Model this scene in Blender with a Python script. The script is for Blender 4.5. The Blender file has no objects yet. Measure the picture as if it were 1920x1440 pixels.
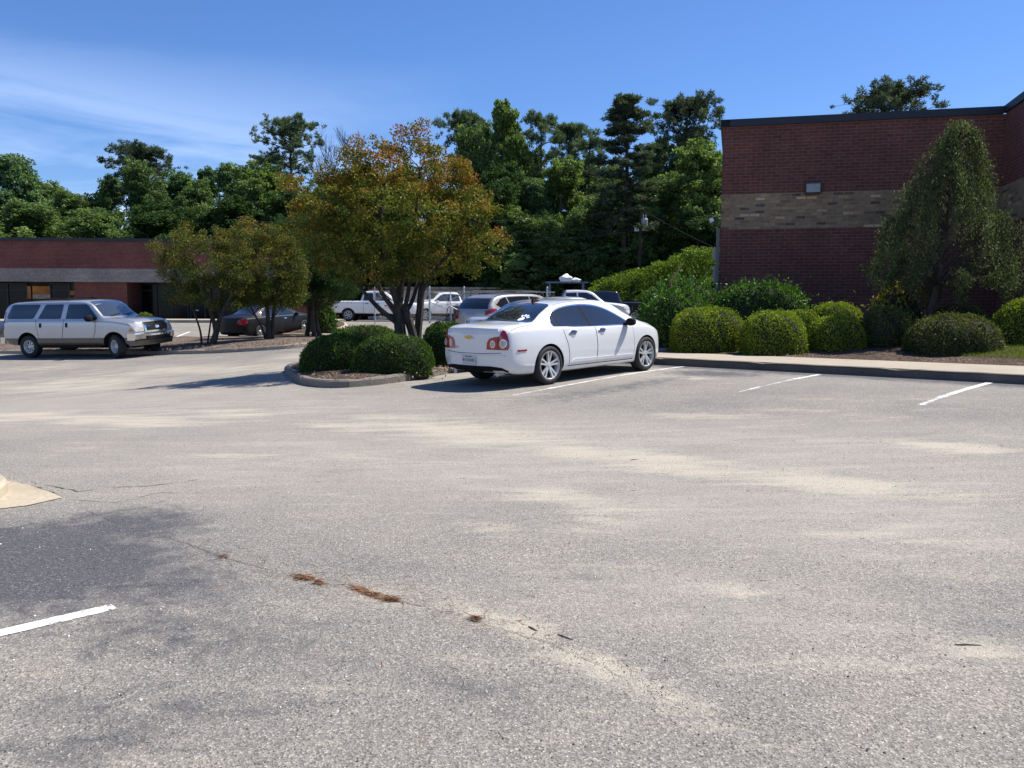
import bpy, bmesh, math, random
import numpy as np
from mathutils import Vector, Matrix
from mathutils.bvhtree import BVHTree
from mathutils.geometry import delaunay_2d_cdt

R = math.radians
scene = bpy.context.scene
COL = scene.collection
random.seed(7)
rng = np.random.default_rng(11)

# ------------------------------------------------------------ camera, sky, sun, exposure
F_PX, CX, CY, CAM_H = 1600.0, 960.0, 720.0, 1.55
PITCH, ROLL = math.atan((720 - 578) / 1600), R(.25)
cam_d = bpy.data.cameras.new('camera')
cam = bpy.data.objects.new('camera', cam_d)
COL.objects.link(cam)
cam_d.sensor_width = 36.0
cam_d.lens = 36.0 * F_PX / 1920
cam_d.clip_start, cam_d.clip_end = .05, 3000
cam.matrix_world = (Matrix.Translation((0, 0, CAM_H)) @ Matrix.Rotation(R(90) - PITCH, 4, 'X')
                    @ Matrix.Rotation(ROLL, 4, 'Z'))
scene.camera = cam
scene.view_settings.view_transform = 'Standard'
scene.view_settings.look = 'None'
scene.view_settings.exposure = .85
scene.view_settings.gamma = 1.0

SUN_DIR = Vector((.40, .15, .63)).normalized()          # towards the sun
SUN_EL = math.asin(SUN_DIR.z)
SUN_AZ = math.atan2(SUN_DIR.x, SUN_DIR.y)

world = bpy.data.worlds.new("World")
scene.world = world
world.use_nodes = True
wn = world.node_tree
wn.nodes.clear()
def wnode(t, **k):
    n = wn.nodes.new(t)
    for a, b in k.items(): setattr(n, a, b)
    return n
w_out = wnode('ShaderNodeOutputWorld')
w_bg = wnode('ShaderNodeBackground')
w_sky = wnode('ShaderNodeTexSky', sky_type='NISHITA', sun_disc=False, sun_elevation=SUN_EL, sun_rotation=SUN_AZ,
              altitude=0, air_density=1.0, dust_density=.25, ozone_density=3.0)
w_hsv = wnode('ShaderNodeHueSaturation')
w_hsv.inputs['Saturation'].default_value = 1.12
w_hsv.inputs['Value'].default_value = 1.0
wn.links.new(w_sky.outputs[0], w_hsv.inputs['Color'])
# thin cirrus, far up in the real sky, thickest low on the left
w_geo = wnode('ShaderNodeNewGeometry')
w_map = wnode('ShaderNodeMapping')
w_map.inputs['Rotation'].default_value = (0, R(-14), R(20))
w_map.inputs['Scale'].default_value = (1.3, 1.3, 8.0)
w_tc = wnode('ShaderNodeTexCoord')
wn.links.new(w_tc.outputs['Generated'], w_map.inputs['Vector'])
w_noise = wnode('ShaderNodeTexNoise')
w_noise.inputs['Scale'].default_value = 2.0
w_noise.inputs['Detail'].default_value = 6.0
w_noise.inputs['Roughness'].default_value = .58
w_noise.inputs['Distortion'].default_value = .7
wn.links.new(w_map.outputs[0], w_noise.inputs['Vector'])
w_r1 = wnode('ShaderNodeMapRange')
w_r1.inputs['From Min'].default_value = .38
w_r1.inputs['From Max'].default_value = .62
wn.links.new(w_noise.outputs['Fac'], w_r1.inputs['Value'])
w_sep = wnode('ShaderNodeSeparateXYZ')
wn.links.new(w_tc.outputs['Generated'], w_sep.inputs[0])
w_r2 = wnode('ShaderNodeMapRange')                          # cloud bank thins out towards +X
w_r2.inputs['From Min'].default_value = .12
w_r2.inputs['From Max'].default_value = -.55
wn.links.new(w_sep.outputs['X'], w_r2.inputs['Value'])
w_r3 = wnode('ShaderNodeMapRange')
w_r3.inputs['From Min'].default_value = .27
w_r3.inputs['From Max'].default_value = .09
wn.links.new(w_sep.outputs['Z'], w_r3.inputs['Value'])
def wmath(op, a, b):
    m = wnode('ShaderNodeMath', operation=op)
    wn.links.new(a, m.inputs[0])
    if isinstance(b, float): m.inputs[1].default_value = b
    else: wn.links.new(b, m.inputs[1])
    return m.outputs[0]
w_a = wmath('MULTIPLY', w_r2.outputs[0], w_r3.outputs[0])
w_b = wmath('MULTIPLY', w_a, w_r1.outputs[0])
w_c = wmath('MULTIPLY', w_b, .75)
w_mix = wnode('ShaderNodeMixRGB')
w_mix.inputs[2].default_value = (9.5, 11.2, 14.5, 1)
wn.links.new(w_c, w_mix.inputs[0])
w_tint = wnode('ShaderNodeMixRGB', blend_type='MULTIPLY')          # clear dry spring air: bluer than the model
w_tint.inputs[0].default_value = 1.0
w_tint.inputs[2].default_value = (.80, .95, 1.27, 1)
wn.links.new(w_hsv.outputs[0], w_tint.inputs[1])
wn.links.new(w_tint.outputs[0], w_mix.inputs[1])
wn.links.new(w_mix.outputs[0], w_bg.inputs['Color'])
w_bg.inputs['Strength'].default_value = .066
wn.links.new(w_bg.outputs[0], w_out.inputs['Surface'])

sun_d = bpy.data.lights.new('sun', 'SUN')
sun_d.energy, sun_d.angle, sun_d.color = 4.2, R(.53), (1.0, .955, .89)
sun = bpy.data.objects.new('sun', sun_d)
COL.objects.link(sun)
sun.rotation_euler = SUN_DIR.to_track_quat('Z', 'Y').to_euler()
sun.location = (20, 5, 40)

# ------------------------------------------------------------ terrain height and where a sight line meets it
def sp(x, k=1.0):
    x = x / k
    return k * (x if x > 30 else math.log1p(math.exp(x)))
def sstep(a, b, x):
    t = min(1, max(0, (x - a) / (b - a)))
    return t * t * (3 - 2 * t)
def gz(x, y):
    w = .727 * x + .687 * y
    z = .043 * sp(w - 5, .8) - .043 * sp(w - 13.3, .8)
    z -= .45 * sstep(3, 13, -x) * (1 - sstep(33, 47, y)) * sstep(8, 20, y)
    return z + .36 * sstep(26, 52, y)
def ray(px, py):
    a, b = (px - CX) / F_PX, (CY - py) / F_PX
    c, s = math.cos(ROLL), math.sin(ROLL)
    a, b = a * c - b * s, a * s + b * c
    cp, q = math.cos(PITCH), math.sin(PITCH)
    return (a, cp + b * q, -q + b * cp)
def at(px, py, dz=0.0):
    d = ray(px, py)
    f = lambda t: CAM_H + d[2] * t - gz(d[0] * t, d[1] * t) - dz
    t = .5
    while t < 400:
        t2 = t * 1.02
        if f(t2) < 0:
            for _ in range(40):
                m = (t + t2) / 2
                if f(m) < 0: t2 = m
                else: t = m
            break
        t = t2
    return Vector((d[0] * t, d[1] * t, CAM_H + d[2] * t))
def atY(px, py, Y):
    d = ray(px, py)
    t = Y / d[1]
    return Vector((d[0] * t, Y, CAM_H + d[2] * t))

# ------------------------------------------------------------ object helpers
def tag(o, label=None, cat=None, group=None, kind=None):
    if label: o['label'] = label
    if cat: o['category'] = cat
    if group: o['group'] = group
    if kind: o['kind'] = kind
    return o
def thing(name, label, cat, loc=(0, 0, 0), rotz=0.0, group=None):
    o = bpy.data.objects.new(name, None)
    o.empty_display_size = .2
    COL.objects.link(o)
    o.location = loc
    o.rotation_euler = (0, 0, rotz)
    return tag(o, label, cat, group)
def link(name, me, mats, parent=None, smooth=False):
    if not isinstance(mats, (list, tuple)): mats = [mats]
    for m in mats: me.materials.append(m)
    if smooth: me.polygons.foreach_set('use_smooth', [True] * len(me.polygons))
    o = bpy.data.objects.new(name, me)
    COL.objects.link(o)
    if parent: o.parent = parent
    return o
def pydata(name, v, f, mats, parent=None, smooth=False, mi=None):
    me = bpy.data.meshes.new(name)
    me.from_pydata([tuple(map(float, p)) for p in v], [], f)
    if mi is not None: me.polygons.foreach_set('material_index', mi)
    me.update()
    return link(name, me, mats, parent, smooth)
def quads(name, V, Q, mats, parent=None, smooth=False, mi=None, hue=None):
    """fast mesh of quads from numpy arrays"""
    me = bpy.data.meshes.new(name)
    V = np.asarray(V, np.float32); Q = np.asarray(Q, np.int32)
    n = len(Q)
    me.vertices.add(len(V)); me.vertices.foreach_set('co', V.ravel())
    me.loops.add(4 * n); me.loops.foreach_set('vertex_index', Q.ravel())
    me.polygons.add(n)
    me.polygons.foreach_set('loop_start', np.arange(n, dtype=np.int32) * 4)
    if mi is not None: me.polygons.foreach_set('material_index', np.asarray(mi, np.int32))
    me.update(calc_edges=True)
    me.validate()
    if hue is not None:
        at_ = me.attributes.new('hue', 'FLOAT', 'FACE')
        at_.data.foreach_set('value', np.asarray(hue, np.float32))
    return link(name, me, mats, parent, smooth)
def copy_tree(o, parent=None):
    c = o.copy(); COL.objects.link(c); c.parent = parent
    for ch in list(o.children): copy_tree(ch, c)
    return c

class MB:
    """collects simple shapes into one mesh"""
    def __init__(s): s.v, s.f, s.m = [], [], []
    def add(s, v, f, m=0):
        n = len(s.v); s.v += [tuple(p) for p in v]
        s.f += [tuple(i + n for i in q) for q in f]; s.m += [m] * len(f)
    def box(s, c, d, rot=None, m=0, taper=1.0):
        x, y, z = d[0] / 2, d[1] / 2, d[2] / 2
        P = [Vector((sx * x * (taper if sz > 0 else 1), sy * y * (taper if sz > 0 else 1), sz * z)) for sz in (-1, 1) for sy in (-1, 1) for sx in (-1, 1)]
        if rot is not None: P = [rot @ p for p in P]
        s.add([p + Vector(c) for p in P], [(0, 2, 3, 1), (4, 5, 7, 6), (0, 1, 5, 4), (2, 6, 7, 3), (0, 4, 6, 2), (1, 3, 7, 5)], m)
    def tube(s, pts, rad, n=8, m=0, cap=True):
        pts = [Vector(p) for p in pts]
        if not isinstance(rad, (list, tuple)): rad = [rad] * len(pts)
        v = []; up = None
        for i, p in enumerate(pts):
            d = (pts[min(i + 1, len(pts) - 1)] - pts[max(i - 1, 0)]).normalized()
            if up is None: up = d.orthogonal().normalized()
            a = (up - d * up.dot(d)).normalized(); up = a
            b = d.cross(a)
            for k in range(n):
                t = 2 * math.pi * k / n
                v.append(p + (a * math.cos(t) + b * math.sin(t)) * rad[i])
        f = [(i * n + k, i * n + (k + 1) % n, (i + 1) * n + (k + 1) % n, (i + 1) * n + k) for i in range(len(pts) - 1) for k in range(n)]
        if cap:
            f.append(tuple(range(n - 1, -1, -1))); f.append(tuple((len(pts) - 1) * n + k for k in range(n)))
        s.add(v, f, m)
    def lathe(s, prof, n=32, axis='y', c=(0, 0, 0), m=0):
        """prof: (radius, along axis)"""
        v = []
        for r, h in prof:
            for k in range(n):
                t = 2 * math.pi * k / n
                q = (r * math.cos(t), h, r * math.sin(t)) if axis == 'y' else (r * math.cos(t), r * math.sin(t), h)
                v.append(Vector(q) + Vector(c))
        f = [(i * n + k, i * n + (k + 1) % n, (i + 1) * n + (k + 1) % n, (i + 1) * n + k) for i in range(len(prof) - 1) for k in range(n)]
        s.add(v, f, m)
    def prism(s, poly, z0, z1, m=0):
        n = len(poly)
        z0f = z0 if callable(z0) else (lambda x, y: z0)
        z1f = z1 if callable(z1) else (lambda x, y: z1)
        s.add([(x, y, z0f(x, y)) for x, y in poly] + [(x, y, z1f(x, y)) for x, y in poly],
              [tuple(range(n - 1, -1, -1)), tuple(range(n, 2 * n))] + [(i, (i + 1) % n, n + (i + 1) % n, n + i) for i in range(n)], m)
    def build(s, name, mats, parent=None, smooth=False):
        me = bpy.data.meshes.new(name)
        me.from_pydata(s.v, [], s.f)
        me.polygons.foreach_set('material_index', s.m)
        bm = bmesh.new(); bm.from_mesh(me); bmesh.ops.recalc_face_normals(bm, faces=bm.faces); bm.to_mesh(me); bm.free()
        me.update()
        o = link(name, me, mats, parent, smooth)
        if smooth:
            me.set_sharp_from_angle(angle=R(40))
        return o

# ------------------------------------------------------------ materials
class NT:
    def __init__(s, name):
        s.mat = bpy.data.materials.new(name); s.mat.use_nodes = True
        s.t = s.mat.node_tree; s.b = s.t.nodes['Principled BSDF']; s.o = s.t.nodes['Material Output']
    def n(s, t, ins=None, **k):
        x = s.t.nodes.new(t)
        for a, b in k.items(): setattr(x, a, b)
        for a, b in (ins or {}).items():
            if hasattr(b, 'is_output'): s.t.links.new(b, x.inputs[a])
            else: x.inputs[a].default_value = b
        return x
    def l(s, a, b): s.t.links.new(a, b)
    def set(s, **k):
        for a, b in k.items():
            a = a.replace('_', ' ')
            if hasattr(b, 'is_output'): s.l(b, s.b.inputs[a])
            else: s.b.inputs[a].default_value = b
    def noise(s, scale, detail=4, rough=.55, vec=None, dist=0.0):
        x = s.n('ShaderNodeTexNoise', {'Scale': scale, 'Detail': detail, 'Roughness': rough, 'Distortion': dist})
        if vec is not None: s.l(vec, x.inputs['Vector'])
        return x.outputs['Fac']
    def coord(s, which='Object'):
        return s.n('ShaderNodeTexCoord').outputs[which]
    def ramp(s, fac, stops, interp='LINEAR'):
        x = s.n('ShaderNodeValToRGB'); x.color_ramp.interpolation = interp
        e = x.color_ramp.elements
        while len(e) < len(stops): e.new(.5)
        for k, (p, c) in enumerate(stops):
            e[k].position = p; e[k].color = (c if len(c) == 4 else (*c, 1))
        s.l(fac, x.inputs[0]); return x.outputs[0]
    def mix(s, fac, a, b, mode='MIX'):
        x = s.n('ShaderNodeMixRGB', blend_type=mode)
        for i, q in enumerate((fac, a, b)):
            if hasattr(q, 'is_output'): s.l(q, x.inputs[i])
            elif i == 0: x.inputs[0].default_value = q
            else: x.inputs[i].default_value = (*q, 1) if len(q) == 3 else q
        return x.outputs[0]
    def math(s, op, a, b=0.0, clamp=False):
        x = s.n('ShaderNodeMath', operation=op); x.use_clamp = clamp
        for i, q in enumerate((a, b)):
            if hasattr(q, 'is_output'): s.l(q, x.inputs[i])
            else: x.inputs[i].default_value = q
        return x.outputs[0]
    def rng(s, v, a, b, c=0.0, d=1.0):
        return s.n('ShaderNodeMapRange', {'Value': v, 'From Min': a, 'From Max': b, 'To Min': c, 'To Max': d}).outputs[0]
    def attr(s, name): return s.n('ShaderNodeAttribute', attribute_name=name).outputs['Fac']
    def bump(s, h, strength=.3, dist=.01):
        x = s.n('ShaderNodeBump', {'Strength': strength, 'Distance': dist}); s.l(h, x.inputs['Height'])
        s.l(x.outputs[0], s.b.inputs['Normal']); return x

def simple(name, c, rough=.6, metal=0.0, coat=0.0, vary=.0, scale=20, spec=.5):
    t = NT(name)
    if vary:
        f = t.noise(scale, 5, .6, t.coord())
        t.set(Base_Color=t.mix(t.rng(f, .3, .7), tuple(x * (1 - vary) for x in c), tuple(min(1, x * (1 + vary)) for x in c)))
    else: t.set(Base_Color=(*c, 1))
    t.set(Roughness=rough, Metallic=metal, Coat_Weight=coat, Coat_Roughness=.06, Specular_IOR_Level=spec)
    return t.mat
def paint(name, c, metal=0.0, rough=.32, dirt=.12, flake=0.0):
    t = NT(name)
    co = t.coord()
    d = t.rng(t.noise(3.0, 6, .65, co), .45, .8)
    z = t.n('ShaderNodeSeparateXYZ', {0: co}).outputs['Z']
    low = t.rng(z, .75, .15)                                   # road film gathers on the lower panels
    dd = t.math('MULTIPLY', t.math('ADD', t.math('MULTIPLY', low, .55), .18), d)
    dd = t.math('MULTIPLY', dd, dirt * 4, True)
    t.set(Base_Color=t.mix(dd, c, (.30, .26, .21)), Metallic=metal, Roughness=t.math('ADD', t.math('MULTIPLY', dd, .4), rough), Coat_Weight=1.0, Coat_Roughness=.04)
    t.bump(t.noise(1.3, 2, .5, co), .03, .02)
    return t.mat
def leaf(name, stops, vary=.35, trans=.35, rough=.6, spec=.12, gain=1.5):
    t = NT(name)
    c = t.ramp(t.attr('hue'), [(p, tuple(min(.6, x * gain) for x in q)) for p, q in stops])
    isl = t.n('ShaderNodeNewGeometry').outputs['Random Per Island']
    c = t.mix(1.0, c, t.ramp(isl, [(0, (1 - vary,) * 3), (1, (1 + vary,) * 3)]), 'MULTIPLY')
    t.set(Base_Color=c, Roughness=rough, Specular_IOR_Level=spec)
    tr = t.n('ShaderNodeBsdfTranslucent')
    t.l(t.mix(1.0, c, (1.25, 1.3, .55), 'MULTIPLY'), tr.inputs['Color'])
    mx = t.n('ShaderNodeMixShader', {0: trans})
    t.l(t.b.outputs[0], mx.inputs[1]); t.l(tr.outputs[0], mx.inputs[2]); t.l(mx.outputs[0], t.o.inputs['Surface'])
    return t.mat
def bark(name, a, b, scale=14):
    t = NT(name)
    m = t.n('ShaderNodeMapping', {'Vector': t.coord(), 'Scale': (1, 1, .22)}).outputs[0]
    f = t.noise(scale, 6, .65, m, .4)
    t.set(Base_Color=t.ramp(f, [(.3, a), (.7, b)]), Roughness=.9, Specular_IOR_Level=.2)
    t.bump(f, .6, .03)
    return t.mat
def brick(name, c1, c2, mortar, bw, bh, msize=.010, dark=None, dirt=.3, rough=.85):
    """bricks laid out in metres on the UV map"""
    t = NT(name)
    uv = t.coord('UV')
    b = t.n('ShaderNodeTexBrick', {'Vector': uv, 'Color1': (*c1, 1), 'Color2': (*c2, 1), 'Mortar': (*mortar, 1), 'Scale': 1.0,
                                   'Mortar Size': msize, 'Mortar Smooth': .1, 'Bias': 0.0, 'Brick Width': bw, 'Row Height': bh})
    b.offset = .5
    c = b.outputs['Color']
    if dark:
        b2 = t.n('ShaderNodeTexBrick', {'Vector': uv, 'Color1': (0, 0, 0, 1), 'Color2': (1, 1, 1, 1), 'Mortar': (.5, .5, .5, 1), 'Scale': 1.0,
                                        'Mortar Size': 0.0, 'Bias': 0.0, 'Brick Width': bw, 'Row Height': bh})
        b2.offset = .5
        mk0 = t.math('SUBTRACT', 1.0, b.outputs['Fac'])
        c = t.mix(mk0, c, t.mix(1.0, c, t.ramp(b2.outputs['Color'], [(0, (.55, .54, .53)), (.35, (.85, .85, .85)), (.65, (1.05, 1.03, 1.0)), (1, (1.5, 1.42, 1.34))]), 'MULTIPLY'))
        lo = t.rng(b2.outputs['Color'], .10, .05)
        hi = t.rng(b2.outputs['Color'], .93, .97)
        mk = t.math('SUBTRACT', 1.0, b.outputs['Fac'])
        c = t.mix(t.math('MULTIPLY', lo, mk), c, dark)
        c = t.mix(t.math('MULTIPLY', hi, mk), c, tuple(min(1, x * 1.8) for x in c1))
    ob = t.coord()
    st = t.noise(.55, 5, .6, ob)
    c = t.mix(1.0, c, t.ramp(st, [(.3, (1 - dirt,) * 3), (.7, (1 + dirt * .6,) * 3)]), 'MULTIPLY')
    st2 = t.noise(9.0, 4, .6, ob)
    c = t.mix(1.0, c, t.ramp(st2, [(.3, (.82,) * 3), (.7, (1.15,) * 3)]), 'MULTIPLY')
    t.set(Base_Color=c, Roughness=rough, Specular_IOR_Level=.25)
    t.bump(t.math('SUBTRACT', 1.0, b.outputs['Fac']), .6, .006)
    return t.mat
def concrete(name, c, dirt=(.16, .14, .11)):
    t = NT(name)
    co = t.coord()
    a = t.noise(1.1, 6, .62, co); b = t.noise(28, 5, .7, co); g = t.noise(260, 2, .6, co)
    col = t.mix(t.rng(a, .42, .75, 0, .55), c, dirt)
    col = t.mix(1.0, col, t.ramp(b, [(.3, (.80,) * 3), (.7, (1.14,) * 3)]), 'MULTIPLY')
    col = t.mix(1.0, col, t.ramp(g, [(.35, (.82,) * 3), (.65, (1.12,) * 3)]), 'MULTIPLY')
    t.set(Base_Color=col, Roughness=.9, Specular_IOR_Level=.25)
    t.bump(b, .25, .01)
    return t.mat
def mulch(name, stops):
    t = NT(name)
    co = t.coord()
    v = t.n('ShaderNodeTexVoronoi', {'Vector': t.n('ShaderNodeMapping', {'Vector': co, 'Scale': (1, 1, 1)}).outputs[0], 'Scale': 26.0})
    f = t.noise(22, 6, .75, co)
    big = t.noise(1.4, 4, .6, co)
    c = t.ramp(t.math('ADD', t.math('MULTIPLY', v.outputs['Color'], .45), t.math('MULTIPLY', f, .55)), stops)
    c = t.mix(1.0, c, t.ramp(big, [(.3, (.7,) * 3), (.7, (1.25,) * 3)]), 'MULTIPLY')
    t.set(Base_Color=c, Roughness=.95, Specular_IOR_Level=.15)
    t.bump(t.math('ADD', v.outputs['Distance'], f), .9, .05)
    return t.mat

def asphalt():
    t = NT('weathered_asphalt')
    co = t.coord()
    big = t.noise(.16, 5, .6, co); mid = t.noise(.9, 6, .65, co, .3)
    fine = t.noise(40, 4, .7, co); gr = t.noise(150, 2, .6, co)
    vo = t.n('ShaderNodeTexVoronoi', {'Vector': co, 'Scale': 125.0})
    stone = t.ramp(vo.outputs['Color'], [(0, (.092, .086, .077)), (.35, (.170, .158, .140)), (.75, (.255, .236, .208)), (1, (.46, .43, .38))])
    base = t.mix(t.rng(mid, .35, .68), stone, t.mix(1.0, stone, (1.28, 1.25, 1.2), 'MULTIPLY'))
    base = t.mix(1.0, base, t.ramp(big, [(.3, (.84, .85, .86)), (.7, (1.13, 1.11, 1.08))]), 'MULTIPLY')
    base = t.mix(1.0, base, t.ramp(fine, [(.30, (.74,) * 3), (.5, (1.0,) * 3), (.70, (1.18,) * 3)]), 'MULTIPLY')
    # coarse pits where binder has worn away
    v2 = t.n('ShaderNodeTexVoronoi', {'Vector': co, 'Scale': 46.0, 'Randomness': 1.0})
    pit = t.math('MULTIPLY', t.rng(v2.outputs['Distance'], .26, .12), t.rng(t.noise(7, 3, .6, co), .44, .60))
    base = t.mix(t.math('MULTIPLY', pit, .42), base, (.055, .050, .044))
    # sand washed over the paving
    sand = t.attr('sand')
    fl = t.n('ShaderNodeMapping', {'Vector': co, 'Rotation': (0, 0, R(28)), 'Scale': (.55, 2.6, 1.0)}).outputs[0]
    st = t.noise(1.5, 7, .68, fl, .5)                                     # washed out in ragged streaks down the slope
    sn = t.math('ADD', t.math('MULTIPLY', t.math('SUBTRACT', st, .5), 1.9), t.math('ADD', t.math('MULTIPLY', mid, .45), t.math('MULTIPLY', fine, .75)))
    dust = t.math('MULTIPLY', t.attr('dust'), t.rng(t.math('ADD', st, t.math('MULTIPLY', t.math('SUBTRACT', fine, .5), .6)), .30, .62, .35, 1.0))
    base = t.mix(t.math('MULTIPLY', dust, .62), base, t.mix(t.rng(gr, .3, .7), (.30, .268, .222), (.44, .40, .34)))
    sa = t.math('MULTIPLY', t.rng(t.math('ADD', sand, t.math('MULTIPLY', t.math('SUBTRACT', sn, .64), 1.5)), .16, .95), t.math('SUBTRACT', 1.0, t.math('MULTIPLY', pit, .75)))
    sandc = t.mix(t.rng(gr, .3, .7), (.37, .325, .245), (.52, .465, .365))
    base = t.mix(t.math('MULTIPLY', sa, .80), base, sandc)
    # fresh black sealer: along the kerb and in the near left stall
    seal = t.attr('seal')
    se = t.rng(t.math('ADD', seal, t.math('ADD', t.math('MULTIPLY', t.math('SUBTRACT', t.noise(5.5, 8, .75, co, .6), .5), 1.7), t.math('ADD', t.math('MULTIPLY', t.math('SUBTRACT', mid, .5), .9), t.math('MULTIPLY', t.math('SUBTRACT', fine, .5), .8)))), .26, .80)
    sealc = t.mix(t.rng(fine, .40, .68), (.042, .042, .048), (.105, .102, .105))
    sealc = t.mix(t.math('MULTIPLY', t.rng(vo.outputs['Color'], .8, .95), .7), sealc, (.34, .33, .32))
    base = t.mix(t.math('MULTIPLY', se, .90), base, sealc)
    # hairline cracks
    cr = t.n('ShaderNodeTexVoronoi', {'Vector': t.mix(.06, co, t.n('ShaderNodeTexNoise', {'Vector': co, 'Scale': 1.6, 'Detail': 5.0}).outputs['Color']), 'Scale': .42}, feature='DISTANCE_TO_EDGE')
    crk = t.math('MULTIPLY', t.rng(cr.outputs['Distance'], .006, .0015), t.rng(t.noise(.45, 2, .5, co), .52, .6))
    base = t.mix(t.math('MULTIPLY', crk, .08), base, (.05, .047, .043))
    t.set(Base_Color=base, Roughness=.86, Specular_IOR_Level=.32)
    h = t.math('ADD', t.math('MULTIPLY', vo.outputs['Distance'], .5), t.math('SUBTRACT', t.math('MULTIPLY', fine, .8), t.math('MULTIPLY', pit, .9)))
    t.bump(h, .75, .010)
    return t.mat

M = {}
M['asphalt'] = asphalt()
M['kerb'] = concrete('kerb_concrete', (.34, .30, .24))
M['kerb_shade'] = concrete('shade_dark_kerb', (.15, .135, .12), (.06, .055, .05))  # kerb concrete darkened so the colour carries the shade on its face
M['walk'] = concrete('walk_concrete', (.40, .345, .265), (.27, .23, .175))
M['gutter'] = concrete('gutter_concrete', (.46, .39, .28), (.22, .175, .12))
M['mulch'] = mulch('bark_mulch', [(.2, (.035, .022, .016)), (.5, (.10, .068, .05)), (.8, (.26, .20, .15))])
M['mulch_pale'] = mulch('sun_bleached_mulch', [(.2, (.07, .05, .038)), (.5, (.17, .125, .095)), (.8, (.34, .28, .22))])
M['soil'] = mulch('forest_floor', [(.2, (.04, .03, .02)), (.5, (.11, .085, .055)), (.8, (.26, .21, .14))])
M['line'] = None
M['red_brick'] = brick('red_brick', (.170, .060, .044), (.122, .046, .036), (.19, .108, .09), .285, .0925, .010)
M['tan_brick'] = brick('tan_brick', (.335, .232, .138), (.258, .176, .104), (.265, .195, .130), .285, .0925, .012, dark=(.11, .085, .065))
M['far_red_brick'] = brick('storefront_red_brick', (.165, .050, .038), (.122, .040, .033), (.20, .108, .092), .203, .0762, .010)
M['far_grey_brick'] = brick('storefront_grey_brick', (.34, .305, .275), (.25, .225, .205), (.19, .17, .155), .203, .0762, .012)
M['coping'] = simple('dark_coping_metal', (.012, .014, .024), .5, .0, vary=.2, scale=2)
M['dark_metal'] = simple('dark_bronze_metal', (.02, .02, .022), .45)
M['lens'] = simple('frosted_lamp_glass', (.26, .28, .29), .25, vary=.15, scale=15)
M['shop_glass'] = simple('dark_shop_glass', (.006, .007, .010), .12, spec=.18)
M['orange_sign'] = simple('orange_shop_poster', (.50, .20, .06), .6, vary=.5, scale=1.5)
M['poster_stripe'] = simple('pale_poster_stripe', (.45, .36, .28), .6, vary=.5, scale=8)
M['white_sign'] = simple('white_sign_board', (.72, .72, .70), .5, vary=.08)
M['galv'] = simple('galvanised_steel', (.42, .44, .45), .45, .6, vary=.2, scale=8)
M['wire'] = simple('cable_black', (.07, .075, .07), .5)
M['black_pipe'] = simple('black_iron', (.012, .012, .012), .45)
M['bin'] = simple('dark_slate_plastic', (.035, .042, .048), .5, vary=.2, scale=3)
M['shed_wall'] = simple('beige_corrugated_wall', (.55, .53, .47), .7, vary=.2, scale=1.2)
M['shed_roof'] = simple('rusty_roof_edge', (.42, .33, .25), .7, .2, vary=.4, scale=1.5)
M['rust'] = simple('rusty_red_steel', (.20, .07, .05), .8, vary=.5, scale=2.5)
M['pole_wood'] = bark('pole_wood', (.03, .022, .018), (.075, .06, .048))
M['transformer'] = simple('transformer_grey', (.28, .29, .30), .45, vary=.1)

M['bark_grey'] = bark('grey_bark', (.05, .042, .036), (.16, .135, .115))
M['bark_pine'] = bark('pine_bark', (.035, .025, .022), (.105, .075, .06), 9)
M['bark_crape'] = bark('crape_bark', (.024, .019, .016), (.095, .08, .068), 10)
M['twig'] = simple('reddish_twigs', (.060, .032, .040), .9)
M['crape_leaf'] = leaf('crape_leaf', [(0, (.030, .060, .012)), (.4, (.085, .105, .016)), (.62, (.145, .118, .020)), (.82, (.185, .095, .022)), (1, (.22, .066, .026))], .45, .32, .5, gain=1.38)
M['crape_leaf_olive'] = leaf('crape_leaf_olive', [(0, (.030, .050, .012)), (.5, (.078, .080, .016)), (.8, (.125, .080, .020)), (1, (.17, .066, .022))], .45, .32, .5, gain=1.75)
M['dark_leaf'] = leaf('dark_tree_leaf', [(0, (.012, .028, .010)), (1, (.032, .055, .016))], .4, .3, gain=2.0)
M['decid_leaf'] = leaf('broadleaf_green', [(0, (.024, .042, .016)), (.5, (.048, .074, .026)), (1, (.092, .126, .040))], .35, .36, .5, gain=2.4)
M['decid_bright'] = leaf('broadleaf_bright', [(0, (.036, .060, .018)), (.5, (.070, .104, .030)), (1, (.116, .152, .046))], .35, .4, .5, gain=2.1)
M['decid_grey'] = leaf('broadleaf_greyish', [(0, (.026, .048, .022)), (.5, (.050, .082, .038)), (1, (.10, .14, .066))], .35, .36, .5, gain=2.5)
M['pine_leaf'] = leaf('pine_needle', [(0, (.022, .036, .020)), (1, (.062, .086, .046))], .4, .3, gain=2.4)
M['pine_dark'] = leaf('pine_needle_dark', [(0, (.016, .026, .018)), (1, (.050, .066, .042))], .4, .28, gain=2.2)
M['box_leaf'] = leaf('clipped_yellow_green_leaf', [(0, (.062, .095, .010)), (.5, (.122, .162, .016)), (1, (.195, .235, .028))], .35, .3, .5)
M['box_dull'] = leaf('clipped_dull_leaf', [(0, (.026, .036, .012)), (.6, (.060, .075, .020)), (1, (.115, .115, .040))], .4, .28, .5)
M['holly_leaf'] = leaf('glossy_green_leaf', [(0, (.020, .052, .009)), (.5, (.040, .095, .013)), (1, (.075, .140, .022))], .4, .28, .5, .16)
M['dark_bush_leaf'] = leaf('dark_bush_leaf', [(0, (.013, .030, .007)), (.6, (.028, .058, .010)), (1, (.062, .092, .014))], .45, .3, .5, gain=2.1)
M['hedge_leaf'] = leaf('fresh_hedge_leaf', [(0, (.030, .060, .009)), (.5, (.075, .120, .014)), (1, (.14, .18, .022))], .35, .36, .45)
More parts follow.
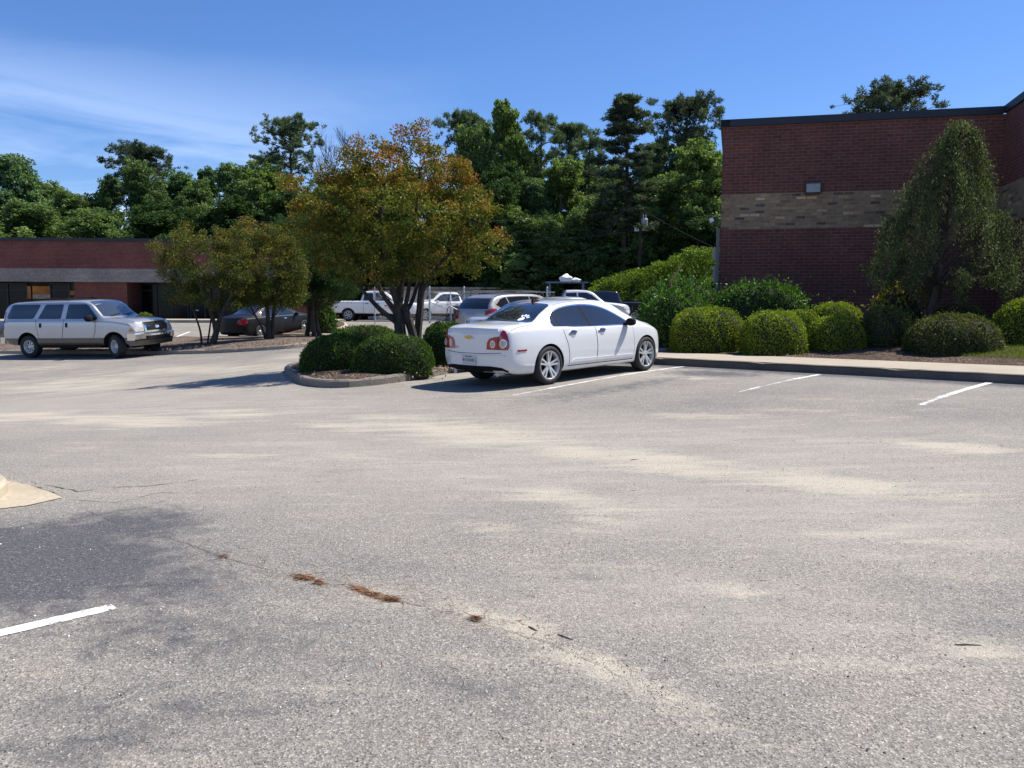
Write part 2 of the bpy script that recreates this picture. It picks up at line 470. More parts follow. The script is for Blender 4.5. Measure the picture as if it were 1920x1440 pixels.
M['weep_leaf'] = leaf('weeping_olive_leaf', [(0, (.026, .036, .016)), (.5, (.052, .068, .027)), (1, (.115, .125, .062))], .4, .3, .55, .1)
M['gold_leaf'] = leaf('yellowing_leaf', [(0, (.03, .045, .012)), (.6, (.09, .09, .02)), (1, (.24, .19, .05))], .4, .35, .4)
M['core'] = simple('twiggy_inside', (.020, .020, .011), .95)
M['grass'] = leaf('lawn_blade', [(0, (.06, .085, .016)), (1, (.14, .165, .035))], .3, .35, .6)
M['straw'] = simple('pine_straw', (.30, .155, .075), .85, vary=.4, scale=30)
M['dry_leaf'] = simple('dry_leaf_litter', (.27, .19, .13), .85, vary=.5, scale=6)
M['twig_brown'] = simple('dry_twig', (.07, .052, .04), .9)
M['pebble'] = simple('grit', (.10, .095, .09), .9, vary=.6, scale=3)
M['grit_pale'] = simple('pale_grit', (.62, .60, .57), .7)

def line_paint():
    t = NT('worn_white_paint')
    co = t.coord()
    f = t.noise(60, 5, .75, co); g = t.noise(3.5, 5, .65, co)
    wear = t.math('ADD', t.math('MULTIPLY', t.attr('wear'), 1.0), t.math('ADD', t.math('MULTIPLY', t.math('SUBTRACT', f, .5), 1.7), t.math('MULTIPLY', t.math('SUBTRACT', g, .5), 1.0)))
    t.set(Base_Color=t.mix(t.rng(f, .3, .7), (.66, .64, .60), (.80, .79, .76)), Roughness=.7)
    tp = t.n('ShaderNodeBsdfTransparent')
    mx = t.n('ShaderNodeMixShader', {0: t.rng(wear, .42, .54)})
    t.l(t.b.outputs[0], mx.inputs[1]); t.l(tp.outputs[0], mx.inputs[2]); t.l(mx.outputs[0], t.o.inputs['Surface'])
    return t.mat
M['line'] = line_paint()

M['paint_white'] = paint('white_car_paint', (.69, .69, .68), dirt=.05)
M['paint_silver'] = paint('silver_car_paint', (.46, .47, .48), .5, .34, dirt=.08)
M['paint_silver2'] = paint('pale_silver_car_paint', (.62, .63, .63), .45, .32, dirt=.06)
M['paint_greige'] = paint('warm_grey_car_paint', (.34, .33, .315), .5, .34, dirt=.10)
M['paint_taupe'] = paint('taupe_lower_paint', (.075, .068, .058), .3, .42, dirt=.15)
M['paint_dark'] = paint('dark_navy_car_paint', (.012, .014, .024), .2, .28, dirt=.10)
M['paint_black'] = simple('dull_black_car_paint', (.006, .006, .008), .5, coat=.15, spec=.25)
M['paint_fleet'] = paint('white_fleet_paint', (.72, .72, .70), dirt=.12)
M['glass'] = simple('tinted_car_glass', (.012, .016, .022), .04, spec=.7, coat=.6)
M['glass_clear'] = simple('windscreen_glass', (.035, .045, .055), .03, spec=.9, coat=1.0)
M['rubber'] = simple('tyre_rubber', (.018, .018, .019), .8, vary=.25, scale=30)
M['trim'] = simple('black_plastic_trim', (.012, .012, .013), .75, spec=.12)
M['handle'] = simple('bright_handle_recess', (.42, .43, .45), .35, .2)
M['seam'] = simple('panel_gap', (.03, .03, .032), .8)
M['chrome'] = simple('chrome', (.75, .76, .78), .12, 1.0)
M['alloy'] = simple('alloy_rim', (.66, .66, .65), .38, .55)
M['steel_dull'] = simple('dull_steel_wheel', (.42, .42, .41), .4, .7)
M['well'] = simple('wheel_well', (.006, .006, .006), .9)
M['tail_red'] = simple('red_lamp_lens', (.30, .006, .012), .12, coat=1.0, vary=.35, scale=14)
M['tail_clear'] = simple('clear_lamp_lens', (.42, .37, .36), .12, coat=1.0, vary=.35, scale=30)
M['head_lens'] = simple('headlamp_lens', (.60, .60, .56), .10, .2, coat=1.0)
M['amber'] = simple('amber_lens', (.60, .17, .02), .15, coat=1.0)
M['grille'] = simple('dark_grille_mesh', (.03, .032, .035), .4, .3)
M['plate'] = simple('licence_plate_face', (.50, .52, .52), .5, vary=.08, scale=12)
M['plate_ink'] = simple('plate_ink', (.02, .022, .05), .6)
M['plate_red'] = simple('plate_red_ink', (.50, .03, .03), .6)
M['gold'] = simple('gold_emblem', (.48, .33, .10), .3, .6)
M['sticker'] = simple('white_vinyl', (.80, .80, .80), .6)
M['seat'] = simple('grey_fabric', (.12, .13, .14), .9)

# ============================================================ SETTING: ground, kerbs, walks
def smooth_poly(P, n=2, closed=True):
    P = [Vector(p) for p in P]
    for _ in range(n):
        Q = []
        m = len(P)
        for i in range(m if closed else m - 1):
            a, b = P[i], P[(i + 1) % m]
            Q += [a * .75 + b * .25, a * .25 + b * .75]
        P = Q if closed else [P[0]] + Q + [P[-1]]
    return P
def xy(v): return Vector((v[0], v[1]))

def axis_vals(lo, a, b, hi, fine, coarse):
    v = [lo]
    st = coarse
    pts = list(np.arange(a, b + 1e-6, fine))
    left, x, s = [], a, fine
    while x > lo:
        s = min(s * 1.35, coarse); x -= s; left.append(x)
    right, x, s = [], pts[-1], fine
    while x < hi:
        s = min(s * 1.35, coarse); x += s; right.append(x)
    return np.array(left[::-1] + pts + right)
gx = axis_vals(-170, -8, 13, 170, .12, 6)
gy = axis_vals(-40, 1.6, 24, 420, .12, 8)
GX, GY = np.meshgrid(gx, gy)
GZ = np.array([[gz(x, y) for x in gx] for y in gy])
gv = np.stack([GX.ravel(), GY.ravel(), GZ.ravel()], 1)
nx_, ny_ = len(gx), len(gy)
ii, jj = np.meshgrid(np.arange(nx_ - 1), np.arange(ny_ - 1))
i0 = (jj * nx_ + ii).ravel()
gq = np.stack([i0, i0 + 1, i0 + nx_ + 1, i0 + nx_], 1)
ground = quads('parking_lot', gv, gq, M['asphalt'], smooth=True)
tag(ground, 'weathered grey asphalt parking lot', kind='structure')

def blob_field(blobs):
    f = np.zeros(len(gv))
    for px, py, rx, ry, tilt, val in blobs:
        c = xy(at(px, py)); a = xy(at(px + rx, py + tilt)) - c; b = xy(at(px, py + ry)) - c
        det = a.x * b.y - a.y * b.x
        dx, dy = gv[:, 0] - c.x, gv[:, 1] - c.y
        u = (dx * b.y - dy * b.x) / det; v = (a.x * dy - a.y * dx) / det
        d = np.sqrt(u * u + v * v)
        f = np.maximum(f, val * np.clip(1.35 - d, 0, 1))
    return f
sand = blob_field([(640, 800, 90, 12, 2, .7), (880, 812, 210, 26, 18, .95), (760, 790, 200, 14, 5, .6), (1250, 868, 170, 26, 22, 1.0),
                   (1090, 850, 120, 18, 12, .85), (1560, 908, 190, 26, 14, 1.05), (1760, 930, 180, 16, 14, .6), (1800, 838, 150, 13, 12, 1.0), (250, 788, 170, 16, -2, .95),
                   (60, 780, 130, 14, 0, .8), (430, 775, 120, 12, 3, .7), (905, 985, 75, 28, 8, .75), (1070, 935, 130, 24, 18, .8), (1120, 968, 60, 18, 4, .7),
                   (905, 1150, 90, 16, 26, .9), (1010, 1195, 120, 26, 46, 1.15), (1110, 1240, 110, 34, 45, 1.15), (1240, 1300, 120, 24, 40, .8),
                   (1390, 1112, 50, 20, 14, .75), (1360, 1105, 40, 14, 12, .6), (1840, 1215, 130, 22, 12, .85), (1420, 1380, 170, 30, 40, .8), (700, 1118, 80, 14, 16, .55),
                   (150, 722, 190, 16, -14, .8), (330, 695, 200, 12, -10, .75), (480, 690, 160, 12, -8, .7), (90, 690, 110, 8, -5, .6), (560, 668, 110, 10, -10, .6),
                   (1320, 780, 160, 8, 5, .6), (1480, 770, 110, 6, 4, .55), (1000, 745, 150, 6, -4, .4), (1290, 708, 60, 5, 2, .7), (1700, 1010, 200, 12, 12, .5), (560, 860, 260, 14, 6, .45), (1250, 1010, 120, 10, 8, .45)])
KD = Vector((.751, -.660)); KU = Vector((.660, .751))
K1 = xy(at(1240, 684)); K2 = xy(at(1910, 720))
KD = (K2 - K1).normalized(); KU = Vector((-KD.y, KD.x))
dk = (gv[:, 0] - K1.x) * KU.x + (gv[:, 1] - K1.y) * KU.y           # negative in front of the kerb
sk = (gv[:, 0] - K1.x) * KD.x + (gv[:, 1] - K1.y) * KD.y
seal = np.clip((dk + 1.25) / .9, 0, 1) * np.clip((sk + 6) / 3, 0, 1) * (dk < .5) * .85
seal = np.maximum(seal, blob_field([(60, 1050, 330, 120, -20, 1.1), (240, 985, 190, 46, -10, .85), (300, 1090, 220, 75, 0, .7), (360, 1195, 400, 75, 10, .5), (300, 1330, 380, 90, 0, .42), (140, 1400, 260, 70, 0, .45), (700, 1060, 160, 26, 10, .40),
                                    (870, 1290, 260, 60, 50, .36), (1340, 700, 110, 8, 3, .9), (1180, 724, 190, 10, -28, .55), (1050, 740, 90, 6, -12, .5), (1120, 1090, 150, 40, 20, .33)]))
dust = np.clip(blob_field([(1050, 850, 1150, 120, 0, 1.0), (250, 760, 600, 70, -10, 1.0), (1500, 960, 600, 90, 20, .9), (900, 700, 900, 20, 0, .8), (1300, 1120, 420, 90, 20, .55)]) * 1.25, 0, 1)
for nm, arr in (('sand', sand), ('seal', seal), ('dust', dust)):
    a_ = ground.data.attributes.new(nm, 'FLOAT', 'POINT'); a_.data.foreach_set('value', arr.astype(np.float32))

def sheet(name, poly, mat, dz, label, step=.6, dome=0.0, rise=1.0, noise=0.0, smooth=True, zf=None):
    """a sheet following the terrain; dome lifts it away from the outline"""
    P = [xy(p) for p in poly]
    n = len(P)
    B = []
    for i in range(n):
        a, b = P[i], P[(i + 1) % n]
        k = max(1, int((b - a).length / step))
        B += [a.lerp(b, t / k) for t in range(k)]
    n = len(B)
    xs = [p.x for p in B]; ys = [p.y for p in B]
    A = np.array([(p.x, p.y) for p in B]); D = np.roll(A, -1, 0) - A
    def dist(x, y):
        w = np.array((x, y)) - A
        t = np.clip((w * D).sum(1) / np.maximum((D * D).sum(1), 1e-9), 0, 1)
        return float(np.sqrt(((w - D * t[:, None]) ** 2).sum(1).min()))
    I = [Vector((x, y)) for x in np.arange(min(xs) + step / 2, max(xs), step) for y in np.arange(min(ys) + step / 2, max(ys), step)]
    I = [p + Vector((random.uniform(-.2, .2), random.uniform(-.2, .2))) * step for p in I]
    I = [p for p in I if dist(p.x, p.y) > step * .4]
    res = delaunay_2d_cdt(B + I, [], [list(range(n))], 1, 1e-6)
    v = []
    for p in res[0]:
        d = dist(p.x, p.y)
        h = dome * (1 - math.exp(-d / rise)) + (random.uniform(-noise, noise) if d > .02 else 0)
        v.append((p.x, p.y, (zf(p.x, p.y) if zf else gz(p.x, p.y)) + dz + h))
    o = pydata(name, v, [tuple(f) for f in res[2]], mat, smooth=smooth)
    bm = bmesh.new(); bm.from_mesh(o.data); bmesh.ops.recalc_face_normals(bm, faces=bm.faces)
    if sum(f.normal.z for f in bm.faces) < 0: bmesh.ops.reverse_faces(bm, faces=bm.faces)
    bm.to_mesh(o.data); bm.free()
    return tag(o, label, kind='structure')
def kerb_ring(name, poly, label, w=.15, h=.14, closed=True, mat=None, joints=2.4):
    """real kerb: vertical face, rounded top edge, back face; follows the terrain, cut into stones"""
    P = [xy(p) for p in poly]
    n = len(P)
    area = sum(P[i].x * P[(i + 1) % n].y - P[(i + 1) % n].x * P[i].y for i in range(n))
    Q = []
    for i in range(n if closed else n - 1):
        a, b = P[i], P[(i + 1) % n]
        k = max(1, int((b - a).length / .3))
        Q += [a.lerp(b, t / k) for t in range(k)]
    if not closed: Q.append(P[-1])
    n = len(Q); rows = []; run = 0; nextj = joints
    for i in range(n):
        a = Q[(i - 1) % n] if closed or i > 0 else Q[i]; b = Q[(i + 1) % n] if closed or i < n - 1 else Q[i]
        d = (b - a).normalized(); nr = Vector((-d.y, d.x))
        if closed and area < 0: nr = -nr
        p = Q[i]
        if i: run += (Q[i] - Q[i - 1]).length
        jw = 0
        if run > nextj: jw = .022; nextj += joints
        z = gz(p.x, p.y) + random.uniform(-.004, .004)
        pr = [(0, -.08), (.006 + jw, h - .03), (.03 + jw, h - jw), (w, h + .004 - jw), (w + .004, -.02)]
        rows.append([(p.x + nr.x * o, p.y + nr.y * o, z + q) for o, q in pr])
    v = [p for r in rows for p in r]; m = 5
    f = [(i * m + k, ((i + 1) % n) * m + k, ((i + 1) % n) * m + k + 1, i * m + k + 1) for i in range(n if closed else n - 1) for k in range(m - 1)]
    if not closed: f += [tuple(range(m)), tuple((n - 1) * m + k for k in range(m))]
    mb = MB(); mb.add(v, f)
    o = mb.build(name, mat or M['kerb'])
    return tag(o, label, kind='structure')
def inset(poly, d):
    P = [xy(p) for p in poly]; n = len(P)
    area = sum(P[i].x * P[(i + 1) % n].y - P[(i + 1) % n].x * P[i].y for i in range(n))
    out = []
    for i in range(n):
        e = (P[(i + 1) % n] - P[i - 1]).normalized(); nr = Vector((-e.y, e.x)) * (1 if area > 0 else -1)
        out.append(P[i] + nr * d)
    return out

# the planted island in front of the white sedan
isl = smooth_poly([xy(at(541, 708)), xy(at(562, 723)), xy(at(625, 729)), xy(at(705, 723)), xy(at(790, 711)), xy(at(856, 698)), Vector((-.95, 17.75)), Vector((-1.7, 19.3)), Vector((-3.1, 21.3)), Vector((-4.6, 21.4)), Vector((-5.2, 19.2))], 2)
kerb_ring('island_kerb', isl, 'grey concrete kerb round the tree island', mat=concrete('island_kerb_shade', (.22, .195, .165), (.09, .08, .07)))  # this kerb's shade is put into a darker concrete colour
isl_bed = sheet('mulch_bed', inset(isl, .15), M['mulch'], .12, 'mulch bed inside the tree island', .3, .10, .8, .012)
# the long island beside the silver wagon
isl1 = smooth_poly([xy(at(-160, 660)), xy(at(25, 664)), xy(at(200, 664)), xy(at(340, 664)), xy(at(455, 660)), xy(at(545, 654)), xy(at(610, 647)), xy(at(634, 640)), xy(at(600, 635)), xy(at(500, 634)), xy(at(380, 636)), xy(at(200, 641)), xy(at(-160, 645))], 2)
kerb_ring('island_kerb', isl1, 'pale concrete kerb round the long island')
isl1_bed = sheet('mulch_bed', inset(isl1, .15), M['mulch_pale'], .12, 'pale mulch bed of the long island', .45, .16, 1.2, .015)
# the island beyond it
isl2 = smooth_poly([xy(at(470, 628)), xy(at(520, 631)), xy(at(600, 630)), xy(at(655, 617)), xy(at(648, 607)), xy(at(600, 607)), xy(at(520, 613)), xy(at(478, 618))], 2)
kerb_ring('island_kerb', isl2, 'shaded kerb round the far island', mat=M['gutter'])
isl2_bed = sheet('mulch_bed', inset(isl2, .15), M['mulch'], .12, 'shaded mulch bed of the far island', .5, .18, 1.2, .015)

# kerb, pavement and planting bed in front of the brick building
ka, kb = K1 - KD * 1.6, K1 + KD * 17
bl = [ka + KU * 1.8 + KD * .3, ka + KU * 4.2 + KD * .55, Vector((4.6, 25)), Vector((5.0, 32))]
kerb_ring('pavement_kerb', [kb, K2, K1 + KD * 2, K1, ka, ka + KU * .4 - KD * .05, *bl], 'concrete kerb along the right hand stalls', closed=False, w=-.16, h=.15, mat=M['kerb_shade'])
W1 = K1 + KU * 2.2; W2 = K1 + KD * 9 + KU * 2.7; W3 = K1 + KD * 17 + KU * 2.9
def bedz(x, y):
    d = (x - K1.x) * KU.x + (y - K1.y) * KU.y
    return gz(x, y) + .30 * sstep(2.2, 6, d)
sheet('pavement', [ka + KU * .15 + KD * .15, K1 + KU * .15, K2 + KU * .15, kb + KU * .15, W3, W2, W1, ka + KU * 2.1 + KD * .35], M['walk'], .150, 'tan concrete pavement behind the kerb', .6)
BC = Vector((6.16, 25.6)); BD = Vector((.968, -.25)).normalized(); BN = Vector((.25, .968)).normalized()
bed_edge = [ka + KU * 2.1 + KD * .35, W1, W2, W3, W3 + KU * 9, BC + BD * 12 + BN * .6, BC + BD * 7 + BN * .3, BC - BD * .2 + BN * .3, Vector((5.2, 31)), Vector((4.85, 25))]
bed = sheet('planting_bed', bed_edge, M['mulch'], .135, 'mulched planting bed by the brick wall', .35, .03, .3, .016, zf=bedz)
# concrete tongue with a kerb stone in the left foreground
gp = [at(-60, 962), at(-20, 957), at(50, 949), at(117, 934), at(95, 924), at(52, 910), at(0, 900), at(-80, 890)]
sheet('gutter_apron', [xy(p) for p in gp], M['gutter'], .006, 'tan concrete gutter apron in the left foreground', .12)
kerb_ring('corner_kerb', smooth_poly([xy(at(-90, 952)), xy(at(-20, 946)), xy(at(18, 928)), xy(at(12, 909)), xy(at(-40, 896)), xy(at(-140, 910))], 2), 'low rounded kerb nose at the left picture edge', w=.16, h=.11, mat=M['gutter'])
cap = smooth_poly([xy(at(-90, 952)), xy(at(-20, 946)), xy(at(18, 928)), xy(at(12, 909)), xy(at(-40, 896)), xy(at(-140, 910))], 2)
sheet('corner_island', inset(cap, .15), M['gutter'], .108, 'concrete top of the kerb nose', .2)
# walk before the shops on the left, forest floor beyond the lot
FD = Vector((math.cos(R(3.0)), math.sin(R(3.0)))); FO = Vector((-31.5, 50.6))          # facade line of the shops
def fpt(s, d=0): return FO + FD * s + Vector((-FD.y, FD.x)) * d
sw = [fpt(-30, -4.2), fpt(21.5, -4.2), fpt(21.5, -.05), fpt(-30, -.05)]
sheet('shop_walk', sw, M['walk'], .14, 'concrete walk in front of the shops', 1.2)
kerb_ring('shop_kerb', [fpt(-30, -4.2), fpt(21.4, -4.2)], 'kerb of the shop walk', closed=False, w=.14, h=.142)
sheet('forest_floor', [(-160, 66), (-30, 64), (-12, 60), (4, 57.5), (20, 57), (40, 56), (160, 60), (160, 400), (-160, 400)], M['soil'], .03, 'leaf strewn forest floor beyond the lot', 8)
sheet('dirt_verge', [xy(at(690, 597)), xy(at(830, 601)), xy(at(905, 601)), xy(at(1000, 600)), Vector((3, 57)), Vector((-13, 59.5))], M['soil'], .012, 'sandy verge along the fence', 1.5)

# painted stall lines
def stripe(p, q, w, wear0, wear1, label, name='stall_line'):
    p, q = xy(p), xy(q); d = (q - p).normalized(); nr = Vector((-d.y, d.x))
    n = max(2, int((q - p).length / .08)); v = []; wr = []
    for i in range(n + 1):
        t = i / n; c = p.lerp(q, t)
        for s in (-.5, 0, .5):
            a = c + nr * (w * s + random.uniform(-.004, .004)); v.append((a.x, a.y, gz(a.x, a.y) + .004)); wr.append(wear0 + (wear1 - wear0) * t + (.20 if s else -.06) + (.25 if i in (0, n) else 0))
    f = [(i * 3 + k, i * 3 + k + 1, i * 3 + k + 4, i * 3 + k + 3) for i in range(n) for k in range(2)]
    o = pydata(name, v, f, M['line'])
    a_ = o.data.attributes.new('wear', 'FLOAT', 'POINT'); a_.data.foreach_set('value', wr)
    return tag(o, label, kind='structure')
stripe(at(958, 742), at(1283, 687.5), .085, .44, .30, 'worn white stall line beside the white sedan')
stripe(at(1375, 738), at(1537, 702.5), .10, .60, .26, 'faded white stall line on the right')
stripe(at(1722, 761), at(1857, 717.5), .11, .48, .12, 'brighter white stall line at the far right')
stripe(at(214, 1138), at(-120, 1216), .10, .16, .24, 'bright white stall line in the left foreground')
for k, (a, b) in enumerate([((330, 632), (356, 622)), ((420, 634), (300, 637))]):
    if k == 0: stripe(at(*a), at(*b), .12, .2, .2, 'white stall line far back on the left')

# ============================================================ BUILDINGS
def wall(name, pts, z0, z1, mat, parent=None, smooth=False):
    """vertical wall along a polyline, UV in metres"""
    pts = [xy(p) for p in pts]
    v, f, uv = [], [], []
    s = 0
    for i in range(len(pts) - 1):
        a, b = pts[i], pts[i + 1]; L = (b - a).length
        n = len(v)
        v += [(a.x, a.y, z0), (b.x, b.y, z0), (b.x, b.y, z1), (a.x, a.y, z1)]
        f.append((n, n + 1, n + 2, n + 3)); uv += [(s, z0), (s + L, z0), (s + L, z1), (s, z1)]
        s += L
    o = pydata(name, v, f, mat, parent)
    l = o.data.uv_layers.new(name='UVMap')
    for k, q in enumerate(uv): l.data[k].uv = q
    return o

# --- brick building on the right
bb = thing('brick_building', 'large dark red brick building with a tan brick band, on the right', 'building', (BC.x, BC.y, 0))
def rel(p): return Vector((p[0] - BC.x, p[1] - BC.y))
J1 = BC + BD * 7.457; J2 = J1 - BN * 2.05; J3 = J2 + BD * 16; B0 = BC + BN * 13; B3 = J3 + BN * 15
out = [rel(p) for p in (B0, BC, J1, J2, J3, B3)]
wall('lower_wall', out, -.3, 3.90, M['red_brick'], bb)
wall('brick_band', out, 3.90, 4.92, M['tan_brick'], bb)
wall('upper_wall', out, 4.92, 6.868, M['red_brick'], bb)
mb = MB()
for i in range(len(out) - 1):
    a, b = out[i], out[i + 1]; d = (b - a).normalized(); nr = Vector((d.y, -d.x))
    ea = .07 if i != 2 else -.07; eb = .07 if i != 1 else -.07
    a2, b2 = a - d * (.0 if i in (0,) else ea) , b + d * (eb if i < len(out) - 2 else 0)
    L = (b2 - a2).length; c = (a2 + b2) / 2
    mb.box((c.x + nr.x * -.06, c.y + nr.y * -.06, 6.965 + .002 * i), (L, .26, .20), Matrix.Rotation(math.atan2(d.y, d.x), 3, 'Z'))
mb.build('coping', M['coping'], bb)
pydata('roof', [(p.x, p.y, 6.8) for p in out], [tuple(range(len(out)))], M['coping'], bb)
# wall lamp
lp = atY(1524, 353.5, 25.6); s_ = (xy(lp) - BC).dot(BD)
d_ = ray(1524, 353.5)
tt = (BC.x * BN.x + BC.y * BN.y) / (d_[0] * BN.x + d_[1] * BN.y)
lw = Vector((d_[0] * tt, d_[1] * tt, CAM_H + d_[2] * tt))
rotb = Matrix.Rotation(math.atan2(BD.y, BD.x), 3, 'Z')
lc = rel(lw) - BN * .09
mb = MB()
mb.box((lc.x, lc.y, lw.z + .145), (.44, .20, .05), rotb); mb.box((lc.x, lc.y, lw.z - .15), (.42, .16, .04), rotb)
for s in (-1, 1): mb.box((lc.x + BD.x * .205 * s, lc.y + BD.y * .205 * s, lw.z), (.03, .17, .25), rotb)
mb.box((lc.x + BN.x * .06, lc.y + BN.y * .06, lw.z), (.38, .04, .25), rotb)
wl = mb.build('wall_lamp', M['dark_metal'], bb)
mb = MB(); mb.box((lc.x - BN.x * .035, lc.y - BN.y * .035, lw.z), (.375, .09, .245), rotb)
mb.build('lens', M['lens'], wl)
# conduit and floodlight at the left corner
mb = MB(); p = rel(BC - BD * .07 - BN * -.12); mb.box((p.x, p.y, 2.5), (.10, .09, 2.9), rotb)
mb.build('downpipe', M['tan_brick'] if False else simple('pale_downpipe', (.16, .14, .125), .6), bb)
p = rel(BC - BD * .22 + BN * .25)
mb = MB(); mb.box((p.x, p.y, 4.22), (.28, .20, .16), rotb); mb.box((p.x + BD.x * .1, p.y + BD.y * .1, 4.10), (.06, .06, .18), rotb)
fl = mb.build('floodlight', M['dark_metal'], bb)
mb = MB(); mb.box((p.x - BN.x * .12 - BD.x * .05, p.y - BN.y * .12 - BD.y * .05, 4.20), (.12, .03, .12), rotb @ Matrix.Rotation(R(-25), 3, 'Y'))
mb.build('lens', M['white_sign'], fl)
mb = MB(); mb.box((p.x + BD.x * .1, p.y + BD.y * .1, 3.2), (.18, .16, .36), rotb); mb.box((p.x + BD.x * .1, p.y + BD.y * .1, 2.6), (.14, .14, .5), rotb)
mb.build('meter_box', M['transformer'], bb)

# --- strip of shops on the left
sb = thing('shop_building', 'long low brick shop row with a pale brick band above recessed shopfronts', 'building', (FO.x, FO.y, 0))
def fr(s, d=0):
    p = fpt(s, d); return Vector((p.x - FO.x, p.y - FO.y))
def px2s(px):
    """metres along the facade for an image column"""
    a = (px - CX) / F_PX
    return (a * FO.y - FO.x) / (FD.x - a * FD.y)
zf_ = lambda py, px=150: atY(px, py, fpt(px2s(px)).y).z
z_sof, z_bt, z_ct = zf_(528.5), zf_(503.5), zf_(446.5)
sL, sR = -26, px2s(592)
wall('upper_wall', [fr(sL), fr(sR), fr(sR, 14)], z_bt, z_ct - .18, M['far_red_brick'], sb)
wall('brick_band', [fr(sL, -.02), fr(sR, -.02), fr(sR + .02, 14)], z_sof, z_bt, M['far_grey_brick'], sb)
mb = MB()
rf = Matrix.Rotation(math.atan2(FD.y, FD.x), 3, 'Z')
c = fr((sL + sR) / 2, .05); mb.box((c.x, c.y, z_ct - .09), (sR - sL + .2, .3, .19), rf)
c = fr(sR - .05, 7.2); mb.box((c.x, c.y, z_ct - .085), (.3, 14, .19), rf)
mb.build('coping', M['coping'], sb)
mb = MB(); c = fr((sL + sR) / 2, 7); mb.box((c.x, c.y, z_ct - .3), (sR - sL - .3, 13.6, .1), rf); mb.build('roof', M['coping'], sb)
mb = MB(); c = fr((sL + sR) / 2, 1.3); mb.box((c.x, c.y, z_sof + .03), (sR - sL - .1, 2.5, .06), rf); mb.build('soffit', M['dark_metal'], sb)
D2 = 2.5
def seg(name, p0, p1, z0, z1, mat, d=D2, parent=sb):
    return wall(name, [fr(px2s(p0), d), fr(px2s(p1), d)], z0, z1, mat, parent)
zb_ = .35
seg('brick_pier', 138, 237, zb_, z_sof, M['far_red_brick'], .35)
wall('pier_return', [fr(px2s(237), .35), fr(px2s(237), D2)], zb_, z_sof, M['far_red_brick'], sb)
wall('pier_return', [fr(px2s(138), D2), fr(px2s(138), .35)], zb_, z_sof, M['far_red_brick'], sb)
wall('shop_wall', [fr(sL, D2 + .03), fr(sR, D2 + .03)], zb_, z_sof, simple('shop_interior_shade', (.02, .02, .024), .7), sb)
wall('end_wall', [fr(px2s(540), .1), fr(sR, .1), fr(sR, 14)], zb_, z_sof, M['far_red_brick'], sb)
def shopfront(a, b, n, label=None):
    """aluminium framed glass: pane and mullions"""
    z0, z1 = zb_ + .15, z_sof - .05
    g = seg('shop_window', a, b, z0, z1, M['shop_glass'], D2 - .05)
    mb = MB()
    s0, s1 = px2s(a), px2s(b)
    for k in range(n + 1):
        c = fr(s0 + (s1 - s0) * k / n, D2 - .08); mb.box((c.x, c.y, (z0 + z1) / 2), (.07, .07, z1 - z0), rf)
    for z in (z0, z0 + 2.05, z1):
        c = fr((s0 + s1) / 2, D2 - .075); mb.box((c.x, c.y, z), (s1 - s0, .06, .06), rf)
    mb.build('mullion', M['dark_metal'], g)
shopfront(239, 330, 3); shopfront(335, 420, 3); shopfront(430, 530, 4)
shopfront(-60, 16, 2); shopfront(62, 98, 1); shopfront(100, 137, 1)
# warm coloured posters in the first shop window
for a, b, y0, y1, mt in ((17, 24, 536, 560, 'orange_sign'), (27, 61, 536, 552, 'orange_sign'), (27, 61, 552, 560, 'poster_stripe'), (100, 112, 545, 553, 'orange_sign')):
    zz0, zz1 = atY(a, y1, 53.0).z, atY(a, y0, 53.0).z
    o = seg('shop_poster', a, b, zz0, zz1, M[mt], D2 - .12)
seg('suite_sign', 126, 135, atY(130, 552, 53).z, atY(130, 549.5, 53).z, M['white_sign'], D2 - .12)
seg('suite_sign', 345, 351, atY(345, 583, 53).z, atY(345, 580.5, 53).z, M['white_sign'], D2 - .12)
# roof vents
for px_ in (237, 545):
    c = fr(px2s(px_), 1.5); mb = MB(); mb.box((c.x, c.y, z_ct + .02), (.9, .5, .12), rf); mb.build('roof_hatch', M['galv'], sb)

# --- long metal shed beyond the fence
SY = 60.0
sa_, sb2 = atY(690, 580, SY), atY(1018, 580, SY - .6)
shed = thing('metal_shed', 'low beige metal shed with a rusty roof edge beyond the fence', 'shed', (sa_.x, SY, .5))
SL = sb2.x - sa_.x; zr = atY(900, 540, SY).z - .5
mb = MB(); n = int(SL / .18)
P = []
for i in range(n + 1): P.append((i * .18, .02 if i % 2 else -.02))
v = [(x, y, 0) for x, y in P] + [(x, y, zr) for x, y in P]
mb.add(v, [(i, i + 1, n + 2 + i, n + 1 + i) for i in range(n)])
mb.box((SL / 2, 3.0, zr / 2), (SL - .1, 5.7, zr - .02))
mb.build('wall', M['shed_wall'], shed)
mb = MB(); mb.box((SL / 2, 2.6, zr + .05), (SL + .5, 6.2, .10), Matrix.Rotation(R(1.5), 3, 'X')); mb.box((SL / 2, -.28, zr - .005), (SL + .5, .06, .12))
mb.build('roof', M['shed_roof'], shed)
xs_ = lambda px: atY(px, 560, SY).x - sa_.x
def shed_panel(name, a, b, y0, y1, mat, d=.06):
    z1, z0 = atY(a, y0, SY).z - .5, atY(a, y1, SY).z - .5
    mb = MB(); mb.box(((xs_(a) + xs_(b)) / 2, -d / 2 - .03, (z0 + z1) / 2), (xs_(b) - xs_(a), d, z1 - z0)); return mb.build(name, mat, shed)
shed_panel('door', 900, 918, 546, 580, M['white_sign']); shed_panel('door_frame', 898, 899.5, 545, 580, M['dark_metal'])
shed_panel('rusty_panel', 928, 950, 542, 580, M['rust']); shed_panel('rusty_panel', 953, 968, 542, 580, M['rust'], .09)
shed_panel('dark_post', 922, 925, 541, 582, M['dark_metal'], .12); shed_panel('dark_post', 968.5, 971, 541, 582, M['dark_metal'], .12)

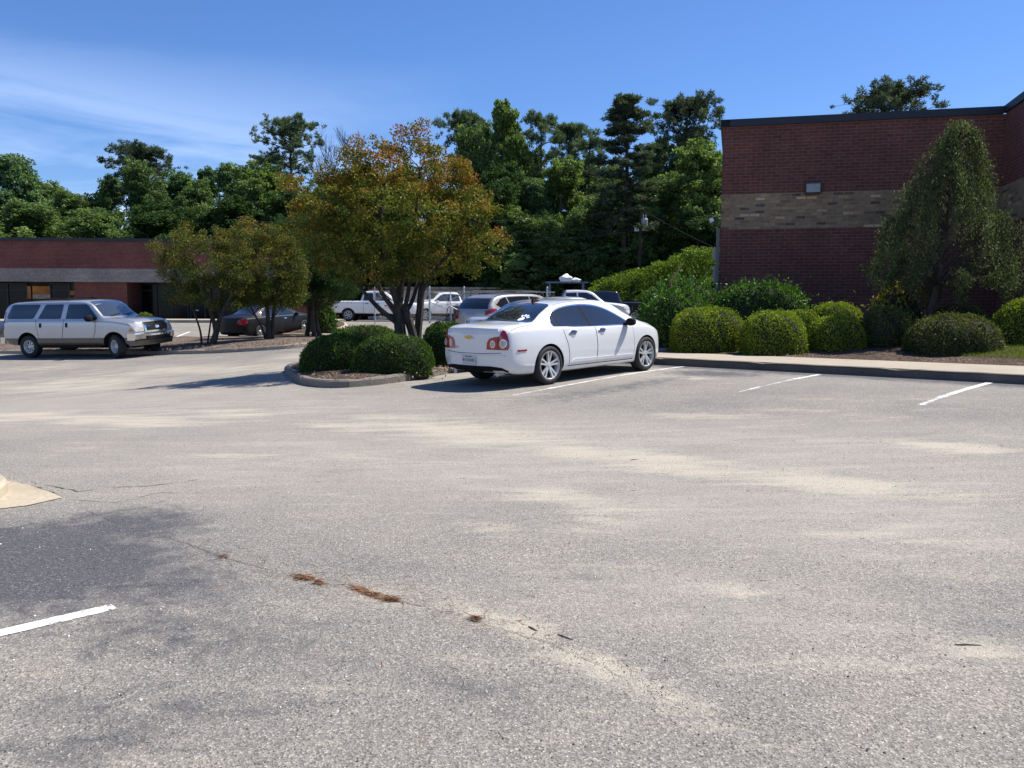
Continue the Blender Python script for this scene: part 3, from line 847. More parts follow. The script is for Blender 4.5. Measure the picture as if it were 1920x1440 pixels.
# ============================================================ VEHICLES
def pchip(T):
    X = np.array([p[0] for p in T], float); Y = np.array([p[1] for p in T], float)
    h = np.diff(X); d = np.diff(Y) / h; n = len(X); m = np.zeros(n)
    m[0], m[-1] = d[0], d[-1]
    for i in range(1, n - 1):
        if d[i - 1] * d[i] > 0:
            w1, w2 = 2 * h[i] + h[i - 1], h[i] + 2 * h[i - 1]
            m[i] = (w1 + w2) / (w1 / d[i - 1] + w2 / d[i])
    def f(x):
        x = np.clip(x, X[0], X[-1]); i = np.clip(np.searchsorted(X, x) - 1, 0, n - 2)
        t = (x - X[i]) / h[i]
        return (Y[i] * (1 + 2 * t) * (1 - t) ** 2 + m[i] * h[i] * t * (1 - t) ** 2 + Y[i + 1] * t * t * (3 - 2 * t) + m[i + 1] * h[i] * t * t * (t - 1))
    return f
def chaikin(P, n):
    for _ in range(n):
        a, b = P[:-1], P[1:]
        Q = np.empty((2 * len(a), P.shape[1])); Q[0::2] = a * .75 + b * .25; Q[1::2] = a * .25 + b * .75
        P = np.vstack([P[:1], Q, P[-1:]])
    return P
def cdt_patch(poly, step):
    P = [Vector(p) for p in poly]; B = []
    for i in range(len(P)):
        a, b = P[i], P[(i + 1) % len(P)]; k = max(1, int(math.ceil((b - a).length / step)))
        B += [a.lerp(b, t / k) for t in range(k)]
    n = len(B); A = np.array([(p.x, p.y) for p in B]); D = np.roll(A, -1, 0) - A
    I = []
    for x in np.arange(A[:, 0].min() + step * .5, A[:, 0].max(), step):
        for y in np.arange(A[:, 1].min() + step * .5, A[:, 1].max(), step):
            w = np.array((x, y)) - A; t = np.clip((w * D).sum(1) / np.maximum((D * D).sum(1), 1e-12), 0, 1)
            if ((w - D * t[:, None]) ** 2).sum(1).min() > (step * .45) ** 2: I.append(Vector((x, y)))
    r = delaunay_2d_cdt(B + I, [], [list(range(n))], 1, 1e-7)
    return r[0], [tuple(f) for f in r[2]]

class Car:
    def __init__(s, root, T, mats, arches, arch_r, ns=90, chk=2, sx=(0.93, .985, 1.0, .995, .97, .94)):
        s.root = root; s.T = {k: pchip(v) for k, v in T.items()}
        x0, x1 = T['top'][0][0], T['top'][-1][0]
        s.x0, s.x1 = x0, x1
        c = np.linspace(0, math.pi, ns); X = x0 + (x1 - x0) * (.5 - .5 * np.cos(c)) * .5 + (x1 - x0) * np.linspace(0, 1, ns) * .5
        rows = []
        for x in X:
            zt, zb, zs, W, wr, k = (float(s.T[q](x)) for q in ('top', 'belt', 'bot', 'w', 'wr', 'k'))
            zb = min(zb, zt - .015); h = zt - zb; wb = W * sx[5]
            P = np.array([(0, zs), (W * .8, zs), (W * sx[0], zs + .015), (W * sx[1], zs + min(.13, (zb - zs) * .25)), (W * sx[2], zs + (zb - zs) * .45), (W * sx[3], zs + (zb - zs) * .75),
                          (W * sx[4], zb - min(.035, (zb - zs) * .1)), (wb, zb), (wb + (wr - wb) * .18, zb + h * .12), (wr + (wb - wr) * .10, zt - min(.11, .32 * h)), (wr - .03, zt - min(.035, .13 * h)), (wr * .62, zt - min(.012, .04 * h)), (0, zt)])
            P = chaikin(P, chk)
            rows.append([(x - k * (p[0] / W) ** 2, p[0], p[1]) for p in P])
        A = np.array(rows); m = A.shape[1]
        B = A.copy(); B[:, :, 1] *= -1
        V = list(map(tuple, A.reshape(-1, 3))) + list(map(tuple, B.reshape(-1, 3)))
        n = len(X); off = n * m; f = []
        for i in range(n - 1):
            for j in range(m - 1):
                a, b, c_, d = i * m + j, i * m + j + 1, (i + 1) * m + j + 1, (i + 1) * m + j
                f.append((a, b, c_, d)); f.append((off + a, off + d, off + c_, off + b))
        for i, fl in ((0, 0), (n - 1, 1)):                      # flat-ish nose and tail following the plan curve
            x = X[i]; k = float(s.T['k'](x)); W = float(s.T['w'](x)); q = 9; idx = []
            for j in range(m):
                y = A[i, j, 1]; z = A[i, j, 2]; row = []
                for t in range(q + 1):
                    yy = y * (1 - 2 * t / q)
                    if t == 0: row.append(i * m + j)
                    elif t == q: row.append(off + i * m + j)
                    else: V.append((x - k * (yy / W) ** 2, yy, z)); row.append(len(V) - 1)
                idx.append(row)
            for j in range(m - 1):
                for t in range(q):
                    g = (idx[j][t], idx[j][t + 1], idx[j + 1][t + 1], idx[j + 1][t]); f.append(g if not fl else g[::-1])
        me = bpy.data.meshes.new('body'); me.from_pydata(V, [], f)
        bm = bmesh.new(); bm.from_mesh(me); bmesh.ops.remove_doubles(bm, verts=bm.verts, dist=1e-5)
        bmesh.ops.recalc_face_normals(bm, faces=bm.faces); bm.to_mesh(me)
        s.bvh = BVHTree.FromBMesh(bm); bm.free()
        o = link('body', me, mats, root)
        mb = MB()
        for ax, az, r in arches:
            for sd in (-1, 1):
                w_ = float(s.T['w'](ax)); mb.lathe([(0, sd * (w_ - .30)), (r, sd * (w_ - .30)), (r, sd * (w_ + .3)), (0, sd * (w_ + .3))], 40, 'y', (ax, 0, az))
        cut = mb.build('cut', M['well'])
        bmc = bmesh.new(); bmc.from_mesh(cut.data); bmesh.ops.remove_doubles(bmc, verts=bmc.verts, dist=1e-5); bmesh.ops.recalc_face_normals(bmc, faces=bmc.faces); bmc.to_mesh(cut.data); bmc.free()
        md = o.modifiers.new('b', 'BOOLEAN'); md.operation = 'DIFFERENCE'; md.object = cut; md.solver = 'EXACT'
        dg = bpy.context.evaluated_depsgraph_get(); dg.update()
        nm = bpy.data.meshes.new_from_object(o.evaluated_get(dg)); o.modifiers.clear()
        old = o.data; o.data = nm; nm.name = 'body'; bpy.data.objects.remove(cut); bpy.data.meshes.remove(old)
        nm.materials.clear()
        for q in mats: nm.materials.append(q)
        nm.materials.append(M['well'])
        wi = len(mats); mi = []
        for p in nm.polygons:
            c = p.center; hit = 0
            for ax, az, r in arches:
                d = math.hypot(c.x - ax, c.z - az); w_ = float(s.T['w'](ax))
                if d < r + .004 and abs(c.y) > w_ - .32 and (abs(p.normal.y) > .95 and abs(c.y) < w_ - .28 or (abs(p.normal.y) < .05 and d > r * .97)): hit = 1
            if c.z < float(s.T['bot'](c.x)) + .012 and p.normal.z < -.5: hit = 1
            mi.append(wi if hit else 0)
        nm.polygons.foreach_set('material_index', mi)
        nm.polygons.foreach_set('use_smooth', [True] * len(nm.polygons)); nm.set_sharp_from_angle(angle=R(38)); nm.update()
        s.body = o
    def cast(s, view, u, v, sd):
        if view == 'side': o, d = Vector((u, sd * 3, v)), Vector((0, -sd, 0))
        elif view == 'rear': o, d = Vector((s.x0 - 3, u, v)), Vector((1, 0, 0))
        elif view == 'front': o, d = Vector((s.x1 + 3, u, v)), Vector((-1, 0, 0))
        else: o, d = Vector((u, v, 4)), Vector((0, 0, -1))
        r = s.bvh.ray_cast(o, d)
        if r[0] is None:
            q = o + d * (3 - (abs(sd) * .8 if view == 'side' else 0))
            r = s.bvh.find_nearest(q)
        n = r[1]
        if n.dot(d) > 0: n = -n
        return r[0], n
    def patch(s, name, view, poly, mat, off=.003, thick=.006, sd=1, step=.06, parent=None, rnd=0, smooth=True):
        """a panel laid on the body: outline given in one elevation, curved with the body, real thickness"""
        if rnd: poly = [tuple(p) for p in smooth_poly([Vector(p) for p in poly], rnd)]
        v2, tr = cdt_patch(poly, step)
        top = []; bot = []
        for p in v2:
            c, n = s.cast(view, p.x, p.y, sd); top.append(c + n * off); bot.append(c - n * thick)
        N = len(top); f = list(tr) + []
        cnt = {}
        for t in tr:
            for a, b in zip(t, t[1:] + t[:1]):
                cnt[(a, b)] = 1
        f += [(a, N + a, N + b, b) for (a, b) in cnt if (b, a) not in cnt]
        me = bpy.data.meshes.new(name); me.from_pydata([tuple(p) for p in top + bot], [], f)
        bm = bmesh.new(); bm.from_mesh(me)
        bmesh.ops.recalc_face_normals(bm, faces=bm.faces)
        d = {'side': Vector((0, sd, 0)), 'rear': Vector((-1, 0, 0)), 'front': Vector((1, 0, 0)), 'top': Vector((0, 0, 1))}[view]
        big = max(bm.faces, key=lambda q: abs(q.normal.dot(d)) * q.calc_area())
        if big.normal.dot(d) < 0: bmesh.ops.reverse_faces(bm, faces=bm.faces)
        bm.to_mesh(me); bm.free()
        o = link(name, me, mat, parent or s.root, smooth); me.set_sharp_from_angle(angle=R(45))
        return o
    def strip(s, name, view, line, w, mat, off=.0025, sd=1, parent=None, closed=False, step=.05, thick=.004):
        P = [Vector(p) for p in line]; n = len(P); L, Rr = [], []
        for i in range(n):
            a = P[i - 1] if (closed or i) else P[i]; b = P[(i + 1) % n] if (closed or i < n - 1) else P[i]
            d = (b - a).normalized(); nr = Vector((-d.y, d.x)) * w / 2
            L.append(P[i] + nr); Rr.append(P[i] - nr)
        v, f = [], []
        idx = list(range(n)) + ([0] if closed else [])
        cols = []
        for q in range(len(idx) - 1):
            a, b = idx[q], idx[q + 1]; k = max(1, int((P[b] - P[a]).length / step))
            for t in range(k + (1 if q == len(idx) - 2 else 0)):
                cols.append((L[a].lerp(L[b], t / k), Rr[a].lerp(Rr[b], t / k)))
        for l, r in cols:
            for p in (l, r):
                c, nn = s.cast(view, p.x, p.y, sd); v += [c + nn * off, c - nn * thick]
        for i in range(len(cols) - 1):
            a, b = i * 4, i * 4 + 4
            f += [(a, a + 2, b + 2, b), (a, b, b + 1, a + 1), (a + 2, a + 3, b + 3, b + 2)]
        mb = MB(); mb.add(v, f); return mb.build(name, mat, parent or s.root)
    def sit(s, x, y, heading, wb, tr):
        """stand the car on the sloping ground"""
        h = Vector((math.cos(heading), math.sin(heading))); l = Vector((-h.y, h.x))
        g = lambda a, b: gz(x + h.x * a + l.x * b, y + h.y * a + l.y * b)
        zf, zr, zl, zR = g(wb / 2, 0), g(-wb / 2, 0), g(0, tr / 2), g(0, -tr / 2)
        fx = Vector((h.x, h.y, (zf - zr) / wb)).normalized(); ly = Vector((l.x, l.y, (zl - zR) / tr))
        up = fx.cross(ly).normalized(); ly = up.cross(fx)
        m = Matrix((fx, ly, up)).transposed().to_4x4(); m.translation = (x, y, (zf + zr) / 2 + .004)
        s.root.rotation_mode = 'XYZ'
        s.root.location = m.to_translation(); s.root.rotation_euler = m.to_euler()

def wheel(root, x, y, r, w, rim_r, style, sd, steer=0.0, dark=False):
    rot = Matrix.Rotation(steer, 3, 'Z')
    hub = MB()
    hub.lathe([(0, .0), (rim_r * .92, .0), (rim_r * .92, -w * .4), (0, -w * .4)], 24)           # brake disc and barrel
    def put(mb, name, mat, parent):
        mb.v = [tuple(rot @ Vector((p[0], p[1] * sd, p[2])) + Vector((x, y, r))) for p in mb.v]
        return mb.build(name, mat, parent, True)
    t = MB(); h = w / 2
    t.lathe([(rim_r, -h * .9), (rim_r + .015, -h), (r * .90, -h), (r * .965, -h * .86), (r, -h * .62), (r, h * .62), (r * .965, h * .86), (r * .90, h), (rim_r + .03, h), (rim_r + .006, h * .93), (rim_r, h * .80), (rim_r * .97, -h * .9)], 48)
    W = put(hub, 'wheel', M['trim'], root)
    put(t, 'tyre', M['rubber'], W)
    rm = MB()
    rm.lathe([(rim_r + .003, h * .90), (rim_r + .003, h * .78), (rim_r * .93, h * .70), (rim_r * .90, h * .1), (rim_r * .955, h * .1), (rim_r * .97, h * .9), (rim_r + .003, h * .90)], 48)
    if style == 'spokes':
        for k in range(5):
            for da in (-.19, .19):
                a = 2 * math.pi * k / 5 + da + .25
                c, s_ = math.cos(a), math.sin(a); tx, tz = -s_, c
                for r0, r1, y0, y1, w0, w1 in ((rim_r * .16, rim_r * .60, h * .62, h * .74, .020, .015), (rim_r * .58, rim_r * .97, h * .74, h * .80, .015, .021)):
                    v = []
                    for rr, yy, ww in ((r0, y0, w0), (r1, y1, w1)):
                        for q, dy in ((-1, 0), (1, 0), (1, -.035), (-1, -.035)):
                            v.append((c * rr + tx * ww * q, yy + dy, s_ * rr + tz * ww * q))
                    rm.add(v, [(0, 1, 5, 4), (1, 2, 6, 5), (2, 3, 7, 6), (3, 0, 4, 7), (0, 3, 2, 1), (4, 5, 6, 7)])
        rm.lathe([(0, h * .70), (rim_r * .13, h * .70), (rim_r * .24, h * .60), (rim_r * .24, h * .2)], 20)
    else:                                                       # pressed wheel with round ventilation holes
        n = 8 if style == 'holes' else 6
        rm.lathe([(0, h * .62), (rim_r * .20, h * .62), (rim_r * .28, h * .50), (rim_r * .42, h * .34)], 32)
        rm.lathe([(rim_r * .78, h * .26), (rim_r * .94, h * .14)], 32)
        for k in range(n):
            a = 2 * math.pi * k / n; b = a + 2 * math.pi / n * .52; v = []
            for t_ in np.linspace(a, b, 4):
                for rr, yy in ((rim_r * .40, h * .35), (rim_r * .60, h * .36), (rim_r * .80, h * .25)): v.append((rr * math.cos(t_), yy, rr * math.sin(t_)))
            rm.add(v, [(i * 3 + j, i * 3 + j + 1, i * 3 + j + 4, i * 3 + j + 3) for i in range(3) for j in range(2)])
    put(rm, 'rim', M['steel_dull'] if dark else M['alloy'], W)
    return W
def four_wheels(root, xf, xr, tr, r, w, rim, style, steer=0.0, dark=False):
    for x in (xf, xr):
        for sd in (-1, 1): wheel(root, x, sd * tr / 2, r, w, rim, style, sd, steer if x == xf else 0, dark)
def text_mesh(name, txt, size, mat, parent, M4, depth=.002):
    cu = bpy.data.curves.new(name, 'FONT'); cu.body = txt; cu.size = size; cu.extrude = depth; cu.align_x = 'CENTER'; cu.align_y = 'CENTER'
    t = bpy.data.objects.new(name, cu); COL.objects.link(t)
    dg = bpy.context.evaluated_depsgraph_get(); me = bpy.data.meshes.new_from_object(t.evaluated_get(dg))
    bpy.data.objects.remove(t)
    me.transform(M4); me.materials.clear()
    return link(name, me, mat, parent)
def mirror_shell(root, x, y, z, sd, mat, size=(.12, .22, .15), glass=True, base=None):
    mb = MB(); a, b, c = size
    prof = []
    for i in range(7):
        t = i / 6; q = .55 + .45 * math.sin(math.pi * (.12 + .80 * t)) if i not in (0, 6) else .55
        prof.append((t, q))
    v = []; n = 14
    for t, q in prof:
        for k in range(n):
            g = 2 * math.pi * k / n
            cx_ = math.copysign(abs(math.cos(g)) ** .6, math.cos(g)); sx_ = math.copysign(abs(math.sin(g)) ** .6, math.sin(g))
            v.append((x + (cx_ * a / 2 + (.03 * (1 - t))) * q, y + sd * (t * b), z + sx_ * c / 2 * q))
    f = [(i * n + k, i * n + (k + 1) % n, (i + 1) * n + (k + 1) % n, (i + 1) * n + k) for i in range(6) for k in range(n)]
    f += [tuple(range(n)), tuple(6 * n + k for k in range(n))]
    mb.add(v, f)
    mb.box((x + .02, y - sd * .03, z - c * .25), (.09, .10, .05))
    return mb.build('side_mirror', mat, root, True)
def car_thing(name, label, cat, group=None): return thing(name, label, cat, group=group)

# ---------------------------------------------------------------- the white sedan
def build_sedan():
    root = car_thing('parked_sedan', 'white four door sedan with a white paw sticker in its dark rear window', 'car')
    T = dict(top=[(-2.50, .90), (-2.47, .99), (-2.38, 1.035), (-2.15, 1.065), (-1.80, 1.085), (-1.68, 1.105), (-1.30, 1.27), (-.95, 1.385), (-.5, 1.435), (0, 1.45), (.40, 1.43), (.68, 1.375), (1.10, 1.185), (1.42, 1.03), (1.55, .99), (1.9, .925), (2.2, .82), (2.34, .70), (2.38, .60)],
             belt=[(-2.50, .80), (-2.40, .94), (-2.1, .985), (-1.6, .985), (-.8, .96), (0, .935), (1.0, .915), (1.5, .905), (1.9, .84), (2.2, .73), (2.38, .52)],
             bot=[(-2.50, .36), (-2.40, .26), (-2.1, .21), (-1, .185), (1, .185), (1.9, .19), (2.25, .22), (2.38, .30)],
             w=[(-2.50, .76), (-2.42, .81), (-2.2, .855), (-1.5, .893), (0, .890), (1.3, .893), (1.8, .875), (2.15, .80), (2.38, .68)],
             wr=[(-2.50, .66), (-2.1, .70), (-1.7, .67), (-1.3, .615), (-.9, .60), (0, .60), (.5, .59), (.9, .63), (1.45, .70), (2.0, .64), (2.38, .52)],
             k=[(-2.50, -.13), (-1.7, -.16), (-.9, -.06), (-.2, 0), (.4, .04), (1.0, .10), (1.7, .14), (2.1, .20), (2.38, .26)])
    c = Car(root, T, [M['paint_white']], [(-1.425, .335, .372), (1.425, .335, .372)], .372)
    P = M['paint_white']
    for sd in (-1, 1):
        # doors, laid proud of the body with a dark gap around them
        rear = [(-1.045, .93), (-.995, .80), (-.935, .66), (-.905, .52), (-.90, .33), (-.14, .325), (-.125, .6), (-.15, .93), (-.6, .945)]
        front = [(-.13, .93), (-.105, .6), (-.115, .325), (.96, .315), (1.005, .45), (1.01, .65), (.985, .885), (.5, .905)]
        dr = c.patch('door', 'side', rear, P, .0035, .004, sd, .07)
        df = c.patch('door', 'side', front, P, .0035, .004, sd, .07)
        c.strip('door_gap', 'side', [(-1.052, .94), (-1.00, .80), (-.942, .66), (-.912, .52), (-.907, .32)], .007, M['seam'], .002, sd, dr)
        c.strip('door_gap', 'side', [(-.137, .935), (-.113, .6), (-.127, .32)], .008, M['seam'], .005, sd, df)
        c.strip('door_gap', 'side', [(.99, .89), (1.017, .65), (1.012, .45), (.965, .31)], .007, M['seam'], .002, sd, df)
        # glass: one dark daylight opening with a chrome surround
        dlo = [(-1.285, .985), (-1.245, 1.12), (-1.13, 1.225), (-.93, 1.295), (-.62, 1.335), (-.25, 1.345), (.10, 1.315), (.42, 1.235), (.72, 1.10), (.93, .985), (1.0, .945), (.98, .93)]
        c.strip('window_trim', 'side', smooth_poly([Vector(p) for p in dlo], 1), .024, M['chrome'], .005, sd, root, True)
        c.patch('window_surround', 'side', smooth_poly([Vector(p) for p in dlo], 1), M['trim'], .0045, .004, sd, .06)
        rw = [(-1.265, .99), (-1.225, 1.115), (-1.11, 1.21), (-.92, 1.278), (-.62, 1.318), (-.40, 1.327), (-.335, 1.17), (-.285, .955)]
        fw = [(-.225, .953), (-.275, 1.17), (-.335, 1.327), (-.22, 1.328), (.10, 1.298), (.41, 1.218), (.70, 1.088), (.90, .975), (.955, .942)]
        c.patch('side_window', 'side', rw, M['glass'], .006, .004, sd, .06, dr)
        c.patch('side_window', 'side', fw, M['glass'], .006, .004, sd, .06, df)
        c.strip('window_post', 'side', [(-1.06, .995), (-1.125, 1.19)], .014, M['trim'], .009, sd, dr)
        c.patch('window_post', 'side', [(-.285, .955), (-.335, 1.17), (-.40, 1.327), (-.335, 1.327), (-.275, 1.17), (-.225, .953)], M['trim'], .0075, .004, sd, .06, df)
        # chrome handles in shield shaped recesses
        for x, d_ in ((-.80, dr), (.03, df)):
            cup = smooth_poly([Vector(q) for q in ((x - .105, .865), (x - .05, .885), (x + .05, .885), (x + .105, .865), (x + .055, .80), (x, .775), (x - .055, .80))], 2)
            hd = c.patch('door_handle', 'side', cup, M['handle'], .0075, .004, sd, .04, d_)
            c.patch('handle_bar', 'side', smooth_poly([Vector(q) for q in ((x - .115, .862), (x - .06, .902), (x + .06, .902), (x + .115, .862), (x + .05, .856), (x - .05, .856))], 1), M['chrome'], .024, .004, sd, .04, hd)
        # sill moulding, and a dark strip painted below it as a shadow line
        c.patch('sill_moulding', 'side', [(-.86, .345), (1.0, .33), (1.03, .355), (1.0, .375), (-.80, .40)], P, .022, .004, sd, .06)
        c.strip('sill_shadow', 'side', [(-.95, .285), (.98, .272)], .014, M['seam'], .002, sd)
        # tail lamps: tall outer lobe wrapping the corner, lower inner lobe on the boot lid
        lamp = [(.395, .655), (.772, .648), (.785, .70), (.778, .80), (.752, .89), (.705, .955), (.668, .975), (.645, .875), (.55, .862), (.45, .835), (.405, .77)]
        lens = c.patch('tail_light', 'rear', [(y * sd, z) for y, z in lamp], M['tail_red'], .012, .01, 1, .04, root)
        for cy, cz, r in ((.702, .752, .066), (.515, .745, .056)):
            ring = [((cy + r * .88 * math.cos(a)) * sd, cz + r * 1.12 * math.sin(a)) for a in np.linspace(0, 2 * math.pi, 20)[:-1]]
            q = c.patch('lamp_bowl', 'rear', ring, M['chrome'], .014, .004, 1, .05, lens)
            ring = [((cy + r * .70 * math.cos(a)) * sd, cz + r * .92 * math.sin(a)) for a in np.linspace(0, 2 * math.pi, 20)[:-1]]
            c.patch('reversing_lens', 'rear', ring, M['tail_clear'], .017, .004, 1, .05, lens)
        c.strip('lamp_seam', 'rear', [(.605 * sd, .655), (.612 * sd, .80), (.64 * sd, .87)], .010, M['seam'], .0145, 1, lens)
        c.patch('side_marker', 'side', [(-2.19, .645), (-1.98, .645), (-1.99, .615), (-2.17, .612)], M['tail_red'], .008, .004, sd, .09)
        # headlamp, wing gap, bumper joints
        c.patch('headlight', 'side', [(1.95, .80), (2.10, .765), (2.24, .70), (2.30, .60), (2.22, .61), (2.08, .68), (1.98, .745)], M['head_lens'], .006, .006, sd, .04)
        c.patch('indicator', 'side', [(1.95, .80), (2.03, .785), (2.06, .69), (1.98, .745)], M['amber'], .008, .006, sd, .04)
        c.patch('bumper_crease', 'side', [(-2.06, .385), (-1.80, .365), (-1.81, .345), (-2.02, .36)], P, .010, .004, sd, .05)
        mirror_shell(root, .80, sd * .86, .985, sd, M['trim'] if sd < 0 else P, (.13, .20, .15))
    # rear window, windscreen, lids
    c.patch('rear_window', 'top', [(-1.735, .0), (-1.735, .45), (-1.70, .60), (-1.62, .64), (-1.32, .55), (-1.02, .50), (-.94, .42), (-.91, 0), (-.94, -.42), (-1.02, -.50), (-1.32, -.55), (-1.62, -.64), (-1.70, -.60), (-1.735, -.45)], M['glass'], .004, .006, 1, .07)
    c.patch('windscreen', 'top', [(.66, 0), (.64, .45), (.72, .53), (1.05, .58), (1.32, .62), (1.40, .45), (1.46, 0), (1.40, -.45), (1.32, -.62), (1.05, -.58), (.72, -.53), (.64, -.45)], M['glass'], .004, .006, 1, .07)
    c.strip('boot_gap', 'rear', [(-.66, .60), (-.3, .585), (.3, .585), (.66, .60)], .010, M['seam'], .002)
    c.strip('boot_gap', 'top', [(-1.80, -.74), (-2.30, -.76)], .008, M['seam'], .002); c.strip('boot_gap', 'top', [(-1.80, .74), (-2.30, .76)], .008, M['seam'], .002)
    c.strip('roof_joint', 'top', [(-.93, -.515), (-.4, -.54), (.6, -.52)], .008, M['seam'], .002); c.strip('roof_joint', 'top', [(-.93, .515), (-.4, .54), (.6, .52)], .008, M['seam'], .002)
    c.patch('boot_lip', 'rear', [(-.62, .955), (0, .965), (.62, .955), (.60, .985), (0, 1.0), (-.60, .985)], P, .022, .01, 1, .06)
    c.patch('rear_apron', 'rear', [(-.74, .30), (-.66, .355), (-.45, .375), (.45, .375), (.66, .355), (.74, .30), (.70, .235), (.4, .222), (-.4, .222), (-.70, .235)], M['trim'], .010, .03, 1, .06)
    c.patch('bumper_step', 'rear', [(-.72, .565), (0, .55), (.72, .565), (.74, .545), (0, .53), (-.74, .545)], P, .018, .006, 1, .06)
    pl = c.patch('licence_plate', 'rear', [(-.16, .39), (.16, .39), (.16, .55), (-.16, .55)], M['plate'], .026, .01, 1, .16, None, 0, False)
    pp, pn = c.cast('rear', 0, .47, 1)
    B = Matrix(((0, 0, -1, pp.x - .028), (-1, 0, 0, 0), (0, 1, 0, .47), (0, 0, 0, 1)))
    text_mesh('plate_number', 'TZ2145', .066, M['plate_ink'], pl, B @ Matrix.Translation((.028, -.004, 0)))
    text_mesh('plate_state', 'SOUTH CAROLINA', .019, M['plate_ink'], pl, B @ Matrix.Translation((0, .060, 0)))
    mb = MB(); mb.lathe([(0, -.003), (.022, -.003), (.022, .001), (0, .001)], 12, 'y', (0, 0, 0)); mb.v = [tuple(B @ Vector((p[0] - .118, p[2], p[1] + .001))) for p in mb.v]
    mb.build('plate_emblem', M['plate_red'], pl)
    for sx in (-1, 1):
        mb = MB(); mb.tube([(-2.10, sx * .52, .235), (-2.36, sx * .52, .235)], .042, 14); mb.build('exhaust', M['steel_dull'], root)
    # emblem and lettering on the lid
    q, n_ = c.cast('rear', 0, .855, 1)
    E_ = Matrix(((0, 0, -1, q.x - .010), (-1, 0, 0, 0), (0, 1, 0, .855), (0, 0, 0, 1)))
    bow = [(-.085, -.018), (-.035, -.018), (-.035, -.034), (.035, -.034), (.035, -.018), (.095, -.018), (.085, .018), (.035, .018), (.035, .034), (-.035, .034), (-.035, .018), (-.095, .018)]
    for nm, sc, d0, mt in (('emblem_rim', 1.18, .006, 'chrome'), ('emblem', 1.0, .011, 'gold')):
        mb = MB(); mb.prism([(a * sc, b * sc) for a, b in bow], -.01, d0); mb.v = [tuple(E_ @ Vector(p)) for p in mb.v]; mb.build(nm, M[mt], root)
    q2, _ = c.cast('rear', .33, .69, 1)
    text_mesh('model_lettering', 'MALIBU', .045, M['steel_dull'], root, Matrix(((0, 0, -1, q2.x - .006), (-1, 0, 0, .33), (0, 1, 0, .68), (0, 0, 0, 1))))
    q2, _ = c.cast('rear', .55, .93, 1)
    text_mesh('badge_lettering', 'LTZ', .045, M['steel_dull'], root, Matrix(((0, 0, -1, q2.x - .008), (-1, 0, 0, .56), (0, 1, 0, .925), (0, 0, 0, 1))))
    # paw sticker
    def disc(cx, cy, rx, ry, rot=0):
        return [(cx + rx * math.cos(a) * math.cos(rot) - ry * math.sin(a) * math.sin(rot), cy + rx * math.cos(a) * math.sin(rot) + ry * math.sin(a) * math.cos(rot)) for a in np.linspace(0, 2 * math.pi, 14)[:-1]]
    stk = None
    for k, (a, b, rx, ry, ro) in enumerate([(-1.58, -.36, .075, .055, 0), (-1.475, -.295, .034, .022, .6), (-1.45, -.345, .036, .022, .15), (-1.455, -.40, .036, .022, -.3), (-1.495, -.445, .034, .021, -.8)]):
        o = c.patch('paw_sticker', 'top', disc(a, b, rx, ry, ro), M['sticker'], .0065, .001, 1, .04, stk)
        if k == 0: stk = o
    # shark fin antenna
    mb = MB(); zt = float(c.T['top'](-.78))
    mb.add([(-.90, -.035, zt - .01), (-.90, .035, zt - .01), (-.68, -.018, zt), (-.68, .018, zt), (-.90, -.010, zt + .062), (-.90, .010, zt + .062), (-.84, -.008, zt + .066), (-.84, .008, zt + .066)],
           [(0, 1, 5, 4), (1, 3, 7, 5), (3, 2, 6, 7), (2, 0, 4, 6), (4, 5, 7, 6)])
    mb.build('antenna', M['trim'], root)
    c.patch('brake_light', 'top', [(-.955, -.13), (-.955, .13), (-.925, .13), (-.925, -.13)], M['tail_red'], .006, .002, 1, .1)
    c.patch('grille', 'front', [(-.45, .50), (.45, .50), (.42, .64), (-.42, .64)], M['grille'], .008, .01, 1, .07)
    c.patch('lower_grille', 'front', [(-.5, .30), (.5, .30), (.48, .44), (-.48, .44)], M['grille'], .008, .01, 1, .07)
    four_wheels(root, 1.425, -1.425, 1.56, .335, .225, .246, 'spokes')
    return c
hd = R(90 - 44)
c = build_sedan()
ra = Vector((.65, 14.70)); hv = Vector((math.cos(hd), math.sin(hd))); lv = Vector((-hv.y, hv.x))
ctr = ra + hv * 1.425 + lv * .86
c.sit(ctr.x, ctr.y, hd, 2.85, 1.56)

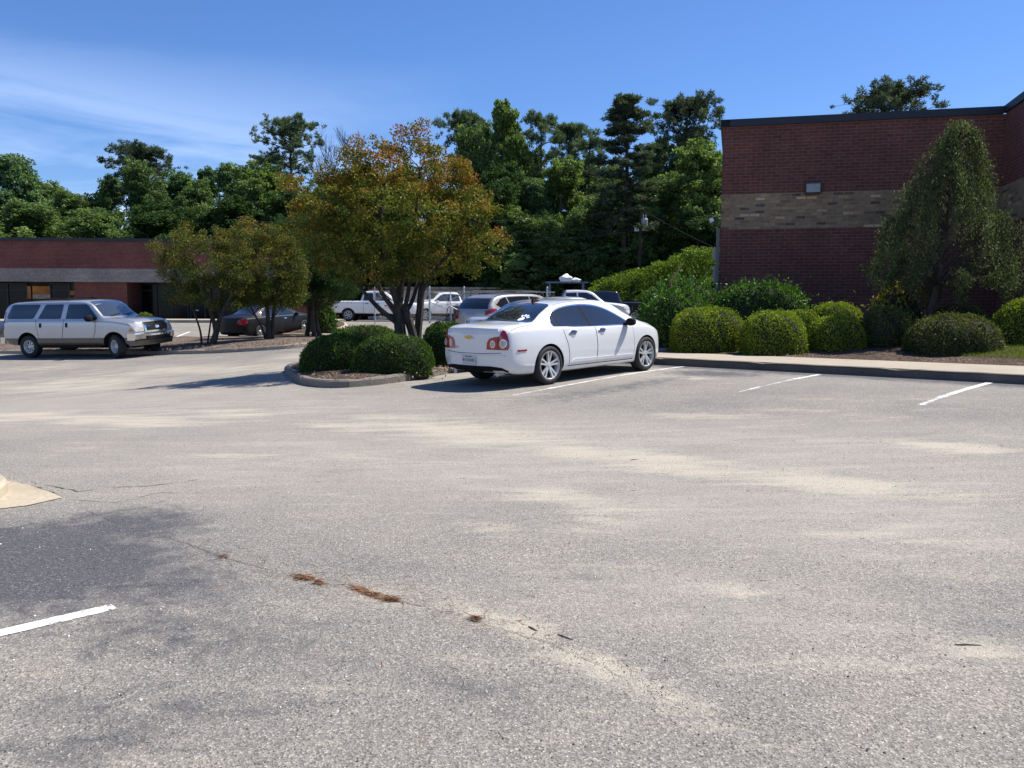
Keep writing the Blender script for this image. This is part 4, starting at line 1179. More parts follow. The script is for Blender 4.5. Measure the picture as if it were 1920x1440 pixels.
# ---------------------------------------------------------------- the big silver wagon on the left
def build_wagon(label, paint_, low):
    root = car_thing('parked_suv', label, 'suv')
    T = dict(top=[(-3.0, 1.20), (-2.97, 1.50), (-2.86, 1.80), (-2.70, 1.925), (-2.4, 1.975), (-1.5, 2.0), (0, 2.0), (.55, 1.98), (.85, 1.91), (1.18, 1.64), (1.48, 1.405), (1.62, 1.375), (2.2, 1.33), (2.55, 1.27), (2.70, 1.19), (2.76, 1.05)],
             belt=[(-3.0, 1.10), (-2.9, 1.27), (-2.5, 1.31), (0, 1.30), (1.3, 1.285), (1.7, 1.27), (2.3, 1.20), (2.6, 1.12), (2.76, .95)],
             bot=[(-3.0, .62), (-2.9, .50), (-2, .42), (2.0, .42), (2.5, .46), (2.76, .60)],
             w=[(-3.0, .92), (-2.9, .97), (-2.5, 1.0), (0, 1.01), (1.8, 1.01), (2.4, .985), (2.76, .95)],
             wr=[(-3.0, .86), (-2.8, .80), (-2.4, .80), (0, .81), (.7, .80), (1.1, .84), (1.5, .90), (2.0, .87), (2.5, .84), (2.76, .82)],
             k=[(-3.0, -.06), (-2.5, -.05), (-1.5, 0), (.4, .03), (1.0, .10), (1.6, .12), (2.2, .09), (2.76, .09)])
    c = Car(root, T, [paint_], [(-1.83, .43, .48), (1.83, .43, .48)], .48, 80, 2, (.95, .99, 1.0, .997, .985, .965))
    for sd in (-1, 1):
        low_ = [(-2.93, .46), (-2.93, .69), (-2.33, .69), (-2.33, .46)]
        c.patch('lower_cladding', 'side', [(-2.90, .52), (-2.90, .70), (-2.24, .70), (-2.30, .50)], low, .008, .01, sd, .08)
        c.patch('lower_cladding', 'side', [(-1.37, .44), (-1.43, .70), (1.43, .70), (1.37, .44)], low, .008, .01, sd, .08)
        c.patch('lower_cladding', 'side', [(2.29, .50), (2.24, .70), (2.42, .70), (2.42, .50)], low, .008, .01, sd, .08)
        rd = c.patch('door', 'side', [(-1.42, 1.32), (-1.33, .72), (-.33, .72), (-.22, 1.30)], paint_, .004, .004, sd, .08)
        fd = c.patch('door', 'side', [(-.20, 1.30), (-.30, .72), (.98, .72), (1.08, .95), (1.10, 1.27)], paint_, .004, .004, sd, .08)
        for d_, ln in ((rd, [(-1.43, 1.34), (-1.34, .71)]), (fd, [(-.21, 1.31), (-.315, .71)]), (fd, [(1.115, 1.27), (1.095, .95), (.99, .71)])):
            c.strip('door_gap', 'side', ln, .009, M['seam'], .006, sd, d_)
        c.patch('side_window', 'side', [(-2.72, 1.42), (-2.66, 1.38), (-1.60, 1.375), (-1.52, 1.42), (-1.28, 1.83), (-1.32, 1.87), (-2.44, 1.87), (-2.52, 1.84), (-2.71, 1.50)], M['glass'], .007, .004, sd, .08)
        c.patch('side_window', 'side', [(-1.31, 1.37), (-.40, 1.36), (-.36, 1.40), (-.28, 1.83), (-.32, 1.865), (-1.00, 1.865), (-1.06, 1.84), (-1.33, 1.40)], M['glass'], .007, .004, sd, .08, rd)
        c.patch('side_window', 'side', [(-.15, 1.36), (.62, 1.35), (.72, 1.305), (1.10, 1.300), (1.17, 1.37), (.74, 1.80), (.66, 1.85), (-.03, 1.86), (-.08, 1.82)], M['glass'], .007, .004, sd, .08, fd)
        for x, d_ in ((-1.22, rd), (-.10, fd)):
            c.patch('door_handle', 'side', [(x - .03, 1.07), (x + .03, 1.07), (x + .03, 1.22), (x - .03, 1.22)], M['trim'], .03, .004, sd, .06, d_)
        mirror_shell(root, .95, sd * .99, 1.38, sd, M['trim'], (.20, .26, .24))
        c.patch('headlight', 'front', [(sd * y, z) for y, z in ((.60, .90), (.93, .90), (.95, 1.02), (.94, 1.17), (.60, 1.17))], M['head_lens'], .02, .02, 1, .06)
        c.patch('indicator', 'side', [(2.44, .90), (2.62, .90), (2.63, 1.01), (2.46, 1.01)], M['amber'], .015, .01, sd, .06)
        c.patch('corner_lens', 'side', [(2.46, 1.02), (2.63, 1.02), (2.62, 1.16), (2.50, 1.17)], M['head_lens'], .015, .01, sd, .06)
        c.strip('hood_gap', 'top', [(1.45, sd * .86), (2.1, sd * .82), (2.55, sd * .80)], .014, M['seam'], .003)
        c.patch('tail_light', 'side', [(-2.96, 1.0), (-2.86, 1.0), (-2.80, 1.62), (-2.86, 1.64)], M['tail_red'], .01, .01, sd, .07)
        mb = MB(); mb.tube([(-2.25, sd * .66, 1.985), (-2.2, sd * .66, 2.035), (-.3, sd * .66, 2.05), (-.22, sd * .66, 2.0)], .022, 8); mb.build('roof_rail', M['trim'], root)
    mb = MB()
    for x in (-1.9, -1.1, -.5): mb.box((x, 0, 2.045), (.05, 1.3, .025))
    mb.build('roof_bar', M['trim'], root)
    c.patch('windscreen', 'top', [(.70, 0), (.66, .62), (.72, .70), (1.10, .76), (1.32, .80), (1.40, .6), (1.47, 0), (1.40, -.6), (1.32, -.80), (1.10, -.76), (.72, -.70), (.66, -.62)], M['glass_clear'], .004, .006, 1, .08)
    mb = MB()
    for y0, y1 in ((-.55, -.05), (.05, .60)): mb.tube([(1.42, y0, 1.44), (1.36, y1, 1.50)], .012, 6)
    mb.build('wiper', M['trim'], root)
    # chrome grille with dark mesh and an oval badge, chrome bumper
    g = c.patch('grille', 'front', [(-.56, .86), (.56, .86), (.58, 1.0), (.56, 1.19), (-.56, 1.19), (-.58, 1.0)], M['chrome'], .035, .02, 1, .08)
    c.patch('grille_mesh', 'front', [(-.48, .91), (.48, .91), (.49, 1.0), (.48, 1.135), (-.48, 1.135), (-.49, 1.0)], M['grille'], .040, .004, 1, .08, g)
    for z in (.965, 1.02, 1.075): c.strip('grille_bar', 'front', [(-.48, z), (.48, z)], .012, M['trim'], .046, 1, g)
    c.patch('grille_badge', 'front', [(.10 * math.cos(a), 1.02 + .042 * math.sin(a)) for a in np.linspace(0, 2 * math.pi, 17)[:-1]], M['chrome'], .052, .004, 1, .05, g)
    mb = MB(); pts = []
    for i in range(13):
        y = -1.0 + 2.0 * i / 12; pts.append((2.83 - .16 * (abs(y)) ** 2.4, y))
    v = []
    for x, y in pts:
        for dx, z in ((-.30, .83), (.0, .835), (.035, .80), (.035, .64), (-.02, .60), (-.30, .60)): v.append((x + dx, y, z))
    m = 6
    mb.add(v, [(i * m + j, i * m + (j + 1) % m, (i + 1) * m + (j + 1) % m, (i + 1) * m + j) for i in range(12) for j in range(m)] + [tuple(range(m)), tuple(12 * m + j for j in range(m))])
    bu = mb.build('front_bumper', M['chrome'], root, True)
    mb = MB(); mb.box((2.845, 0, .675), (.06, 1.15, .12)); mb.build('bumper_intake', M['trim'], bu)
    mb = MB(); v = []
    for x, y in pts:
        for dx, z in ((-.26, .598), (.01, .598), (-.05, .42), (-.26, .40)): v.append((x + dx, y * .98, z))
    m = 4
    mb.add(v, [(i * m + j, i * m + (j + 1) % m, (i + 1) * m + (j + 1) % m, (i + 1) * m + j) for i in range(12) for j in range(m)] + [tuple(range(m)), tuple(12 * m + j for j in range(m))])
    mb.build('air_dam', low, bu, True)
    mb = MB()
    for sd in (-1, 1): mb.box((0, sd * .93, .40), (2.6, .16, .05))
    mb.build('running_board', M['trim'], root)
    mb = MB(); mb.box((-3.02, 0, .62), (.20, 1.85, .22)); mb.build('rear_bumper', M['chrome'], root)
    mb = MB(); mb.box((0, 0, .42), (4.4, .9, .22)); mb.build('underframe', M['well'], root)
    four_wheels(root, 1.83, -1.83, 1.72, .40, .26, .225, 'holes', R(-20))
    return c
cw = build_wagon('long silver estate SUV with taupe lower panels and a chrome grille, beside the long island', M['paint_silver'], M['paint_taupe'])
h2 = R(-16); hv = Vector((math.cos(h2), math.sin(h2))); lv = Vector((-hv.y, hv.x))
fw = Vector((-13.55, 29.15)); ctr = fw - hv * 1.83 + lv * .98
cw.sit(ctr.x, ctr.y, h2, 3.66, 1.72)

# ---------------------------------------------------------------- the other vehicles
def generic_car(name, label, cat, sp_, paint_, group=None, res=56):
    root = car_thing(name, label, cat, group)
    c = Car(root, sp_['T'], [paint_], [(sp_['ax'][0], sp_['r'] * 1.0, sp_['r'] * 1.12), (sp_['ax'][1], sp_['r'], sp_['r'] * 1.12)], sp_['r'] * 1.12, res, 2, sp_.get('sx', (0.93, .985, 1.0, .995, .97, .94)))
    for sd in (-1, 1):
        for p in sp_.get('doors', []):
            d = c.patch('door', 'side', p, paint_, .004, .004, sd, .1)
            c.strip('door_gap', 'side', [p[0], p[1]], .016, M['seam'], .006, sd, d)
            xh = min(q[0] for q in p) + .14; zh = max(q[1] for q in p) - .10
            c.patch('door_handle', 'side', [(xh, zh), (xh + .17, zh), (xh + .17, zh + .035), (xh, zh + .035)], M[sp_.get('handle', 'trim')], .025, .004, sd, .1, d)
        for p in sp_['windows']: c.patch('side_window', 'side', p, M['glass'], .006, .004, sd, .09)
        for p in sp_.get('clad', []): c.patch('lower_cladding', 'side', p, M['trim'], .008, .01, sd, .1)
        for v, p in sp_.get('tails', []): c.patch('tail_light', v, [(a * (sd if v == 'rear' else 1), b) for a, b in p], M['tail_red'], .012, .01, sd if v == 'side' else 1, .06)
        for v, p in sp_.get('heads', []): c.patch('headlight', v, [(a * (sd if v == 'front' else 1), b) for a, b in p], M['head_lens'], .012, .01, sd if v == 'side' else 1, .06)
        if 'rail' in sp_:
            x0, x1, y, z = sp_['rail']; mb = MB(); mb.tube([(x0, sd * y, z - .06), (x0 + .12, sd * y, z), ((x0 + x1) / 2, sd * y, z + .02), (x1 - .12, sd * y, z), (x1, sd * y, z - .05)], .024, 8); mb.build('roof_rail', M[sp_.get('railm', 'dark_metal')], root)
        mx, my, mz = sp_['mirror']; mirror_shell(root, mx, sd * my, mz, sd, M['trim'] if sp_.get('mtrim') else paint_, (.14, .20, .16))
    f = lambda P: P + [(x, -y) for x, y in P[::-1] if y]
    c.patch('windscreen', 'top', f(sp_['screen']), M['glass_clear'], .005, .005, 1, .1)
    if 'rearglass' in sp_: c.patch('rear_window', *(('top', f(sp_['rearglass'])) if sp_['rearglass'][0][0] < -.65 else ('rear', f([(z, y) for z, y in sp_['rearglass']]))), M['glass'], .005, .005, 1, .1)
    if 'rearwin' in sp_: c.patch('rear_window', 'rear', sp_['rearwin'], M['glass'], .006, .006, 1, .1)
    for nm, v, p, mt in sp_.get('extra', []): c.patch(nm, v, p, M[mt], .012, .012, 1, .1)
    mb = MB(); mb.box((0, 0, sp_['r'] * 1.0), (sp_['T']['top'][-1][0] * 1.3, .8, .18)); mb.build('underframe', M['well'], root)
    four_wheels(root, sp_['ax'][0], sp_['ax'][1], sp_['tr'], sp_['r'], .22, sp_['r'] * .66, sp_.get('style', 'six'), 0, True)
    return c
SED = dict(ax=(1.40, -1.38), r=.32, tr=1.54, mirror=(.78, .85, .95), handle='chrome',
    T=dict(top=[(-2.40, .80), (-2.36, .96), (-2.2, 1.02), (-1.75, 1.06), (-1.6, 1.10), (-1.0, 1.36), (-.5, 1.43), (.1, 1.44), (.55, 1.37), (1.35, 1.0), (1.9, .90), (2.2, .78), (2.38, .58)],
           belt=[(-2.40, .72), (-2.2, .94), (-1.5, .95), (1.0, .90), (1.6, .88), (2.1, .74), (2.38, .50)], bot=[(-2.40, .36), (-2.2, .24), (-1, .19), (1.2, .19), (2.38, .28)],
           w=[(-2.40, .72), (-2.2, .83), (-1.4, .88), (1.3, .88), (1.9, .85), (2.38, .64)], wr=[(-2.40, .62), (-1.8, .66), (-1.2, .60), (.6, .59), (1.3, .68), (2.0, .62), (2.38, .5)],
           k=[(-2.40, -.14), (-1.5, -.14), (-.5, 0), (.5, .04), (1.2, .10), (2.0, .2), (2.38, .26)]),
    doors=[[(-.95, .90), (-.80, .33), (-.12, .32), (-.12, .89)], [(-.10, .89), (-.10, .32), (.95, .32), (.97, .86)]],
    windows=[[(-1.22, .98), (-1.05, 1.18), (-.75, 1.29), (-.30, 1.325), (-.26, .95)], [(-.20, .95), (-.24, 1.325), (.10, 1.30), (.45, 1.19), (.92, .93)]],
    tails=[('rear', [(.42, .70), (.78, .68), (.80, .80), (.74, .92), (.50, .90)]), ('side', [(-2.26, .72), (-2.05, .74), (-2.10, .88), (-2.28, .92)])],
    heads=[('side', [(1.88, .78), (2.08, .72), (2.24, .62), (2.16, .58), (1.98, .64)]), ('front', [(.48, .56), (.70, .56), (.68, .70), (.50, .68)])],
    screen=[(.60, 0), (.58, .42), (.70, .53), (1.25, .60), (1.36, 0)], rearglass=[(-1.62, 0), (-1.60, .52), (-1.15, .52), (-.98, .44), (-.95, 0)])
XOV = dict(ax=(1.42, -1.42), r=.36, tr=1.58, mirror=(.78, .90, 1.10), handle='trim', rail=(-1.75, .55, .62, 1.74), style='spokes',
    T=dict(top=[(-2.38, .95), (-2.34, 1.12), (-2.20, 1.36), (-1.95, 1.56), (-1.7, 1.63), (-1.0, 1.68), (0, 1.69), (.5, 1.63), (1.35, 1.16), (1.5, 1.12), (2.0, 1.02), (2.30, .86), (2.38, .66)],
           belt=[(-2.38, .86), (-2.2, 1.10), (-1.6, 1.12), (.8, 1.05), (1.5, 1.02), (2.1, .88), (2.38, .56)], bot=[(-2.38, .44), (-2.2, .30), (-1, .24), (1.4, .24), (2.38, .34)],
           w=[(-2.38, .80), (-2.15, .89), (-1.4, .92), (1.4, .92), (2.0, .88), (2.38, .70)], wr=[(-2.38, .74), (-2.1, .70), (-1.6, .66), (0, .66), (.7, .66), (1.3, .75), (2.0, .70), (2.38, .56)],
           k=[(-2.38, -.12), (-1.8, -.10), (-.8, 0), (.4, .03), (1.2, .10), (2.0, .18), (2.38, .24)]),
    doors=[[(-1.05, 1.06), (-.88, .42), (-.12, .40), (-.14, 1.04)], [(-.12, 1.04), (-.10, .40), (1.0, .40), (1.04, 1.0)]],
    windows=[[(-1.95, 1.30), (-1.72, 1.47), (-1.48, 1.54), (-1.42, 1.54), (-1.30, 1.16), (-1.75, 1.20)], [(-1.22, 1.15), (-1.36, 1.545), (-.75, 1.575), (-.30, 1.575), (-.24, 1.11)], [(-.18, 1.11), (-.24, 1.575), (.15, 1.55), (.48, 1.45), (1.02, 1.06)]],
    clad=[[(-2.2, .30), (-2.15, .46), (-1.84, .46), (-1.84, .28)], [(-1.0, .26), (-.98, .38), (.98, .38), (1.0, .26)]],
    tails=[('rear', [(.60, .84), (.84, .82), (.86, .98), (.80, 1.14), (.60, 1.10)]), ('side', [(-2.27, .86), (-2.10, .88), (-1.96, 1.10), (-2.00, 1.18), (-2.20, 1.16)])],
    heads=[('side', [(1.92, .92), (2.10, .88), (2.26, .74), (2.14, .72), (1.98, .78)]), ('front', [(.50, .66), (.74, .66), (.72, .82), (.52, .80)])],
    screen=[(.55, 0), (.53, .48), (.66, .60), (1.22, .68), (1.34, 0)], rearwin=[(-.66, 1.16), (.66, 1.16), (.60, 1.50), (-.60, 1.50)],
    extra=[('rear_bumper', 'rear', [(-.80, .36), (.80, .36), (.82, .58), (-.82, .58)], 'trim'), ('licence_plate', 'rear', [(-.15, .72), (.15, .72), (.15, .86), (-.15, .86)], 'plate'), ('grille', 'front', [(-.4, .52), (.4, .52), (.38, .74), (-.38, .74)], 'grille')])
PICK = dict(ax=(1.65, -1.75), r=.385, tr=1.66, mirror=(.85, .95, 1.22), style='six', sx=(.95, .99, 1.0, .997, .985, .965),
    T=dict(top=[(-2.80, .95), (-2.78, 1.20), (-2.70, 1.24), (-1.05, 1.25), (-.98, 1.27), (-.86, 1.74), (-.74, 1.85), (-.2, 1.88), (.35, 1.86), (.62, 1.78), (1.15, 1.38), (1.30, 1.27), (1.9, 1.20), (2.45, 1.12), (2.62, 1.0), (2.68, .80)],
           belt=[(-2.80, .90), (-2.7, 1.19), (-.9, 1.20), (1.0, 1.19), (1.5, 1.16), (2.3, 1.05), (2.68, .72)], bot=[(-2.80, .58), (-2.6, .50), (-1, .46), (1.5, .46), (2.4, .46), (2.68, .52)],
           w=[(-2.80, .90), (-2.6, .95), (0, .96), (1.7, .96), (2.3, .92), (2.68, .80)], wr=[(-2.80, .84), (-1.05, .88), (-.9, .74), (-.4, .72), (.5, .71), (1.0, .78), (1.5, .84), (2.2, .80), (2.68, .70)],
           k=[(-2.80, -.03), (-1.1, -.02), (-.9, -.02), (0, 0), (.6, .05), (1.2, .10), (2.0, .12), (2.68, .20)]),
    doors=[[(-.80, 1.16), (-.80, .50), (-.15, .50), (-.12, 1.16)], [(-.10, 1.16), (-.12, .50), (1.0, .50), (1.12, .8), (1.10, 1.14)]],
    windows=[[(-.80, 1.27), (-.76, 1.70), (-.22, 1.73), (-.18, 1.26)], [(-.10, 1.26), (-.14, 1.73), (.30, 1.72), (.56, 1.62), (1.06, 1.24)]],
    tails=[('side', [(-2.78, .90), (-2.62, .90), (-2.60, 1.17), (-2.76, 1.17)]), ('rear', [(.76, .88), (.91, .88), (.91, 1.17), (.76, 1.17)])],
    heads=[('side', [(2.18, 1.08), (2.46, 1.03), (2.58, .90), (2.40, .86), (2.22, .92)]), ('front', [(.52, .86), (.80, .86), (.78, 1.02), (.54, 1.0)])],
    screen=[(.56, 0), (.54, .50), (.66, .64), (1.04, .70), (1.16, 0)], rearwin=[(-.62, 1.36), (.62, 1.36), (.58, 1.72), (-.58, 1.72)],
    extra=[('bed_floor', 'top', [(-2.68, -.76), (-1.12, -.76), (-1.12, .76), (-2.68, .76)], 'trim'), ('rear_bumper', 'rear', [(-.88, .56), (.88, .56), (.88, .74), (-.88, .74)], 'chrome'),
           ('grille', 'front', [(-.46, .70), (.46, .70), (.44, 1.0), (-.44, 1.0)], 'grille'), ('front_bumper', 'front', [(-.76, .52), (.76, .52), (.76, .66), (-.76, .66)], 'trim')])
def put_car(c, sp_, x, y, heading): c.sit(x, y, heading, sp_['ax'][0] - sp_['ax'][1], sp_['tr'])

c = generic_car('parked_sedan', 'silver sedan mostly hidden behind the white sedan, only its tail and roof edge showing', 'car', SED, M['paint_silver2']); put_car(c, SED, .98, 20.65, hd)
c = generic_car('parked_sedan', 'pale silver sedan with clouded headlamps, nose to the tall dark shrub', 'car', SED, M['paint_silver2']); put_car(c, SED, 1.85, 29.3, hd); c.root.scale = (1.04, 1, 1.10)
c = generic_car('parked_crossover', 'warm grey crossover with red tail lamps and dark roof rails', 'suv', XOV, M['paint_greige']); put_car(c, XOV, .22, 29.4, hd + R(2))
c = generic_car('parked_pickup', 'clean white pickup truck facing right behind the pale silver sedan', 'pickup truck', PICK, M['paint_white']); put_car(c, PICK, 3.5, 45.0, R(2))
c = generic_car('parked_pickup', 'dark navy pickup truck with a red tail lamp, beside the tall dark shrub', 'pickup truck', PICK, M['paint_dark']); put_car(c, PICK, 5.2, 49.5, R(180))
FLEET = dict(PICK)
FLEET['windows'] = PICK['windows']
c = generic_car('work_truck', 'white work pickup seen from the side through the tree trunks', 'pickup truck', FLEET, M['paint_fleet'], 'white work trucks by the fence'); put_car(c, FLEET, -8.25, 53.2, R(-3))
c.patch('door_decal', 'side', [(.50, .90), (.66, .90), (.66, 1.0), (.50, 1.0)], M['plate_red'], .009, .002, -1, .1)
c.patch('door_decal', 'side', [(.44, .80), (.80, .80), (.80, .84), (.44, .84)], M['steel_dull'], .009, .002, -1, .1)
c = generic_car('work_truck', 'white work pickup behind the chain link fence, facing left', 'pickup truck', FLEET, M['paint_fleet'], 'white work trucks by the fence'); put_car(c, FLEET, -4.55, 56.2, R(180 + 30))
c.patch('door_decal', 'side', [(.50, .90), (.80, .90), (.80, 1.0), (.50, 1.0)], M['steel_dull'], .009, .002, 1, .1)
c = generic_car('parked_sedan', 'black sedan in the shade behind the two small trees', 'car', SED, M['paint_black']); put_car(c, SED, -10.9, 38.4, R(62))
c = generic_car('parked_crossover', 'dark crossover cut off by the left picture edge, behind the silver SUV', 'suv', XOV, M['paint_dark']); put_car(c, XOV, -23.6, 36.0, R(-10))

# ============================================================ FENCE, POLE, WIRES, SMALL THINGS IN THE LOT
def fence_run(p, q, hgt, posts, label):
    p, q = xy(p), xy(q); L = (q - p).length; d = (q - p).normalized(); a = math.atan2(d.y, d.x)
    t = thing('chain_link_fence', label, 'fence', (p.x, p.y, gz(p.x, p.y)), a)
    g = lambda s: gz(p.x + d.x * s, p.y + d.y * s) - gz(p.x, p.y)
    for s, r, e in posts:
        mb = MB(); mb.tube([(s, 0, g(s) - .1), (s, 0, g(s) + hgt + e)], r, 10)
        if e: mb.lathe([(r * 1.1, hgt + e + g(s)), (r * .6, hgt + e + g(s) + .06), (0, hgt + e + g(s) + .08)], 10, 'z', (s, 0, 0))
        mb.build('post', M['galv'], t)
    for z in (hgt, .12):
        mb = MB(); mb.tube([(0, 0, g(0) + z), (L, 0, g(L) + z)], .024, 8); mb.build('rail', M['galv'], t)
    mb = MB(); st = .16; n = int(L / st)
    for k in range(-int(hgt / st), n):
        for sg in (-1, 1):
            x0 = k * st; a0, z0, x1, z1 = x0, .12, x0 + hgt - .12, hgt
            if a0 < 0: z0 = .12 - a0; a0 = 0
            if x1 > L: z1 = hgt - (x1 - L); x1 = L
            if x1 - a0 < .02: continue
            A, B = (a0, z0), (x1, z1)
            if sg < 0: A, B = (L - a0, z0), (L - x1, z1)
            mb.tube([(A[0], .01 * sg, A[1] + g(A[0])), (B[0], .01 * sg, B[1] + g(B[0]))], .0012, 3, 0, False)
    mb.build('wire_mesh', M['galv'], t)
    return t, g
fp = lambda px, Y: Vector((ray(px, 600)[0] / ray(px, 600)[1] * Y, Y))
FY = 47.5
t, g = fence_run(fp(700, FY + 1.5), fp(1040, FY - .5), 1.75, [(.1, .03, .02), (1.7, .024, 0), (3.35, .055, .25), (4.55, .024, 0), (5.35, .055, .25), (7.6, .024, 0), (10.05, .055, .25)], 'galvanised chain link fence with heavy gate posts')
for (x0, z0, x1, z1) in ((3.35, 1.2, 4.5, .75), (5.35, 1.7, 4.4, 1.15), (2.6, .15, 3.2, .5)):
    mb = MB(); mb.tube([(x0, -.06, z0 + g(x0)), (x1, -.06, z1 + g(x1))], .022, 8); mb.build('brace', M['galv'], t)
# a thin sign post near the white work truck, the black swan-neck pipe, the dark bin
p = fp(703, 44.5); mb = MB(); z = gz(p.x, p.y); mb.tube([(p.x, p.y, z - .1), (p.x, p.y, z + 2.0)], .028, 8)
tag(mb.build('steel_post', M['galv'], None), 'thin grey steel post before the side-on white work truck', 'post')
p = at(838.5, 604); mb = MB(); z = p.z
mb.tube([(p.x, p.y, z - .1), (p.x, p.y, z + .72), (p.x + .03, p.y, z + .82), (p.x + .10, p.y, z + .89), (p.x + .20, p.y, z + .905), (p.x + .30, p.y, z + .905)], .036, 10)
mb.tube([(p.x + .28, p.y, z + .905), (p.x + .33, p.y, z + .93)], .052, 10); mb.box((p.x, p.y, z + .01), (.2, .2, .06))
tag(mb.build('swan_neck_pipe', M['black_pipe'], None), 'black swan neck vent pipe standing left of the grey crossover', 'pipe')
p = at(862, 606); bn = thing('wheeled_bin', 'dark slate bin on a stepped base, left of the grey crossover', 'bin', p, R(10))
mb = MB(); mb.box((0, 0, .12), (1.0, .8, .24), None, 0, .9); mb.build('base', M['bin'], bn)
mb = MB(); mb.box((0, 0, .58), (.62, .55, .70), None, 0, 1.12); mb.build('body', M['bin'], bn)
mb = MB(); mb.box((0, 0, .955), (.74, .66, .05)); mb.tube([(-.3, -.36, .93), (.3, -.36, .93)], .02, 8); mb.build('lid', M['bin'], bn)
p = fp(846, 45.8); z = gz(p.x, p.y)
pp = thing('ramp_handrail', 'pale slanting handrail beside the dark bin', 'handrail', (p.x, p.y, z))
mb = MB(); mb.tube([(-.05, 0, .98), (.95, 0, .52)], .028, 8); mb.build('rail', M['white_sign'], pp)
mb = MB(); mb.tube([(.0, 0, 0), (.0, 0, .955)], .02, 8); mb.build('post', M['galv'], pp)
mb = MB(); mb.tube([(.9, 0, 0), (.9, 0, .54)], .02, 8); mb.build('post', M['galv'], pp)
# ladder rack with two white bundles behind the trucks
p = fp(1062, 52.5); z = gz(p.x, p.y)
rk = thing('pipe_rack', 'blue steel pipe rack standing behind the white pickup', 'rack', (p.x, p.y, z))
for sx in (-1.05, 1.0):
    for sy in (-.5, .5):
        mb = MB(); mb.tube([(sx, sy, 0), (sx, sy, 2.38)], .035, 8); mb.build('leg', simple('blue_rack_paint', (.10, .16, .22), .5, vary=.2), rk)
mb = MB()
for sy in (-.5, .5): mb.box((0, sy, 2.42), (2.6, .06, .07))
for sx in (-1.2, -.4, .4, 1.2): mb.box((sx, 0, 2.42), (.06, .94, .06))
mb.build('frame', simple('blue_rack_frame', (.12, .18, .24), .5, vary=.2), rk)
def bundle(x, y, z, a, b, c, label, seed):
    rr = random.Random(seed); bm = bmesh.new(); bmesh.ops.create_icosphere(bm, subdivisions=3, radius=1)
    for v in bm.verts:
        k = 1 + .18 * math.sin(v.co.x * 5 + seed) * math.sin(v.co.y * 4 + 1) + .1 * math.sin(v.co.z * 7)
        v.co = Vector((v.co.x * a * k, v.co.y * b * k, max(-.6, v.co.z) * c * k))
    me = bpy.data.meshes.new('canvas_bundle'); bm.to_mesh(me); bm.free()
    o = link('canvas_bundle', me, M['sticker'], None, True); o.location = (x, y, z); return tag(o, label, 'bundle')
bundle(p.x - .05, p.y, z + 2.46 + .17, .38, .32, .28, 'larger lumpy white canvas bundle on the pipe rack', 1)
bundle(p.x + .55, p.y + .05, z + 2.46 + .09, .27, .25, .15, 'smaller flat white canvas bundle on the pipe rack', 3)

# utility pole with transformer, and its wires
pb = fp(1196, 57.0); pz = gz(pb.x, pb.y)
top = atY(1203, 388, 57.0); foot = Vector((pb.x, pb.y, pz))
pole = thing('utility_pole', 'dark wooden utility pole carrying a grey transformer', 'utility pole', foot)
L_ = top - foot
mb = MB(); mb.tube([Vector((0, 0, -.3)), L_ * .5, L_], [.13, .12, .10], 12); mb.build('pole_shaft', M['pole_wood'], pole)
def onp(py, px=None):
    q = atY(px if px else 1200, py, 57.0) - foot; return q
q = onp(391, 1196); mb = MB(); mb.box((q.x, -.1, q.z), (1.1, .09, .11), Matrix.Rotation(R(6), 3, 'Y')); mb.build('crossarm', M['pole_wood'], pole)
q = onp(421, 1208); mb = MB(); mb.lathe([(0, q.z - .42), (.20, q.z - .42), (.22, q.z - .38), (.22, q.z + .30), (.24, q.z + .31), (.20, q.z + .38), (0, q.z + .40)], 18, 'z', (q.x, -.05, 0))
tf = mb.build('transformer', M['transformer'], pole, True)
for dx in (-.09, .08):
    mb = MB(); mb.lathe([(.03, q.z + .38), (.05, q.z + .45), (.03, q.z + .50), (.05, q.z + .56), (.02, q.z + .66), (0, q.z + .66)], 8, 'z', (q.x + dx, -.05, 0)); mb.build('bushing', M['lens'], tf)
q = onp(429, 1193); mb = MB(); mb.box((q.x, -.2, q.z), (.28, .10, .34)); bx = mb.build('meter_box', M['white_sign'], pole)
mb = MB(); mb.box((q.x, -.256, q.z + .02), (.18, .02, .20)); mb.build('meter_door', M['galv'], bx)
def wire(a, b, sag, label, r=.009):
    P = [a.lerp(b, t) - Vector((0, 0, sag * 4 * t * (1 - t))) for t in np.linspace(0, 1, 15)]
    mb = MB(); mb.tube(P, r, 5); return tag(mb.build('overhead_wire', M['wire'], None), label, 'wire', 'overhead wires along the trees')
wire(atY(1198, 392, 56.9), atY(480, 415, 56.0), .5, 'topmost thin overhead wire running left from the pole top')
wire(atY(1197, 432, 56.9), atY(880, 452, 56.5), .25, 'thin overhead wire running left from the meter box')
wire(atY(1197, 466, 56.9), atY(880, 478, 56.5), .2, 'lowest thin overhead wire running left from the pole')
wire(atY(1204, 392, 57.0), atY(1336, 462, 50), .1, 'guy wire slanting down from the pole to the brick building')

